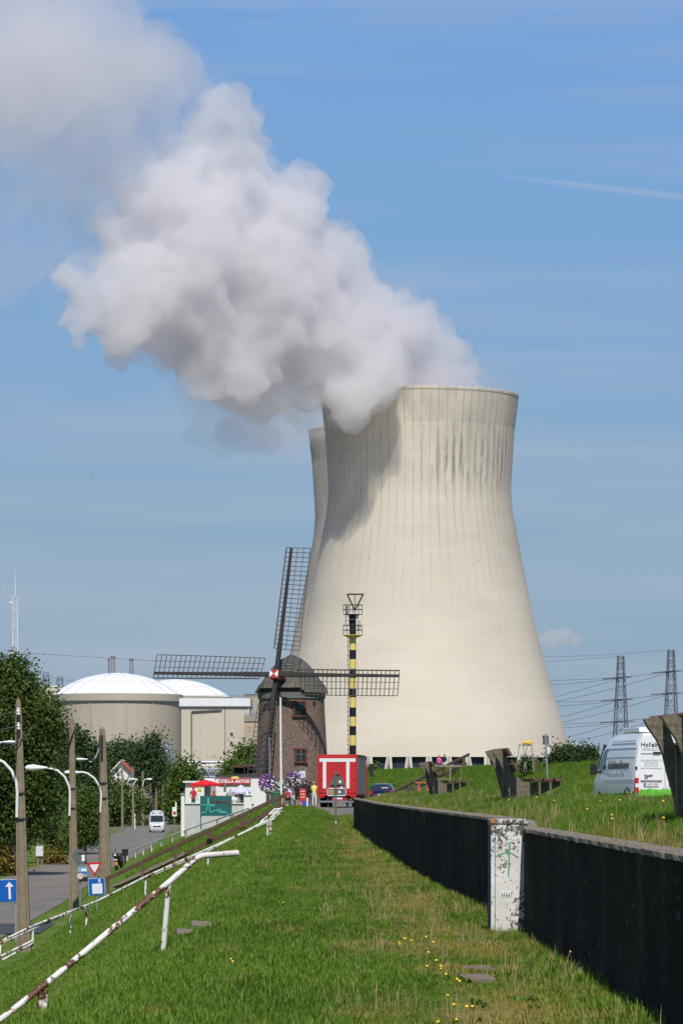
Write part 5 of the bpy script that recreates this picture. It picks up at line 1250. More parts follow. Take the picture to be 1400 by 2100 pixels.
mb = MB(); mb.lathe([(.42, -.02), (.46, .02), (.36, .02)], 24, a0=0, a1=math.pi); mb.v = [tuple(Matrix.Translation((-.985, .95, .35)) @ Matrix.Rotation(R(90), 4, 'Z') @ Matrix.Rotation(R(90), 4, 'X') @ Vector(v)) for v in mb.v]; mb.build('wheel_arch', 'rubber', vn)
for s_ in (-1, 1):
    lb(vn, 'tail_light', (s_ * .93, -.03, .86), (.13, .12, .50), 'lamp_red', .015); lb(vn, 'reversing_lamp', (s_ * .93, -.05, .86), (.11, .10, .13), 'lamp_white')
lb(vn, 'rear_bumper', (0, -.02, .38), (1.86, .14, .16), 'van_white', .02); lb(vn, 'door_gap', (.06, -.012, 1.4), (.014, .03, 2.0), 'cafe_grey')
lb(vn, 'door_gap', (0, -.012, 1.93), (1.55, .03, .012), 'cafe_grey')
lb(vn, 'high_brake_light', (-.23, -.03, 1.95), (.25, .05, .055), 'rubber'); lb(vn, 'door_handle', (.30, -.03, .92), (.22, .05, .10), 'rubber')
lb(vn, 'plate_recess', (-.42, -.02, 1.03), (.72, .06, .035), 'cafe_grey'); lp = lb(vn, 'number_plate', (-.42, -.02, .89), (.52, .03, .12), 'plate_white'); M('plate_red', (.35, .02, .02), .5); M('plate_blue', (.02, .05, .35), .5)
lb(lp, 'country_band', (-.65, -.037, .89), (.05, .008, .11), 'plate_blue')
text_obj('plate_text', '1-AGL-984', .105, 'plate_red', lp, frame((-.40, -.037, .89), (1, 0, 0), (0, 0, 1)), .002, sx=.9)
lb(vn, 'hinge', (-.93, -.01, 1.45), (.06, .08, .07), 'rubber')
for q in range(40):
    pass
mb = MB(); r_ = random.Random(4); n = 60; xs_ = [-.86 + 1.72 * i / n for i in range(n + 1)]
vs = []
for i, x in enumerate(xs_): vs += [(x, -.022, .47), (x, -.022, .70 + (.0 if i % 2 else r_.uniform(.03, .13)))]
mb.add(vs, [(2 * i, 2 * i + 2, 2 * i + 3, 2 * i + 1) for i in range(n)]); mb.build('grass_print', 'van_green', vn)
text_obj('lettering', 'Hollebeekhoeve', .215, 'van_grey_text', vn, frame((-.78, -.016, 2.22), (1, 0, 0), (0, 0, 1)), .003, 'LEFT', .001)
text_obj('lettering', 'VERSE ZUIVEL', .12, 'van_pale_text', vn, frame((-.76, -.014, 2.07), (1, 0, 0), (0, 0, 1)), .003, 'LEFT')
for i, s_ in enumerate(('HOLLEBEEKSTRAAT 14', '9160 DAKNAM', '(03) 344 736 20', 'www.hollebeekhoeve.be')): text_obj('lettering', s_, .075, 'van_pale_text', vn, frame((-.42, -.016, 1.70 - i * .085), (1, 0, 0), (0, 0, 1)), .003)
text_obj('lettering', 'TRANSIT', .075, 'van_grey_text', vn, frame((-.66, -.02, 1.18), (1, 0, 0), (0, 0, 1)), .006, 'LEFT', .003); text_obj('lettering', 'TRUCK', .04, 'van_grey_text', vn, frame((-.66, -.02, 1.11), (1, 0, 0), (0, 0, 1)), .006, 'LEFT', .002)
A = frame((-(Wv(1.55) + .012), 3.4, 1.55), (0, -1, 0), (.10, 0, 1))
text_obj('lettering', 'Hollebeekhoeve', .40, 'van_grey_text', vn, A, .004, 'LEFT', .006); 
text_obj('lettering', 'VERSE ZUIVELPRODUCTEN', .17, 'van_pale_text', vn, frame((-(Wv(1.3) + .012), 3.4, 1.28), (0, -1, 0), (.05, 0, 1)), .004, 'LEFT', .002)
lb(vn, 'roof_unit', (0, 1.6, 2.73), (1.3, 1.9, .17), 'van_white', .03); lb(vn, 'roof_unit_grille', (0, 2.62, 2.71), (1.2, .16, .14), 'grey_trim')
# dark blue car beyond the wall
M('car_blue', (.012, .022, .055), .25, .1, 1, coat=.8)
KY = 270.0; kx = X(781, KY); kc = thing('parked_car', 'dark blue hatchback parked right of the red truck, half hidden by grass', 'car', (kx, KY, ground_z(kx, KY) + .05), R(-4))
Wc = lambda z: float(np.interp(z, [.2, .5, .85, 1.15, 1.5], [.80, .86, .87, .80, .62]))
mb = MB(); mb.loft(body_loft([(0, 1.0, .92), (.12, 1.12, .98), (.3, 1.40, .99), (.7, 1.50, 1), (1.6, 1.52, 1), (2.3, 1.42, 1), (2.9, 1.05, 1), (3.8, .92, .97), (4.05, .72, .88), (4.1, .4, .82)], Wc, .22)); mb.build('body', 'car_blue', kc, smooth=35)
mb = MB(); mb.add([(-.62, .12, 1.06), (.62, .12, 1.06), (.52, .33, 1.40), (-.52, .33, 1.40)], [(0, 1, 2, 3)]); mb.v = [(x, y - .05, z + .02) for x, y, z in mb.v]; mb.build('rear_window', 'auto_glass', kc)
for y0_, y1_ in ((.5, 1.4), (1.5, 2.45)): side_poly(kc, 'side_window', [(y0_, 1.0), (y0_ + .1, 1.38), (y1_ - .1, 1.38), (y1_ + .1, 1.0)], 0, 'auto_glass', W=Wc)
for s_ in (-1, 1): lb(kc, 'tail_light', (s_ * .70, .03, .9), (.2, .1, .28), 'lamp_red'); wheel(kc, s_ * .74, .75, .31, .2); wheel(kc, s_ * .74, 3.3, .31, .2)
lb(kc, 'number_plate', (0, -.02, .75), (.5, .03, .11), 'plate_white'); lb(kc, 'rear_bumper', (0, 0, .42), (1.5, .14, .25), 'car_blue', .03); lb(kc, 'window_sticker', (.25, .16, 1.24), (.45, .02, .05), 'sticker')
# camper on the road
M('camper_silver', (.50, .51, .53), .4, .06, 1, coat=.3)
HY = 515.0; hx = X(322, HY); hc = thing('camper_van', 'silver-white camper van driving towards the viewer on the lower road', 'van', (hx, HY, ground_z(hx, HY) + .03), R(3))
Wh = lambda z: float(np.interp(z, [.3, .7, 1.3, 2.0, 2.7], [.96, 1.02, 1.04, .98, .90]))
mb = MB(); mb.loft(body_loft([(0, .75, .85), (.05, .95, .92), (.25, 1.18, .97), (.75, 1.32, .99), (1.15, 1.75, 1), (1.6, 2.35, 1), (1.9, 2.62, 1), (2.6, 2.72, 1.0), (5.8, 2.72, 1), (5.95, 2.6, .97)], Wh, .3)); mb.build('body', 'camper_silver', hc, smooth=35)
mb = MB(); mb.add([(-.86, .80, 1.36), (.86, .80, 1.36), (.80, 1.50, 2.18), (-.80, 1.50, 2.18)], [(0, 1, 2, 3)]); mb.v = [(x, y - .05, z + .03) for x, y, z in mb.v]; mb.build('windscreen', 'auto_glass', hc)
mb = MB(); mb.loft([[(-.80, .24, 1.08), (.80, .24, 1.08), (.80, .24, 1.20), (-.80, .24, 1.20)], [(-.82, .70, 1.24), (.82, .70, 1.24), (.82, .70, 1.33), (-.82, .70, 1.33)]]); mb.build('bonnet', 'clean_white', hc)
for s_ in (-1, 1):
    lb(hc, 'headlight', (s_ * .78, .08, 1.0), (.26, .16, .26), 'lamp_white', .02); lb(hc, 'mirror', (s_ * 1.22, 1.15, 1.55), (.20, .12, .40), 'rubber', .02); lb(hc, 'roof_window', (s_ * .45, 1.72, 2.52), (.40, .10, .10), 'auto_glass')
    wheel(hc, s_ * .86, .95, .34, .22); wheel(hc, s_ * .86, 4.6, .34, .22)
lb(hc, 'grille', (0, .0, .82), (.95, .08, .16), 'rubber'); lb(hc, 'number_plate', (0, -.03, .56), (.5, .04, .11), 'plate_white'); lb(hc, 'bumper', (0, .06, .48), (1.8, .14, .28), 'camper_silver', .03)
lb(hc, 'roof_box', (0, 3.0, 2.80), (1.1, 1.6, .14), 'clean_white', .02)
# motor scooter
SCY = 240.0; q = (X(238.5, SCY), SCY); sc_ = thing('motor_scooter', 'black motor scooter with an orange plate parked at the slope foot', 'scooter', (q[0], q[1], ground_z(*q)), R(-12))
wheel(sc_, 0, .15, .26, .13); wheel(sc_, 0, 1.35, .25, .12)
mb = MB(); mb.loft([[(w * math.cos(a), y, zc + h * math.sin(a)) for a in [2 * math.pi * i / 10 for i in range(10)]] for y, w, zc, h in ((-.12, .08, .72, .08), (.05, .19, .66, .16), (.4, .22, .60, .18), (.7, .16, .50, .12), (.95, .12, .36, .06), (1.1, .18, .55, .25), (1.2, .1, .9, .15))]); mb.build('body', 'rubber', sc_, smooth=40)
lb(sc_, 'seat', (0, .35, .80), (.28, .7, .10), 'chassis', .03); lb(sc_, 'top_case', (0, -.08, .93), (.36, .3, .26), 'rubber', .04); lb(sc_, 'case_badge', (0, -.245, .96), (.13, .02, .12), 'sticker')
lb(sc_, 'tail_light', (0, -.14, .66), (.22, .04, .08), 'lamp_white'); lb(sc_, 'orange_plate', (.06, -.17, .42), (.17, .02, .22), 'lamp_orange')
mb = MB(); mb.tube([(-.34, 1.0, 1.02), (-.12, 1.12, 1.0), (.12, 1.12, 1.0), (.34, 1.0, 1.02)], .018, 6); mb.build('handlebar', 'chassis', sc_)
for s_ in (-1, 1): mb = MB(); mb.tube([(s_ * .28, 1.03, 1.02), (s_ * .34, 1.03, 1.2)], .01, 5); mb.ell((s_ * .34, 1.03, 1.24), (.06, .02, .045), 8, 6); mb.build('mirror', 'chassis', sc_)

# ------------------------------------------------------------------ road signs at the left
M('sign_blue', (.004, .10, .42), .4, .05, 2); M('sign_white', (.74, .75, .77), .4, .05); M('yield_red', (.60, .015, .02), .4, .06); M('grey_pole', (.30, .31, .32), .5, .1, 2, metal=.4); M('pale_blue', (.16, .36, .47), .5, .15, 2); M('pink_disc', (.60, .46, .46), .6)
Y = 150.0; s1 = thing('one_way_sign', 'square blue sign with white upward arrow, half behind the nearest lamp pole', 'sign', (X(31, Y), Y, ground_z(X(31, Y), Y)), 0)
wbox(s1, 'post', 31, 34.5, 1852, 1990, Y + .05, .07, 'grey_pole')
A0 = P(21, 1826.5, Y)
mb = MB(); mb.box((0, 0, 0), (46.5 * Y / FPX, .03, 46.5 * Y / FPX)); mb.v = [tuple(Matrix.Translation(A0) @ Matrix.Rotation(R(-2.5), 4, 'Y') @ Vector(v)) for v in mb.v]; mb.build('border', 'sign_white', s1, world=True)
mb = MB(); mb.box((0, -.012, 0), (45 * Y / FPX, .03, 45 * Y / FPX)); mb.v = [tuple(Matrix.Translation(A0) @ Matrix.Rotation(R(-2.5), 4, 'Y') @ Vector(v)) for v in mb.v]; mb.build('panel', 'sign_blue', s1, world=True)
k = Y / FPX; ar = [(-2.3 * k, -17.5 * k), (2.3 * k, -17.5 * k), (2.3 * k, 8 * k), (9 * k, 8 * k), (0, 18 * k), (-9 * k, 8 * k), (-2.3 * k, 8 * k)]
mb = MB(); mb.prism(ar, .006, Matrix.Translation((A0.x - .5 * k, Y - .036, A0.z)) @ Matrix.Rotation(R(-2.5), 4, 'Y') @ Matrix.Rotation(R(90), 4, 'X')); mb.build('arrow', 'sign_white', s1, world=True)
Y = 168.0; k = Y / FPX; s2 = thing('yield_sign', 'red and white yield triangle above a blue square panel on one post', 'sign', (X(199, Y), Y, ground_z(X(199, Y), Y)))
mb = MB(); mb.tube([P(200, 1870, Y), P(196, 1768, Y)], .035, 10); mb.build('post', 'grey_pole', s2, world=True)
def tri_plate(nm, c, w, h, y, mat, rot):
    rr = .12 * w; base_ = [(-w / 2, h * .5), (w / 2, h * .5), (0, -h * .5)]; pts = []
    for i in range(3):
        a, b_, d = Vector(base_[i - 1]), Vector(base_[i]), Vector(base_[(i + 1) % 3]); u, v = (a - b_).normalized(), (d - b_).normalized()
        for t_ in (0, .5, 1): pts.append(tuple(b_ + (u * (1 - t_) + v * t_) * rr * (1 if t_ != .5 else .75)))
    mb = MB(); mb.prism(pts, .02, Matrix.Translation((c.x, y, c.z)) @ Matrix.Rotation(rot, 4, 'Y') @ Matrix.Rotation(R(90), 4, 'X')); return mb.build(nm, mat, s2, world=True)
c = P(194.5, 1783, Y); tri_plate('red_triangle', c, 32 * k, 29 * k, Y - .05, 'yield_red', R(-3)); tri_plate('white_triangle', c + Vector((0, 0, .03)), 20.5 * k, 18 * k, Y - .062, 'sign_white', R(-3))
c = P(199, 1818.5, Y)
def sq(nm, w, h, y, mat, dx=0, dz=0):
    mb = MB(); mb.box((dx, 0, dz), (w, .02, h)); mb.v = [tuple(Matrix.Translation((c.x, y, c.z)) @ Matrix.Rotation(R(-3), 4, 'Y') @ Vector(v)) for v in mb.v]; return mb.build(nm, mat, s2, world=True)
sq('panel_border', 33.5 * k, 35 * k, Y - .05, 'sign_white'); sq('blue_panel', 32.3 * k, 33.8 * k, Y - .062, 'sign_blue'); sq('white_field', 21 * k, 20.5 * k, Y - .075, 'sign_white', .02, -.08); sq('white_tab', 3.4 * k, 7 * k, Y - .0755, 'sign_white', .13, .25)
Y = 185.0; k = Y / FPX; s3 = thing('sign_cluster', 'post with round sign back, pale blue panel and pink disc behind the middle lamp pole', 'sign', (X(165, Y), Y, ground_z(X(165, Y), Y)))
mb = MB(); mb.tube([P(165, 1870, Y), P(165, 1742, Y)], .04, 10); mb.build('post', 'grey_pole', s3, world=True)
def disc(par, nm, px, py, r_, y, mat):
    mb = MB(); mb.lathe([(r_, 0), (r_, .02)], 28); mb.v = [tuple(Matrix.Translation((X(px, Y), y, Zp(py, Y))) @ Matrix.Rotation(R(90), 4, 'X') @ Vector(v)) for v in mb.v]; return mb.build(nm, mat, par, world=True)
disc(s3, 'round_back', 164, 1756, 15 * k, Y - .04, 'sign_back'); wbox(s3, 'sticker', 168, 174, 1753, 1766, Y - .075, .01, 'sticker'); wbox(s3, 'bracket', 160, 178, 1749.5, 1751, Y - .09, .03, 'chassis'); wbox(s3, 'lower_bracket', 163, 174, 1771, 1777, Y - .05, .02, 'grey_trim')
wbox(s3, 'blue_panel', 160, 179.5, 1777.5, 1789, Y - .05, .02, 'pale_blue'); wbox(s3, 'blue_panel', 160, 179.5, 1789.8, 1798, Y - .05, .02, 'pale_blue'); wbox(s3, 'panel_print', 167, 178, 1781.5, 1786.5, Y - .06, .008, 'sticker'); wbox(s3, 'panel_divider', 160, 180, 1788.6, 1790, Y - .07, .03, 'sign_blue')
wbox(s3, 'dark_box', 162, 180.5, 1799, 1808, Y - .10, .1, 'rubber'); disc(s3, 'pink_disc', 165.5, 1796.5, 6.5 * k, Y - .12, 'pink_disc')
Y = 258.0; s4 = thing('letter_box', 'black box on a short post beside the thin white railing', 'box', (X(256.5, Y), Y, ground_z(X(256.5, Y), Y)))
wbox(s4, 'box', 250.5, 262.5, 1744, 1755, Y, .35, 'rubber', bevel=.02); wbox(s4, 'lid', 249.8, 263.2, 1741.5, 1744, Y - .03, .42, 'rubber', bevel=.02); wbox(s4, 'post', 255, 258.5, 1755, 1790, Y + .12, .1, 'rubber')
Y = 282.0; s5 = thing('notice_board', 'pale notice box on a wooden post in the shade under the trees', 'box', (X(81, Y), Y, ground_z(X(81, Y), Y)))
wbox(s5, 'panel', 74, 89, 1735.5, 1756, Y, .15, 'seam_grey', bevel=.02); wbox(s5, 'post', 77.5, 80.5, 1720, 1800, Y + .16, .12, 'grey_wood'); wbox(s5, 'post', 84.5, 87.5, 1725, 1800, Y + .16, .12, 'grey_wood')
Y = 330.0; s6 = thing('poster_sign', 'small white poster with red picture at the foot of the terrace wall', 'sign', (X(358.5, Y), Y, ground_z(X(358.5, Y), Y)))
wbox(s6, 'panel', 353.5, 362.5, 1655, 1674, Y, .05, 'clean_white'); wbox(s6, 'red_print', 355.5, 361, 1664, 1671, Y - .01, .012, 'sign_red'); wbox(s6, 'white_tab', 359.5, 362.5, 1645, 1655, Y, .05, 'clean_white'); wbox(s6, 'post', 357, 358.6, 1674, 1720, Y + .05, .06, 'grey_wood')
Y = 560.0
for px, ya, yb, lab in ((277, 1669, 1701, 'slim white marker post on the verge left of the camper, tall one'), (237, 1702, 1716, 'short white marker post on the verge near the third lamp pole')):
    t = thing('marker_post', lab, 'post', (X(px, Y), Y, ground_z(X(px, Y), Y)), 0, 'white marker posts')
    wbox(t, 'post', px - .9, px + .9, ya, yb + 6, Y, .12, 'clean_white'); wbox(t, 'red_band', px - 1, px + 1, ya + 6, ya + 8.5, Y - .01, .14, 'sign_red')
# sign post behind the middle bench
Y = 150.0; t = thing('round_sign_back', 'grey metal sign plates seen from behind on a thin post behind the middle bench', 'sign', (X(1122, Y), Y, ground_z(X(1122, Y), Y)))
mb = MB(); mb.tube([P(1125, 1675, Y), P(1118, 1505, Y)], .035, 10); mb.build('post', 'grey_pole', t, world=True)
wbox(t, 'plate', 1111, 1125.5, 1509, 1527, Y + .05, .02, 'seam_grey', bevel=.009); wbox(t, 'plate_rim', 1111.7, 1124.8, 1509.7, 1526.3, Y + .04, .006, 'sign_back'); wbox(t, 'lower_plate', 1117.5, 1126.5, 1529, 1549, Y + .05, .02, 'sign_back'); wbox(t, 'plate_label', 1121, 1126, 1531, 1546, Y + .035, .006, 'seam_grey')
for s_ in (-1, 1): wbox(t, 'clamp', 1117 + s_ * 3.5 - 1.5, 1117 + s_ * 3.5 + 1.5, 1508, 1512, Y + .02, .02, 'rubber')
# trestle, timber posts and shed on the dike crest
Y = 300.0; zc_ = lambda px, Y: h1(X(px, Y), Y)
t = thing('metal_trestle', 'grey four-legged metal trestle with yellow gear on top, on the dike crest', 'trestle', (X(1076, Y), Y, zc_(1076, Y)))
for (x0, y0_, x1, y1_, dy) in ((1064, 1528, 1057, 1582, 0), (1089, 1529, 1094, 1582, 0), (1072, 1529, 1079, 1582, .9), (1080, 1529, 1073, 1582, .9)):
    mb = MB(); mb.bar(P(x0, y0_, Y + dy), P(x1, y1_, Y + dy), .07); mb.build('leg', 'grey_pole', t, world=True)
mb = MB(); mb.bar(P(1062, 1528, Y), P(1092, 1529, Y), .09); mb.build('top_beam', 'grey_pole', t, world=True)
mb = MB(); mb.bar(P(1061, 1550, Y), P(1091, 1550, Y), .05); mb.build('brace', 'grey_pole', t, world=True)
mb = MB(); r_ = random.Random(3)
for i in range(9): mb.ell(P(1074 + i * 1.6, 1525 - r_.random() * 4, Y), (.14, .14, .12), 8, 6)
tag(mb.build('yellow_gear', 'sign_yellow', t, world=True), kind='stuff')
for px, ya, lab, mt in ((1097, 1552, 'rough brown timber pile on the dike crest right of the trestle', 'brown_wood'), (1180, 1545, 'ochre timber post cluster among the bushes on the dike crest', 'old_timber')):
    t = thing('timber_pile', lab, 'post', (X(px, Y), Y, zc_(px, Y)), 0, 'timber piles on the dike crest')
    for i in range(3): wbox(t, 'pile', px - 4 + i * 3, px - 1.6 + i * 3, ya + (i * 5) % 7, 1585, Y + .3 * i, .12, mt, bevel=.015)
t = thing('far_wheelhouse', 'white and teal wheelhouse top peeking over the bushes beside the cooling tower', 'ship', (X(1179, 700), 700, -3.2))
wbox(t, 'cabin', 1172, 1184, 1521, 1531, 700, 2, 'clean_white'); wbox(t, 'hull', 1170, 1188, 1531, 1640, 699.6, 3, 'board_green'); wbox(t, 'cabin_window', 1175, 1179, 1524, 1527.5, 699.9, .1, 'window_dark')
# house among the trees
M('roof_tile', (.42, .10, .05), .8, .2, 3)
Y = 620.0; t = thing('white_house', 'white gabled house with a red roof edge hidden among the trees', 'house', (X(246, Y), Y, -3.3))
gw = [(X(222, Y), -3.3), (X(270, Y), -3.3), (X(268, Y), Zp(1580, Y)), (X(249, Y), Zp(1560, Y)), (X(222, Y), Zp(1588, Y))]
mb = MB(); mb.prism(gw, 8, Matrix(((1, 0, 0, 0), (0, 0, 1, Y), (0, 1, 0, 0), (0, 0, 0, 1)))); mb.build('wall', 'whitewash', t, world=True)
for a, c in (((247.5, 1558.5), (271, 1583)), ((250.5, 1558.5), (219, 1591))):
    mb = MB(); mb.bar(P(*a, Y - .3) + Vector((0, 4, 0)), P(*c, Y - .3) + Vector((0, 4, 0)), 9, .16, up=(0, 0, 1)); mb.build('roof', 'roof_tile' if c[0] > 260 else 'whitewash', t, world=True)
wbox(t, 'window', 237, 242, 1577, 1584, Y - .05, .15, 'window_dark')

# ------------------------------------------------------------------ street lamps and concrete poles
m, nt, b = newmat('pole_concrete')
n1 = noise_tex(nt, 3, 5, .7); n2 = noise_tex(nt, 1.2, 5, .7, vscale=(4, 4, .3))
c = ramp(nt, n1, [(.3, (.17, .135, .09)), (.7, (.28, .23, .155))]); c = rgbmix(nt, mrange(nt, n2, .60, .68, 0, .8), c, (.075, .06, .045)); nt.links.new(c, b.inputs['Base Color']); b.inputs['Roughness'].default_value = .95; bump(nt, b, n1, .4, .03)
def lamp_pole(label, px_t, py_t, px_b, py_b, Y, wt_, wb_, arm=None, detail=True, group='concrete lamp poles along the lower road'):
    B = P(px_b, py_b, Y); k = Y / FPX; gz = ground_z(B.x, Y)
    t = thing('concrete_pole', label, 'lamp pole', (B.x, Y, gz - .1), 0, group)
    T = P(px_t, py_t, Y); B2 = Vector((B.x, Y, gz - .1)); rings = []
    for f_ in (0, .35, .7, .93, .985, 1.0):
        w = (wb_ + (wt_ - wb_) * f_) * k / 2; w *= (1 if f_ < .95 else (.8 if f_ < .99 else .3)); c = B2.lerp(T, f_); d = w * .8; g = w * .45
        # H-section: recessed web on the two faces
        rings.append([c + Vector(v) for v in ((-w, -d, 0), (-w + g * .8, -d, 0), (-w + g, -d * .62, 0), (w - g, -d * .62, 0), (w - g * .8, -d, 0), (w, -d, 0), (w, d, 0), (w - g * .8, d, 0), (w - g, d * .62, 0), (-w + g, d * .62, 0), (-w + g * .8, d, 0), (-w, d, 0))])
    mb = MB(); mb.loft(rings); mb.build('pole', 'pole_concrete', t, world=True)
    if arm:
        pts, head, rr = arm
        mb = MB(); mb.tube([P(x, y, Y - .25) for x, y in pts], rr, 8); mb.build('lamp_arm', 'white_metal', t, smooth=50, world=True)
        (hx0, hx1, hy, hh) = head; L = (hx1 - hx0) * k; c = P((hx0 + hx1) / 2, hy, Y - .25); s_ = 1 if hx0 < hx1 else -1
        mb = MB(); rg = []
        for f_, w, h in ((0, .15, .25), (.08, .8, .75), (.35, 1, 1), (.7, .7, .6), (1, .22, .25)):
            x = hx0 + (hx1 - hx0) * f_; cc = P(x, hy + (.0), Y - .25); rg.append([cc + Vector((0, .17 * w * math.cos(a), hh * k / 2 * h * math.sin(a))) for a in [2 * math.pi * i / 12 for i in range(12)]])
        mb.loft(rg); mb.build('lamp_head', 'clean_white', t, smooth=50, world=True)
    if detail:
        for f_ in (.53, .63) if wt_ > 7 else ():
            c = B2.lerp(T, f_); w = (wb_ + (wt_ - wb_) * f_) * k / 2
            mb = MB(); mb.box((c.x, c.y, c.z), (w * 2.15, w * 1.85, .05)); mb.box((c.x + w * 1.2, c.y - w, c.z + .02), (w * .5, .04, .05)); mb.build('strap', 'dark_metal', t, world=True)
    return t
p1 = lamp_pole('nearest tall concrete pole at the left edge with white insulators and lamp arm', 38, 1432, 50, 1955, 139, 12, 28, ([(35, 1676), (36, 1625), (34, 1604), (24, 1580), (8, 1563), (-8, 1556), (-24, 1554)], (-70, -24, 1552, 13), .055))
for py in (1459, 1489):
    mb = MB(); q = P(38, py, 138.7); mb.lathe([(.05, -.12), (.075, -.1), (.05, -.03), (.08, 0), (.05, .06), (.07, .1), (.03, .13)], 10, c=q); mb.build('insulator', 'clean_white', p1, smooth=40, world=True)
p2 = lamp_pole('second concrete pole from the left with a curved white lamp arm', 147.5, 1468, 153, 1856, 187, 9.5, 19, ([(143, 1673), (144, 1625), (142, 1612), (133, 1593), (118, 1580), (104, 1576), (97, 1575)], (52, 99, 1574.5, 14), .055))
p3 = lamp_pole('third concrete pole from the left, thick and dark stained near its top', 210, 1491, 216, 1800, 235, 12, 25, ([(206, 1666), (208, 1630), (204, 1612), (194, 1596), (180, 1586), (168, 1583)], (132, 172, 1584, 9), .06))
M('tar', (.02, .018, .016), .8, .5, 6)
q = P(209.5, 1530, 235 - .33); mb = MB(); mb.box((q.x, q.y, q.z), (.14, .04, 1.3)); mb.build('dark_stain', 'tar', p3, world=True)
for i, (px, py, pb, Y, head, lab) in enumerate(((251, 1562, 1712, 500, None, 'weathered pole in front of the white house, no lamp visible'), (273, 1572, 1702, 540, (267.5, 283, 1598, 4.5), 'far pole whose lamp reaches over it to the right'), (293, 1580, 1697, 610, (312, 297.5, 1598, 5), 'far wooden-brown pole left of the camper with its lamp to the right'), (309, 1592, 1693, 670, None, 'slim far pole directly left of the camper'), (320, 1597, 1690, 700, None, 'slim far pole directly behind the camper roof'), (334, 1585, 1672, 800, (322, 335, 1605, 3.5), 'far pole above the right side of the camper'), (344.5, 1604, 1668, 860, (343, 350, 1600.5, 3), 'farthest slim pole right of the camper'), (197, 1560, 1740, 420, None, 'thin pole just left behind the third lamp pole'))):
    arm = None
    if head: arm = ([(px, 1612), ((px + head[1]) / 2, 1602), (head[1], head[2])], head, .06)
    lamp_pole(lab, px, py, px + .5, pb, Y, 3.2, 5.0, arm, False)
extra = [('lamp head of a hidden street light above the tree line at the left edge', (0, 33, 1522, 8), 160, [(-30, 1560), (-12, 1532), (2, 1523)]), ('lamp head of a street light hidden between the second and third pole', (182, 156, 1557, 6), 300, [(205, 1530), (197, 1552), (186, 1563), (181, 1558)])]
for lab, hd, Y, arm in extra:
    q = P(arm[0][0], arm[0][1], Y); t = thing('street_light', lab, 'lamp', tuple(q)); k = Y / FPX
    mb = MB(); mb.tube([P(x, y, Y) for x, y in arm], .05, 8); mb.build('lamp_arm', 'white_metal', t, smooth=50, world=True)
    mb = MB(); rg = []
    for f_, w, h in ((0, .2, .25), (.25, .6, .5), (.65, 1, 1), (.93, .8, .75), (1, .15, .25)):
        cc = P(hd[0] + (hd[1] - hd[0]) * f_, hd[2], Y); rg.append([cc + Vector((0, .17 * w * math.cos(a), hd[3] * k / 2 * h * math.sin(a))) for a in [2 * math.pi * i / 12 for i in range(12)]])
    mb.loft(rg); mb.build('lamp_head', 'clean_white', t, smooth=50, world=True)
    if hd[0] < 100: mb = MB(); mb.tube([P(-30, 1560, Y), P(-32, 2000, Y)], .07, 8); mb.build('post', 'grey_pole', t, world=True)
    else: mb = MB(); mb.tube([P(205, 1530, Y), P(206, 1790, Y)], .08, 8); mb.build('post', 'grey_pole', t, world=True)
def cable(nm, pts, Y, r_, lab, mat='rubber'):
    mb = MB(); mb.tube([P(x, y, (Y[0] + (Y[1] - Y[0]) * i / (len(pts) - 1))) for i, (x, y) in enumerate(pts)], r_, 5); return tag(mb.build(nm, mat), lab, 'cable')
cable('slack_cable', [(98, 1574), (110, 1572), (125, 1560), (138, 1540), (147, 1512), (154, 1496), (159, 1483)], (186.5, 187), .03, 'slack black cable looping from the second pole top down to its lamp')
cable('slack_cable', [(159, 1483), (164, 1505), (171, 1530), (179, 1552), (184, 1560), (190, 1559), (197, 1548), (203, 1530), (205, 1508)], (187, 235), .035, 'black cable hanging between the second and third pole')
cable('slack_cable', [(0, 1532), (18, 1533), (34, 1527), (46, 1516), (54, 1504)], (138.5, 139), .025, 'grey cable loop beside the nearest pole top')
for py, lab in ((1459, 'upper thin wire running left from the nearest pole insulators'), (1489, 'lower thin wire running left from the nearest pole insulators')): cable('pole_wire', [(37, py), (0, py + 8), (-40, py + 15)], (138.7, 125), .014, lab, 'grey_trim')

# ------------------------------------------------------------------ bird
M('bird_dark', (.03, .03, .035), .7); M('bird_white', (.8, .8, .8), .7)
def bird(px, py, Y, span, mat, label, rz, group):
    q = P(px, py, Y); s_ = span / 2; mb = MB()
    rings = [[(w * math.cos(a), y, h * math.sin(a)) for a in [2 * math.pi * i / 8 for i in range(8)]] for y, w, h in ((-.42, .01, .01), (-.33, .05, .05), (-.15, .09, .08), (.1, .08, .07), (.3, .04, .03), (.48, .09, .008))]
    mb.loft([[(x * s_, y * s_, z * s_) for x, y, z in r_] for r_ in rings])
    for d in (-1, 1):
        W_ = [(.05, -.18, 0), (.45, -.22, .20), (1.0, .06, .12), (.48, .02, .20), (.05, .1, 0)]; W2 = [(x, y, z - .02) for x, y, z in W_]
        vs = [(d * x * s_, y * s_, z * s_) for x, y, z in W_ + W2]; mb.add(vs, [(0, 1, 3, 4), (1, 2, 3), (9, 8, 6, 5), (8, 7, 6), (0, 5, 6, 1), (1, 6, 7, 2), (2, 7, 8, 3), (3, 8, 9, 4)])
    o = mb.build('bird', mat); o.location = q; o.rotation_euler = (R(12), R(15), rz); return tag(o, label, 'bird', group)
bird(188.5, 975, 520, .95, 'bird_dark', 'dark bird flying in the sky left below the steam plume', R(25), None)
for px, py, lab in ((1221, 1452.5, 'tiny white gull left of the nearer pylon, upper one'), (1250.5, 1462.5, 'tiny white gull just left of the pylon leg'), (1343.5, 1464.5, 'tiny white gull between the two pylons')): bird(px, py, 800, .42, 'bird_white', lab, R(60), 'white gulls near the pylons')
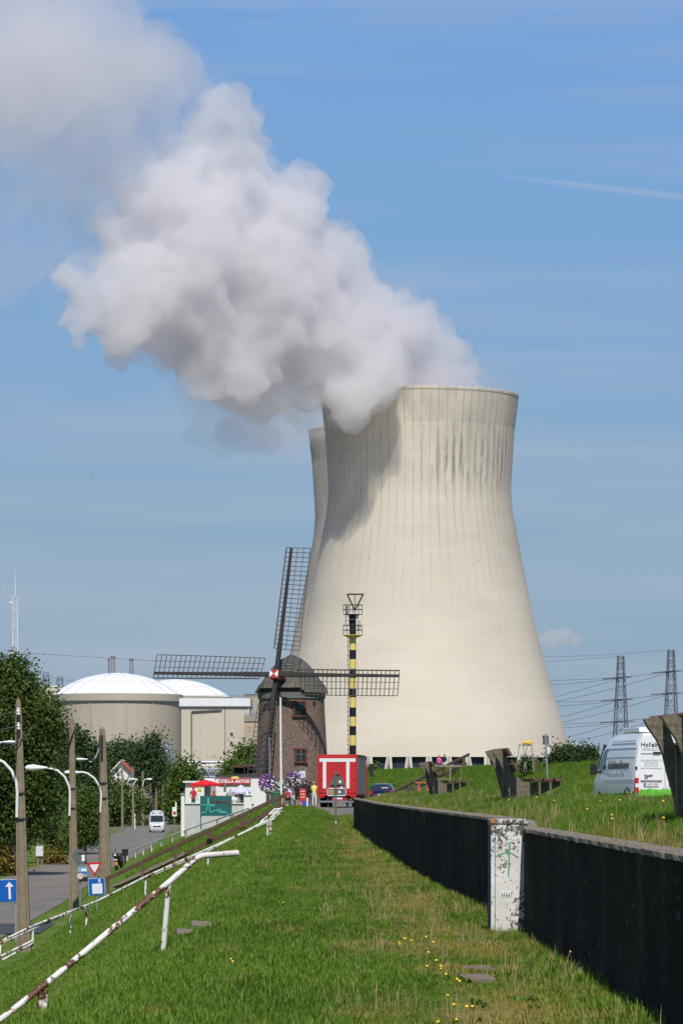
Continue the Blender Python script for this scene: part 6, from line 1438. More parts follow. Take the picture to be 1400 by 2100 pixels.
# ------------------------------------------------------------------ people
SKINS = {'skin': (.48, .28, .20), 'hair_dark': (.03, .02, .015), 'hair_fair': (.45, .28, .12), 'cloth_black': (.015, .015, .017), 'cloth_red': (.60, .03, .03), 'cloth_white': (.78, .78, .78), 'cloth_yellow': (.80, .72, .18), 'cloth_pink': (.75, .12, .38), 'cloth_navy': (.02, .03, .07), 'cloth_teal': (.02, .10, .11), 'shoe_dark': (.03, .025, .02), 'cap_red': (.65, .03, .04), 'cloth_grey': (.2, .2, .2)}
for k_, v_ in SKINS.items(): M(k_, v_, .75, .12, 9)
def person(label, loc, rz, height, top, legs, hair='hair_dark', pose=None, sleeves='skin', shins=None, cap=None, group='people at the mill cafe', seated=False, shoes='shoe_dark'):
    J = {'pelvis': (0, 0, .93), 'spine': (0, .01, 1.12), 'chest': (0, .0, 1.33), 'nb': (0, .01, 1.47), 'neck': (0, 0, 1.53), 'head': (0, -.02, 1.61), 'crown': (0, -.01, 1.70), 'nose': (0, -.125, 1.615)}
    for s_, n in ((-1, 'r'), (1, 'l')):
        J.update({'sh' + n: (.175 * s_, 0, 1.42), 'el' + n: (.24 * s_, .03, 1.14), 'wr' + n: (.25 * s_, -.06, .90), 'pa' + n: (.25 * s_, -.08, .83), 'hi' + n: (.09 * s_, 0, .90), 'kn' + n: (.10 * s_, -.02, .50), 'an' + n: (.10 * s_, .03, .09), 'to' + n: (.115 * s_, -.15, .035)})
    if seated:
        d = -.45
        for k in ('pelvis', 'spine', 'chest', 'nb', 'neck', 'head', 'crown', 'nose'): J[k] = (J[k][0], J[k][1], J[k][2] + d)
        for s_, n in ((-1, 'r'), (1, 'l')):
            J['sh' + n] = (.175 * s_, 0, 1.42 + d); J['el' + n] = (.25 * s_, -.08, 1.16 + d); J['wr' + n] = (.18 * s_, -.32, 1.10 + d); J['pa' + n] = (.15 * s_, -.39, 1.11 + d)
            J['hi' + n] = (.10 * s_, 0, .46); J['kn' + n] = (.13 * s_, -.44, .48); J['an' + n] = (.12 * s_, -.42, .09); J['to' + n] = (.13 * s_, -.58, .035)
    J.update(pose or {})
    rad = {'pelvis': (.155, .115), 'spine': (.135, .10), 'chest': (.165, .115), 'nb': (.075, .07), 'neck': (.055, .055), 'head': (.082, .098), 'crown': (.072, .085), 'nose': (.018, .018)}
    bones = [('pelvis', 'spine', top), ('spine', 'chest', top), ('chest', 'nb', top), ('nb', 'neck', 'skin'), ('neck', 'head', 'skin'), ('head', 'crown', 'skin'), ('head', 'nose', 'skin')]
    for n in 'rl':
        rad.update({'sh' + n: (.065, .065), 'el' + n: (.042, .042), 'wr' + n: (.028, .028), 'pa' + n: (.036, .022), 'hi' + n: (.092, .095), 'kn' + n: (.056, .058), 'an' + n: (.036, .036), 'to' + n: (.038, .03)})
        bones += [('chest', 'sh' + n, top), ('sh' + n, 'el' + n, top), ('el' + n, 'wr' + n, sleeves), ('wr' + n, 'pa' + n, 'skin'), ('pelvis', 'hi' + n, legs), ('hi' + n, 'kn' + n, legs), ('kn' + n, 'an' + n, shins or legs), ('an' + n, 'to' + n, shoes)]
        w, p = Vector(J['wr' + n]), Vector(J['pa' + n]); d = (p - w).normalized(); sd = d.orthogonal().normalized(); up_ = d.cross(sd)
        for i, (o_, L) in enumerate(((-.03, .075), (-.01, .09), (.012, .085), (.032, .065))):
            J['f%d%s' % (i, n)] = tuple(p + sd * o_ + d * L * .6 + up_ * .006); J['g%d%s' % (i, n)] = tuple(p + sd * o_ + d * L * .95 + up_ * .03)
            rad['f%d%s' % (i, n)] = rad['g%d%s' % (i, n)] = (.009, .009); bones += [('pa' + n, 'f%d%s' % (i, n), 'skin'), ('f%d%s' % (i, n), 'g%d%s' % (i, n), 'skin')]
        J['th' + n] = tuple(w.lerp(p, .7) - sd * .05 + d * .02); rad['th' + n] = (.011, .011); bones.append(('pa' + n, 'th' + n, 'skin'))
    names = list(J); idx_ = {n: i for i, n in enumerate(names)}
    me = bpy.data.meshes.new('body'); me.from_pydata([J[n] for n in names], [(idx_[a], idx_[b_]) for a, b_, _ in bones], [])
    o = bpy.data.objects.new('body', me); COL.objects.link(o)
    sk = o.modifiers.new('s', 'SKIN'); sk.use_smooth_shade = True
    for n in names:
        sv = me.skin_vertices[0].data[idx_[n]]; sv.radius = rad[n]; sv.use_root = (n == 'pelvis')
    ss = o.modifiers.new('ss', 'SUBSURF'); ss.levels = 1; ss.render_levels = 1
    dg = bpy.context.evaluated_depsgraph_get(); m2 = bpy.data.meshes.new_from_object(o.evaluated_get(dg)); bpy.data.objects.remove(o)
    mats = sorted(set(b_[2] for b_ in bones)); m2.materials.clear()
    for k in mats: m2.materials.append(MATS[k])
    cen = np.array([p.center[:] for p in m2.polygons]); best = np.full(len(cen), 1e9); mi = np.zeros(len(cen), int)
    for a, b_, k in bones:
        A_, B_ = np.array(J[a]), np.array(J[b_]); d = B_ - A_; t_ = np.clip(((cen - A_) @ d) / max(1e-9, d @ d), 0, 1); dist = np.linalg.norm(cen - (A_ + t_[:, None] * d), axis=1) - .5 * (np.mean(rad[a]) + np.mean(rad[b_]))
        w = dist < best; best[w] = dist[w]; mi[w] = mats.index(k)
    m2.polygons.foreach_set('material_index', mi.tolist()); s_ = height / 1.79
    t = thing('person', label, 'person', loc, rz, group); ob = link('body', m2, t); ob.scale = (s_, s_, s_)
    hc_ = Vector(J['crown']).lerp(Vector(J['head']), .35); mb = MB(); mb.ell(hc_ + Vector((0, .018, .02)), (.095, .11, .10), 14, 10)
    mb.v = [v for v in mb.v]; hob = mb.build('cap' if cap else 'hair', cap or hair, t, smooth=60); hob.scale = (s_, s_, s_)
    if cap:
        mb = MB(); mb.ell(hc_ + Vector((0, -.11, .0)), (.075, .07, .012), 12, 6); pk = mb.build('cap_peak', cap, t, smooth=60); pk.scale = (s_, s_, s_)
    return t
def ground_at(px, Y): return (X(px, Y), Y, ground_z(X(px, Y), Y) + .05)
tz = Zp(1662, 272)
person('person in red cap and red-white jersey leaning on the terrace wall under the red umbrella', (X(397, 270), 270, Zp(1664, 270)), R(-35), 1.75, 'cloth_red', 'cloth_teal', cap='cap_red', pose={'elr': (-.34, .05, 1.25), 'wrr': (-.30, .05, 1.02), 'pal': (.42, -.1, .86), 'ell': (.30, -.05, 1.18), 'wrl': (.38, -.08, .96), 'par': (-.24, .02, .97)}, sleeves='skin')
person('person in pink-red cap just above the green board edge', (X(438.5, 271), 271, Zp(1668, 271)), R(20), 1.6, 'cloth_red', 'cloth_navy', cap='cap_red')
person('seated person in light top at the table below the lilac umbrella', (X(481, 274), 274, Zp(1664, 274)), R(15), 1.7, 'cloth_white', 'cloth_navy', seated=True, hair='hair_fair')
person('seated person in dark red behind the terrace wall near the lilac umbrella', (X(488, 275), 275, Zp(1664, 275)), R(-30), 1.7, 'cloth_grey', 'cloth_navy', seated=True)
person('seated person in red top under the half hidden lilac umbrella', (X(589, 276), 276, ground_at(589, 276)[2]), R(40), 1.7, 'cloth_red', 'cloth_black', seated=True, hair='hair_fair')
person('woman-sized figure in black dress with bare legs, leftmost in the queue', ground_at(610.5, 262), R(160), 1.68, 'cloth_black', 'cloth_black', shins='skin', sleeves='skin', hair='hair_dark')
person('person in black shirt behind the red ice cream board in the queue', ground_at(619, 266), R(10), 1.72, 'cloth_black', 'cloth_black', hair='hair_dark', pose={'elr': (-.26, -.08, 1.2), 'wrr': (-.1, -.25, 1.2), 'par': (-.05, -.31, 1.22)})
person('tall person in black clothes right of the red board in the queue', ground_at(628.5, 264), R(175), 1.82, 'cloth_black', 'cloth_black', sleeves='cloth_black', hair='hair_dark')
person('person in dark clothes between the red board and the yellow-shirted person', ground_at(636, 267), R(190), 1.7, 'cloth_black', 'cloth_navy', sleeves='cloth_black')
person('person in yellow top and white trousers beside the red truck', ground_at(644, 258), R(165), 1.68, 'cloth_yellow', 'cloth_white', hair='hair_fair', pose={'elr': (-.27, -.1, 1.2), 'wrr': (-.16, -.28, 1.12), 'par': (-.1, -.34, 1.12), 'ell': (.27, -.1, 1.2), 'wrl': (.16, -.28, 1.12), 'pal': (.1, -.34, 1.12), 'knr': (-.14, .04, .5), 'anr': (-.15, .1, .09), 'tor': (-.16, -.08, .035)})
person('person in pink top standing on the dike crest behind the farthest bench', (X(900, 352), 352, h1(X(900, 352), 352) - .35), R(200), 1.7, 'cloth_pink', 'cloth_navy', hair='hair_fair', group='people on the dike crest')
person('red-haired person in black and white top on the dike crest beside the pink one', (X(911, 354), 354, h1(X(911, 354), 354) - .3), R(150), 1.72, 'cloth_black', 'cloth_white', hair='hair_fair', sleeves='cloth_white', group='people on the dike crest')
# ice cream board in front of the queue
M('ice_blue', (.02, .12, .62), .5, .1); M('ice_orange', (.80, .22, .02), .5)
ib = thing('ice_cream_board', 'red and blue standing ice cream board in front of the queue', 'sign', ground_at(620, 256))
wbox(ib, 'red_panel', 614, 627, 1617, 1643, 256, .08, 'cloth_red'); wbox(ib, 'blue_panel', 614.5, 628.5, 1643, 1656.5, 256.02, .08, 'ice_blue'); wbox(ib, 'white_panel', 628.5, 632, 1636, 1656, 256.05, .08, 'clean_white'); wbox(ib, 'orange_figure', 615.5, 619, 1645, 1655, 255.98, .05, 'ice_orange')
for i, yq in enumerate((1622, 1628, 1634)): wbox(ib, 'price_line', 616, 625, yq, yq + 1.4, 255.985, .03, 'clean_white')
# terrace tables
for px, Yq, lab in ((487, 271, 'small dark cafe table below the lilac umbrella'), (594, 274, 'small cafe table below the half hidden lilac umbrella')):
    t = thing('cafe_table', lab, 'table', (X(px, Yq), Yq, Zp(1664, Yq) if px < 500 else ground_at(px, Yq)[2]), 0, 'cafe tables')
    mb = MB(); mb.lathe([(.4, .72), (.4, .75), (.01, .75)], 20); mb.build('table_top', 'cafe_grey', t); mb = MB(); mb.tube([(0, 0, 0), (0, 0, .72)], .03, 8); mb.build('leg', 'chassis', t); mb = MB(); mb.lathe([(.22, 0), (.2, .04), (.03, .06)], 16); mb.build('foot', 'chassis', t)

# ------------------------------------------------------------------ trees
def leaf_mat(name, dark, light, trans):
    m, nt, b = newmat(name)
    geo = nd(nt, 'ShaderNodeNewGeometry')
    n1 = noise_tex(nt, .5, 4, .6); n2 = noise_tex(nt, 3.5, 3, .6)
    f_ = mth(nt, 'ADD', mth(nt, 'MULTIPLY', n1, .55), mth(nt, 'MULTIPLY', geo.outputs['Random Per Island'], .45))
    c = ramp(nt, f_, [(.3, dark), (.72, light)])
    nt.links.new(c, b.inputs['Base Color']); b.inputs['Roughness'].default_value = .6; b.inputs['Specular IOR Level'].default_value = .25
    tr = nd(nt, 'ShaderNodeBsdfTranslucent'); nt.links.new(rgbmix(nt, 1.0, c, trans, 'MULTIPLY'), tr.inputs['Color'])
    mx = nd(nt, 'ShaderNodeMixShader'); mx.inputs[0].default_value = .3
    out = nt.nodes['Material Output']; nt.links.new(b.outputs[0], mx.inputs[1]); nt.links.new(tr.outputs[0], mx.inputs[2]); nt.links.new(mx.outputs[0], out.inputs['Surface'])
leaf_mat('leaf_deep', (0.030, 0.057, 0.011), (0.126, 0.180, 0.034), (1.3, 1.5, .6)); leaf_mat('leaf_mid', (0.046, 0.083, 0.016), (0.150, 0.216, 0.041), (1.3, 1.5, .6)); leaf_mat('leaf_pale', (0.063, 0.098, 0.023), (0.168, 0.216, 0.054), (1.3, 1.5, .6)); leaf_mat('leaf_blue', (0.029, 0.057, 0.021), (0.096, 0.144, 0.048), (1.2, 1.4, .8)); leaf_mat('leaf_gold', (0.103, 0.103, 0.023), (0.336, 0.252, 0.048), (1.3, 1.2, .6))
M('bark', (.065, .05, .038), .95, .35, 4, bmp=.6, vscale=(3, 3, .5))
def leaves(blobs, n, size, seed, clump=26, spread=.5, squash=.8):
    g_ = np.random.default_rng(seed)
    B_ = np.array(blobs, float); vol = (B_[:, 3] * B_[:, 4] * B_[:, 5]) ** (2 / 3); pr = vol / vol.sum()
    nc = max(8, n // clump); bi = g_.choice(len(B_), nc, p=pr)
    d = g_.normal(size=(nc, 3)); d /= np.linalg.norm(d, axis=1)[:, None]
    rad_ = g_.random(nc) ** .33 * .97 + g_.random(nc) * .10
    cen = B_[bi, :3] + d * rad_[:, None] * B_[bi, 3:6]
    cs = g_.uniform(.6, 1.4, nc)
    ci = np.repeat(np.arange(nc), clump); m_ = len(ci)
    off = g_.normal(size=(m_, 3)) * np.array([1, 1, squash]) * (spread * cs[ci])[:, None]
    p = cen[ci] + off
    nrm_ = g_.normal(size=(m_, 3)) + d[ci] * .8 + np.array([0, -.2, .7]); nrm_ /= np.linalg.norm(nrm_, axis=1)[:, None]
    t1 = np.cross(nrm_, g_.normal(size=(m_, 3))); t1 /= np.linalg.norm(t1, axis=1)[:, None]; t2 = np.cross(nrm_, t1)
    s_ = size * g_.uniform(.6, 1.35, m_)
    a = p - t1 * s_[:, None] * .5; c = p + t1 * s_[:, None] * .5; b_ = p + t2 * (s_ * .33)[:, None] + nrm_ * (s_ * .08)[:, None]; e = p - t2 * (s_ * .33)[:, None] + nrm_ * (s_ * .08)[:, None]
    v = np.stack([a, b_, c, e], 1).reshape(-1, 3)
    me = bpy.data.meshes.new('crown'); f_ = np.arange(m_ * 4).reshape(-1, 4)
    me.vertices.add(len(v)); me.vertices.foreach_set('co', v.ravel()); me.loops.add(m_ * 4); me.loops.foreach_set('vertex_index', f_.ravel()); me.polygons.add(m_); me.polygons.foreach_set('loop_start', np.arange(0, m_ * 4, 4)); me.update(calc_edges=True)
    return me, cen
def tree(name, label, px, Y, blobs_px, n, leaf, mat, seed, cat='tree', group=None, trunk=None, clump=26, spread=None, depth=.8, squash=.8):
    """blobs_px: (px, py, rx, rz) ellipses in photograph pixels at distance Y -> real sizes."""
    k = Y / FPX; bx_ = X(px, Y); gz = ground_z(bx_, Y); r_ = random.Random(seed)
    t = thing(name, label, cat, (bx_, Y, gz), 0, group); bl_ = []
    for q in blobs_px:
        x, y, rx = q[:3]; rz_ = q[3] if len(q) > 3 else rx
        bl_.append((X(x, Y) - bx_, r_.uniform(-.5, .5) * rx * k, Zp(y, Y) - gz, rx * k, rx * k * depth, rz_ * k))
    me, cen = leaves(bl_, n, leaf, seed, clump, spread or max(.3, leaf * 1.9), squash); me.materials.append(MATS[mat]); link('crown', me, t)
    tb = MB(); top_ = max(b_[2] for b_ in bl_); tr = trunk or max(.08, top_ * .022)
    pts = [Vector((r_.uniform(-.1, .1) * i * .4, r_.uniform(-.1, .1) * i * .4, -.2 + (top_ + .2) * i / 5)) for i in range(6)]
    tb.tube(pts, [tr * (1.15 - .19 * i) for i in range(6)], 8)
    for i in range(7):
        st_ = pts[1 + i % 4].lerp(pts[2 + i % 4], r_.random()); e = Vector(cen[r_.randrange(len(cen))]); md = st_.lerp(e, .5) + Vector((0, 0, .1 * (e - st_).length)); tb.tube([st_, md, e], [tr * .45, tr * .28, tr * .1], 5)
    tb.build('trunk', 'bark', t, smooth=60); return t
G1 = 'trees left of the lower road'
tree('broadleaf_tree', 'tall dense dark green tree filling the left edge behind the nearest pole', 30, 262, [(15, 1425, 62), (62, 1430, 34), (32, 1372, 24, 30), (85, 1465, 40), (40, 1520, 75), (95, 1515, 30), (-30, 1470, 80), (75, 1580, 50), (110, 1500, 18), (20, 1620, 75), (90, 1630, 36), (125, 1490, 10), (-60, 1560, 90), (0, 1380, 30), (40, 1690, 60, 30)], 62000, .23, 'leaf_deep', 11, group=G1, trunk=.3)
tree('broadleaf_tree', 'shaded tree behind the second pole right of the tall dark one', 165, 345, [(165, 1560, 40, 55), (150, 1520, 26, 22), (185, 1580, 30, 40), (160, 1640, 45, 45), (195, 1620, 25)], 18000, .27, 'leaf_blue', 12, group=G1)
tree('leafy_shrub', 'bright green bushy shrub between the second and third pole', 176, 300, [(172, 1650, 26, 34), (185, 1680, 26, 30), (165, 1690, 26, 32), (190, 1705, 18, 26), (155, 1722, 22, 18)], 14000, .18, 'leaf_mid', 13, 'shrub', 'shrubs along the lower road')
tree('leafy_shrub', 'dark overhanging shrubs at the left edge beside the notice box', 110, 305, [(105, 1690, 30, 40), (60, 1680, 40, 40), (115, 1740, 16, 22), (20, 1720, 40, 35), (75, 1640, 40, 30)], 14000, .2, 'leaf_deep', 14, 'shrub', 'shrubs along the lower road')
tree('leafy_shrub', 'yellow flowering shrub at the road edge left of the nearest pole', 18, 262, [(15, 1760, 26, 20), (-15, 1765, 30, 24), (25, 1780, 16, 14)], 3500, .2, 'leaf_gold', 15, 'shrub', 'shrubs along the lower road')
tree('leafy_shrub', 'yellow-green weeds under the trees right of the notice box', 112, 300, [(110, 1755, 16, 12), (98, 1762, 12, 8), (125, 1762, 10, 8)], 1800, .18, 'leaf_gold', 16, 'shrub', 'shrubs along the lower road')
tree('broadleaf_tree', 'dark tree mass behind the white house roof', 248, 680, [(240, 1555, 26, 22), (262, 1550, 24, 20), (225, 1560, 22, 24), (285, 1560, 22, 26), (246, 1536, 10, 10)], 6500, .55, 'leaf_blue', 17, group=G1)
tree('poplar_tree', 'tallest narrow leaning poplar in front of the grey tank', 315, 660, [(313, 1530, 8, 18), (318, 1550, 12, 24), (322, 1580, 16, 30), (318, 1515, 5, 8)], 4500, .45, 'leaf_blue', 18, group=G1)
tree('poplar_tree', 'shorter narrow poplar left of the tallest one', 288, 660, [(284, 1540, 6, 16), (289, 1560, 10, 22), (292, 1585, 14, 25)], 3200, .45, 'leaf_blue', 19, group=G1)
tree('broadleaf_tree', 'rounded dark tree right of the poplars above the camper', 345, 930, [(338, 1590, 20, 26), (352, 1600, 18, 24), (330, 1615, 24, 24), (362, 1610, 14, 20), (345, 1630, 26, 22)], 6500, .65, 'leaf_mid', 20, group=G1)
tree('broadleaf_tree', 'pale green feathery tree in front of the white house', 285, 900, [(278, 1580, 16, 14), (295, 1588, 14, 14), (305, 1592, 14, 12), (270, 1592, 12, 10)], 4000, .42, 'leaf_pale', 21, group=G1)
tree('broadleaf_tree', 'dark broad tree hanging over the house wall beside the third pole', 232, 600, [(232, 1635, 28, 26), (221, 1590, 6, 10), (262, 1645, 26, 26), (222, 1665, 24, 34), (250, 1612, 10, 6)], 8000, .45, 'leaf_mid', 22, group=G1)
tree('broadleaf_tree', 'loose light-leaved tree left of the cafe annex', 383, 420, [(380, 1585, 14, 22), (395, 1592, 12, 16), (372, 1605, 18, 24), (390, 1610, 14, 14), (378, 1567, 5, 10), (368, 1640, 16, 30), (398, 1585, 6, 16)], 4500, .34, 'leaf_mid', 23, group=G1)
tree('broadleaf_tree', 'dark tree beside the camper against the terrace wall', 358, 640, [(358, 1640, 18, 26), (352, 1660, 12, 24), (366, 1665, 12, 26), (362, 1685, 12, 12)], 5500, .36, 'leaf_deep', 24, group=G1)
tree('leafy_shrub', 'dark hedge of shrubs on the verge left of the camper', 285, 940, [(270, 1660, 24, 22), (295, 1665, 22, 20), (315, 1662, 16, 22), (245, 1670, 20, 24), (325, 1650, 12, 20)], 7000, .6, 'leaf_deep', 25, 'shrub', 'shrubs along the lower road')
tree('leafy_shrub', 'pale tall weeds along the far verge left of the camper', 280, 620, [(262, 1685, 16, 12), (285, 1688, 14, 9), (300, 1688, 10, 8), (248, 1692, 14, 14), (238, 1690, 8, 16)], 4000, .3, 'leaf_pale', 26, 'shrub', 'shrubs along the lower road')
tree('broadleaf_tree', 'fresh green tree between the service block and the mill', 503, 360, [(505, 1557, 17, 18), (518, 1545, 12, 16), (492, 1568, 14, 12), (512, 1572, 20, 14)], 4500, .3, 'leaf_mid', 27)
tree('leafy_shrub', 'low green shrub left of the wooden shelter', 472, 330, [(472, 1582, 8, 9), (480, 1580, 6, 6)], 1200, .24, 'leaf_mid', 28, 'shrub')
G2 = 'bushes on the dike crest'
tree('dike_bush', 'large dark green bush on the dike crest right of the sign post', 1160, 305, [(1150, 1555, 16, 13), (1165, 1550, 14, 14), (1138, 1562, 10, 8), (1158, 1541, 7, 6), (1175, 1558, 10, 10)], 4500, .22, 'leaf_blue', 29, 'bush', G2)
for i, (px, yt, lab) in enumerate(((1193, 1533, 'tallest small conifer on the dike crest by the timber posts'), (1203, 1540, 'middle small conifer on the dike crest'), (1212, 1537, 'rightmost small conifer on the dike crest, next to the van roof'))):
    tree('dike_conifer', lab, px, 300, [(px, yt + 10, 3.5, 10), (px, yt + 22, 6, 12), (px, yt + 3, 1.5, 4)], 1500, .18, 'leaf_blue', 30 + i, 'tree', G2)
tree('dike_bush', 'small grey-green bush at the trestle foot', 1080, 302, [(1075, 1568, 10, 8), (1086, 1565, 7, 6)], 1200, .18, 'leaf_pale', 34, 'bush', G2)
tree('dike_bush', 'low weeds at the tower foot behind the red truck', 765, 392, [(765, 1582, 14, 9), (752, 1586, 8, 8)], 1500, .2, 'leaf_mid', 35, 'bush', G2)

# ------------------------------------------------------------------ grass blades
def tuft(name, nbl, spread_, h, seed, lean=.5, width=.0045):
    r_ = random.Random(seed); mb = MB()
    for i in range(nbl):
        a = r_.uniform(0, 2 * math.pi); d = r_.random() ** .7 * spread_; p = Vector((d * math.cos(a), d * math.sin(a), -.01)); H = h * r_.uniform(.55, 1.15); b_ = r_.uniform(0, 2 * math.pi); L = Vector((math.cos(b_), math.sin(b_), 0)) * H * r_.uniform(.1, lean)
        w = Vector((math.cos(b_ + 1.57), math.sin(b_ + 1.57), 0)) * width * r_.uniform(.7, 1.4)
        m_ = p + L * .35 + Vector((0, 0, H * .6)); e = p + L + Vector((0, 0, H * .95))
        mb.add([p - w, p + w, m_ + w * .75, m_ - w * .75, e], [(0, 1, 2, 3), (3, 2, 4)])
    me = bpy.data.meshes.new(name); me.from_pydata(mb.v, [], mb.f); me.materials.append(MATS['grass_blade']); me.update()
    o = bpy.data.objects.new(name, me); return o
m, nt, b = newmat('grass_blade')
c = grass_colour(nt)
oi = nd(nt, 'ShaderNodeObjectInfo'); geo = nd(nt, 'ShaderNodeNewGeometry')
rr_ = mth(nt, 'ADD', mth(nt, 'MULTIPLY', oi.outputs['Random'], .5), mth(nt, 'MULTIPLY', geo.outputs['Random Per Island'], .5))
c = rgbmix(nt, mrange(nt, rr_, .2, .8, 0, .8), rgbmix(nt, 1.0, c, (.55, .66, .5), 'MULTIPLY'), rgbmix(nt, 1.0, c, (1.45, 1.5, .95), 'MULTIPLY'))
c = rgbmix(nt, mrange(nt, geo.outputs['Random Per Island'], .94, .96, 0, .75), c, (.34, .28, .14))
nt.links.new(c, b.inputs['Base Color']); b.inputs['Roughness'].default_value = .5; b.inputs['Specular IOR Level'].default_value = .3
tr = nd(nt, 'ShaderNodeBsdfTranslucent'); nt.links.new(rgbmix(nt, 1.0, c, (1.3, 1.5, .5), 'MULTIPLY'), tr.inputs['Color'])
mx = nd(nt, 'ShaderNodeMixShader'); mx.inputs[0].default_value = .35; nt.links.new(b.outputs[0], mx.inputs[1]); nt.links.new(tr.outputs[0], mx.inputs[2]); nt.links.new(mx.outputs[0], nt.nodes['Material Output'].inputs['Surface'])
def scatter(name, pts, scl, tufts, label, seed):
    """Grass tufts instanced on points; one object of kind stuff."""
    g_ = np.random.default_rng(seed); me = bpy.data.meshes.new(name); me.vertices.add(len(pts)); me.vertices.foreach_set('co', np.asarray(pts, np.float32).ravel())
    at = me.attributes.new('scl', 'FLOAT', 'POINT'); at.data.foreach_set('value', np.asarray(scl, np.float32))
    at = me.attributes.new('rot', 'FLOAT', 'POINT'); at.data.foreach_set('value', g_.uniform(0, 6.283, len(pts)).astype(np.float32))
    at = me.attributes.new('pick', 'INT', 'POINT'); at.data.foreach_set('value', g_.integers(0, len(tufts), len(pts)).astype(np.int32)); me.update()
    o = link(name, me); tag(o, label, 'grass', kind='stuff')
    ng = bpy.data.node_groups.new(name, 'GeometryNodeTree'); ng.interface.new_socket('Geometry', in_out='INPUT', socket_type='NodeSocketGeometry'); ng.interface.new_socket('Geometry', in_out='OUTPUT', socket_type='NodeSocketGeometry')
    gi, go = ng.nodes.new('NodeGroupInput'), ng.nodes.new('NodeGroupOutput'); ins = ng.nodes.new('GeometryNodeInstanceOnPoints'); jn = ng.nodes.new('GeometryNodeGeometryToInstance')
    for tf in reversed(tufts):
        n = ng.nodes.new('GeometryNodeObjectInfo'); n.inputs['Object'].default_value = tf; n.inputs['As Instance'].default_value = True; ng.links.new(n.outputs['Geometry'], jn.inputs[0])
    def attr(nm, ty):
        n = ng.nodes.new('GeometryNodeInputNamedAttribute'); n.data_type = ty; n.inputs['Name'].default_value = nm; return n.outputs[0]
    cx = ng.nodes.new('ShaderNodeCombineXYZ'); ng.links.new(attr('rot', 'FLOAT'), cx.inputs[2]); er = ng.nodes.new('FunctionNodeEulerToRotation'); ng.links.new(cx.outputs[0], er.inputs[0])
    ins.inputs['Pick Instance'].default_value = True
    ng.links.new(gi.outputs[0], ins.inputs['Points']); ng.links.new(jn.outputs[0], ins.inputs['Instance']); ng.links.new(attr('pick', 'INT'), ins.inputs['Instance Index']); ng.links.new(er.outputs[0], ins.inputs['Rotation']); ng.links.new(attr('scl', 'FLOAT'), ins.inputs['Scale']); ng.links.new(ins.outputs[0], go.inputs[0])
    md = o.modifiers.new('grass', 'NODES'); md.node_group = ng; return o
TUFTS = [tuft('grass_tuft', 16, .11, .085, 40 + i, .9) for i in range(5)]; TALL = [tuft('tall_grass_tuft', 20, .09, .20, 60 + i, .75, .004) for i in range(5)]
def pts_in(y0_, y1_, dens, xl, xr, seed):
    g_ = np.random.default_rng(seed); out = []
    y_ = y0_
    while y_ < y1_:
        st_ = max(.5, y_ * .02); a, c_ = xl(y_), xr(y_); n = g_.poisson(max(0, (c_ - a)) * st_ * dens(y_))
        if n > 0: out.append(np.stack([g_.uniform(a, c_, n), g_.uniform(y_, y_ + st_, n)], 1))
        y_ += st_
    return np.concatenate(out)
edge = lambda y: -.0875 * y - 1.6
p = pts_in(24, 250, lambda y: 230 if y < 45 else 230 * (45 / y) ** 1.35, lambda y: max(edge(y), -11.5), lambda y: min(float(xw(y)) - .02, lot_left(y) if y > 190 else 99), 5)
z = ground_zv(p[:, 0], p[:, 1]); u_ = xw(p[:, 1]) - p[:, 0]
nz_ = np.array([mnoise.fractal(Vector((x * .7, y * .3, 1.7)), .9, 2.0, 3) for x, y in p])
pathx = p[:, 0] - (1.45 - .0095 * p[:, 1])
sc_g = (1.0 + .5 * nz_ + .55 * np.exp(-(u_ / .25) ** 2) - .25 * np.exp(-2.6 * pathx ** 2)) * np.clip(p[:, 1] / 60, 1, 4.0) ** .6 * np.random.default_rng(3).uniform(.7, 1.3, len(p))
sc_g *= 1 - .65 * np.exp(-((p[:, 0] - 1.75) / .5) ** 2 - ((p[:, 1] - 41.6) / 2.2) ** 2)
for _px, _py in ((981, 1992), (976, 2014)):
    _Y = 8000 * EYE / (_py - HOR); sc_g = np.where((np.abs(p[:, 0] - X(_px, _Y)) < .17) & (p[:, 1] > _Y - 1.1) & (p[:, 1] < _Y + .35), sc_g * .3, sc_g)
keep = (z > -3.95) & (sc_g > .2)
scatter('grass', np.stack([p[:, 0], p[:, 1], z], 1)[keep], sc_g[keep], TUFTS, 'short green grass with straw-coloured patches on the path and dike slope', 6)
p = pts_in(22, 150, lambda y: 130 if y < 45 else 130 * (45 / y) ** 1.1, lambda y: float(xw(y)) + .17, lambda y: min(float(xw(y)) + 6.5, .0875 * y + 2.2), 8)
z = ground_zv(p[:, 0], p[:, 1]); u_ = p[:, 0] - xw(p[:, 1]); nz_ = np.array([mnoise.fractal(Vector((x * .8, y * .4, 4.7)), .9, 2.0, 3) for x, y in p])
sc_g = (.55 + .32 * nz_ - .25 * np.exp(-(u_ / .35) ** 2)) * np.random.default_rng(9).uniform(.7, 1.25, len(p)); keep = sc_g > .22
scatter('grass', np.stack([p[:, 0], p[:, 1], z], 1)[keep], sc_g[keep], TALL, 'longer meadow grass on the raised ground behind the wall and under the benches', 10)
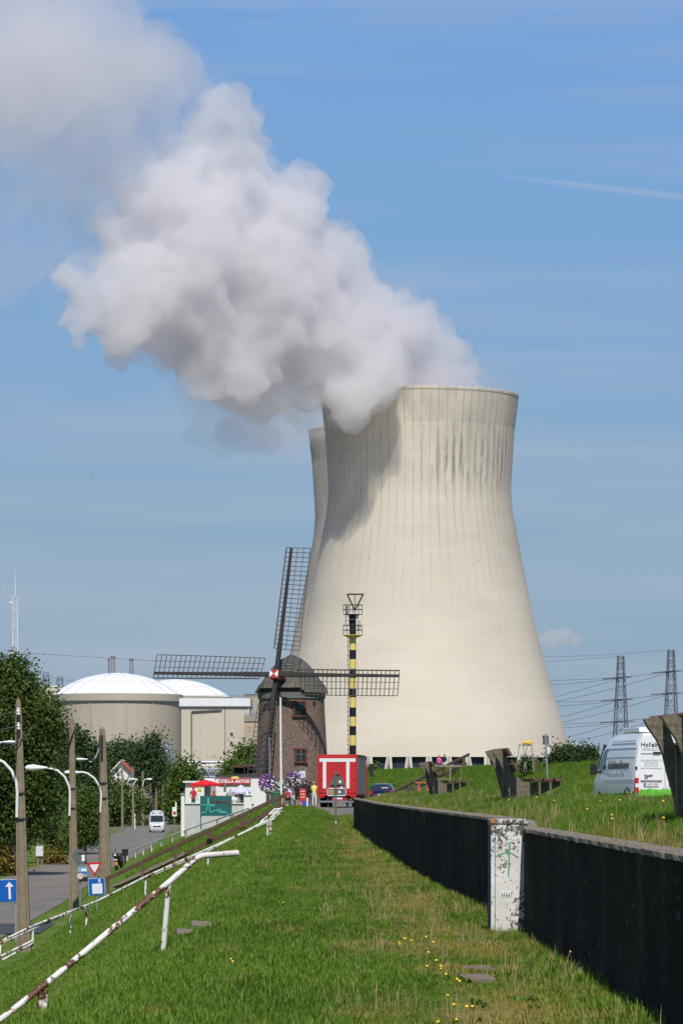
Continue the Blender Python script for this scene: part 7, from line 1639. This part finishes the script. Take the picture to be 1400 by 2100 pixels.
# longer tufts along the wall foot and round the pilaster
p = pts_in(24, 120, lambda y: 130 * min(1, (40 / y)), lambda y: float(xw(y)) - .30, lambda y: float(xw(y)) - .02, 12)
p = np.concatenate([p, np.stack([np.random.default_rng(1).uniform(1.5, 2.1, 26), np.random.default_rng(2).uniform(43.0, 43.18, 26)], 1)])
p = p[~((p[:, 0] > 1.55) & (p[:, 1] > 42.0) & (p[:, 1] < 43.0))]
z = ground_zv(p[:, 0], p[:, 1]); sc_g = np.random.default_rng(13).uniform(.25, .7, len(p))
scatter('grass', np.stack([p[:, 0], p[:, 1], z], 1), sc_g, TALL, 'tufts of longer grass along the foot of the black wall', 14)
# tufts on the river dike and the ground before it
p = pts_in(160, 405, lambda y: 9, lambda y: max(lot_left(y) if y > 190 else .6, -3) if y < 190 else lot_right(y) + .3, lambda y: lot_right(y) + 22 if y > 190 else 16, 15)
z = ground_zv(p[:, 0], p[:, 1]); kk = (z > 1.02) & (np.abs(p[:, 0]) < .0875 * p[:, 1] + 3)
scatter('grass', np.stack([p[:, 0], p[:, 1], z], 1)[kk], np.random.default_rng(16).uniform(.8, 1.9, kk.sum()), TALL, 'coarse grass on the slope of the river dike behind the benches', 17)
# broad-leaved weeds and dry stalks among the grass
leaf_mat('weed_leaf', (.070, .125, .016), (.135, .21, .034), (1.3, 1.5, .6)); M('dry_stalk', (.36, .27, .14), .8, .3, 6)
def retuft(o, mat): o.data.materials.clear(); o.data.materials.append(MATS[mat]); return o
WEED = [retuft(tuft('weed_tuft', 9, .05, .075, 80 + i, 1.5, .016), 'weed_leaf') for i in range(4)]; STALK = [retuft(tuft('stalk_tuft', 5, .06, .26, 90 + i, .6, .0022), 'dry_stalk') for i in range(4)]
p = pts_in(24, 110, lambda y: 9 * min(1, 45 / y), lambda y: max(edge(y), -9), lambda y: float(xw(y)) - .05, 18); z = ground_zv(p[:, 0], p[:, 1])
nz_ = np.array([mnoise.fractal(Vector((x * 1.1, y * .5, 9.7)), .9, 2.0, 3) for x, y in p]); kk = nz_ > .12
scatter('weeds', np.stack([p[:, 0], p[:, 1], z], 1)[kk], np.random.default_rng(19).uniform(.5, 1.15, kk.sum()), WEED, 'darker broad-leaved weeds in clumps among the grass of the path', 20)
p = np.concatenate([pts_in(24, 120, lambda y: 9 * min(1, 45 / y), lambda y: float(xw(y)) - 2.2, lambda y: float(xw(y)) - .05, 21), pts_in(24, 140, lambda y: 12 * min(1, 45 / y), lambda y: float(xw(y)) + .14, lambda y: float(xw(y)) + .7, 22), pts_in(28, 140, lambda y: 4, lambda y: float(xw(y)) + .7, lambda y: float(xw(y)) + 3, 23)])
z = ground_zv(p[:, 0], p[:, 1]); nz_ = np.array([mnoise.fractal(Vector((x * .9, y * .4, 2.1)), .9, 2.0, 3) for x, y in p]); kk = nz_ > -.05
scatter('dry_stalks', np.stack([p[:, 0], p[:, 1], z], 1)[kk], np.random.default_rng(24).uniform(.4, 1.1, kk.sum()), STALK, 'dry straw-coloured stalks along the wall coping and the worn path', 25)
# yellow flowers
M('hawkweed', (.85, .52, .02), .6, .15, 20); M('flower_stem', (.10, .14, .03), .7)
def flower_mesh(h, r, seed):
    r_ = random.Random(seed); hd = MB(); n = 12; c = Vector((r_.uniform(-.03, .03), r_.uniform(-.03, .03), h))
    tl = Matrix.Rotation(R(38), 3, 'X')
    hd.add([c + Vector((0, 0, .004))] + [c + Vector((r * (1 if j % 2 else .78) * math.cos(2 * math.pi * j / n), r * (1 if j % 2 else .78) * math.sin(2 * math.pi * j / n), .006)) for j in range(n)] + [c - Vector((0, 0, .014))], [(0, j + 1, (j + 1) % n + 1) for j in range(n)] + [(n + 1, (j + 1) % n + 1, j + 1) for j in range(n)])
    st_ = MB(); st_.tube([(0, 0, -.02), (c.x * .4, c.y * .4, h * .5), c], .0025, 5); hd.v = [tuple(c + tl @ (Vector(v) - c)) for v in hd.v]; return hd.mesh('flower_head', 'hawkweed'), st_.mesh('stem', 'flower_stem')
FM = [flower_mesh(h, r, i) for i, (h, r) in enumerate(((.16, .012), (.20, .010), (.13, .013), (.24, .011)))]
def flower(px, py, Y, i, label, group):
    q = P(px, py, Y); h_ = (.16, .20, .13, .24)[i % 4]; t = thing('yellow_flower', label, 'flower', (q.x, Y, ground_z(q.x, Y)), R(i * 47 % 60 - 30), group)
    link('flower_head', FM[i % 4][0], t); link('stem', FM[i % 4][1], t)
ORD = ['lowest', 'second lowest', 'third lowest', 'fourth lowest', 'fifth lowest', 'sixth lowest', 'seventh lowest', 'eighth lowest', 'ninth lowest', 'tenth lowest', 'eleventh lowest', 'twelfth lowest', 'thirteenth lowest', 'fourteenth lowest', 'fifteenth lowest', 'sixteenth lowest', 'seventeenth lowest', 'eighteenth lowest', 'nineteenth lowest', 'twentieth lowest', 'fourth highest', 'third highest', 'second highest', 'highest']
path_f = [(822, 1940), (827, 1932), (832, 1930), (846, 1935), (867, 1922), (881, 1937), (882, 1958), (889, 1975), (879, 1981), (899, 1986), (907, 1987), (908, 1998), (926, 2038), (923, 2057), (949, 2061), (973, 2061), (944, 2090), (890, 2091), (941, 2010), (936, 2014), (814, 1944), (474, 1968), (477, 1970), (584, 1850)]
path_f.sort(key=lambda q: -q[1])
for i, (px, py) in enumerate(path_f):
    hh = (.16, .20, .13, .24)[i % 4]; Y = 8000 * (EYE - hh) / (py - HOR)
    flower(px, py, Y, i, 'small yellow hawkweed flower on the grass path, %s of them in the picture' % ORD[i], 'yellow flowers on the path')
berm_f = [(1190, 1621), (1232, 1635), (1296, 1640), (1266, 1644), (1199, 1647), (1131, 1638), (1102, 1645), (1175, 1625), (1357, 1664), (1258, 1679), (1250, 1679), (1017, 1632), (1180, 1634), (1362, 1639), (960, 1640), (1040, 1640)]
berm_f.sort()
ORL = ['leftmost', 'second from left', 'third from left', 'fourth from left', 'fifth from left', 'sixth from left', 'seventh from left', 'eighth from left', 'eighth from right', 'seventh from right', 'sixth from right', 'fifth from right', 'fourth from right', 'third from right', 'second from right', 'rightmost']
for i, (px, py) in enumerate(berm_f):
    Yb = 46 + (i * 37 % 26); hh = .22
    for _ in range(12):                        # walk along the sight line until the stem foot meets the ground
        gz = ground_z(X(px, Yb), Yb); want = EYE + (HOR - py) / FPX * Yb - (.16, .20, .13, .24)[i % 4]
        if abs(want - gz) < .02: break
        Yb = min(80, max(34, Yb + (8 if (want - gz) > 0 else -4) * (1 if py > HOR else -1)))
    flower(px, py, Yb, i, 'yellow hawkweed flower in the long grass behind the wall, %s' % ORL[i], 'yellow flowers behind the wall')
# flat stones half buried in the path
M('paving', (.19, .15, .115), .9, .25, 8, bmp=.5)
for px, py, w_, lab in ((981, 1992, .28, 'upper flat slab half buried in the path near the pilaster'), (976, 2014, .26, 'lower flat slab half buried in the path near the pilaster')):
    Y = 8000 * EYE / (py - HOR); mb = MB(); mb.box((0, 0, 0), (w_, .65, .06)); o = mb.build('paving_slab', 'paving', bevel=.01); o.location = (X(px, Y), Y, ground_z(X(px, Y), Y) + .012); o.rotation_euler = (R(.5), 0, R(4)); tag(o, lab, 'slab', 'flat slabs in the path')
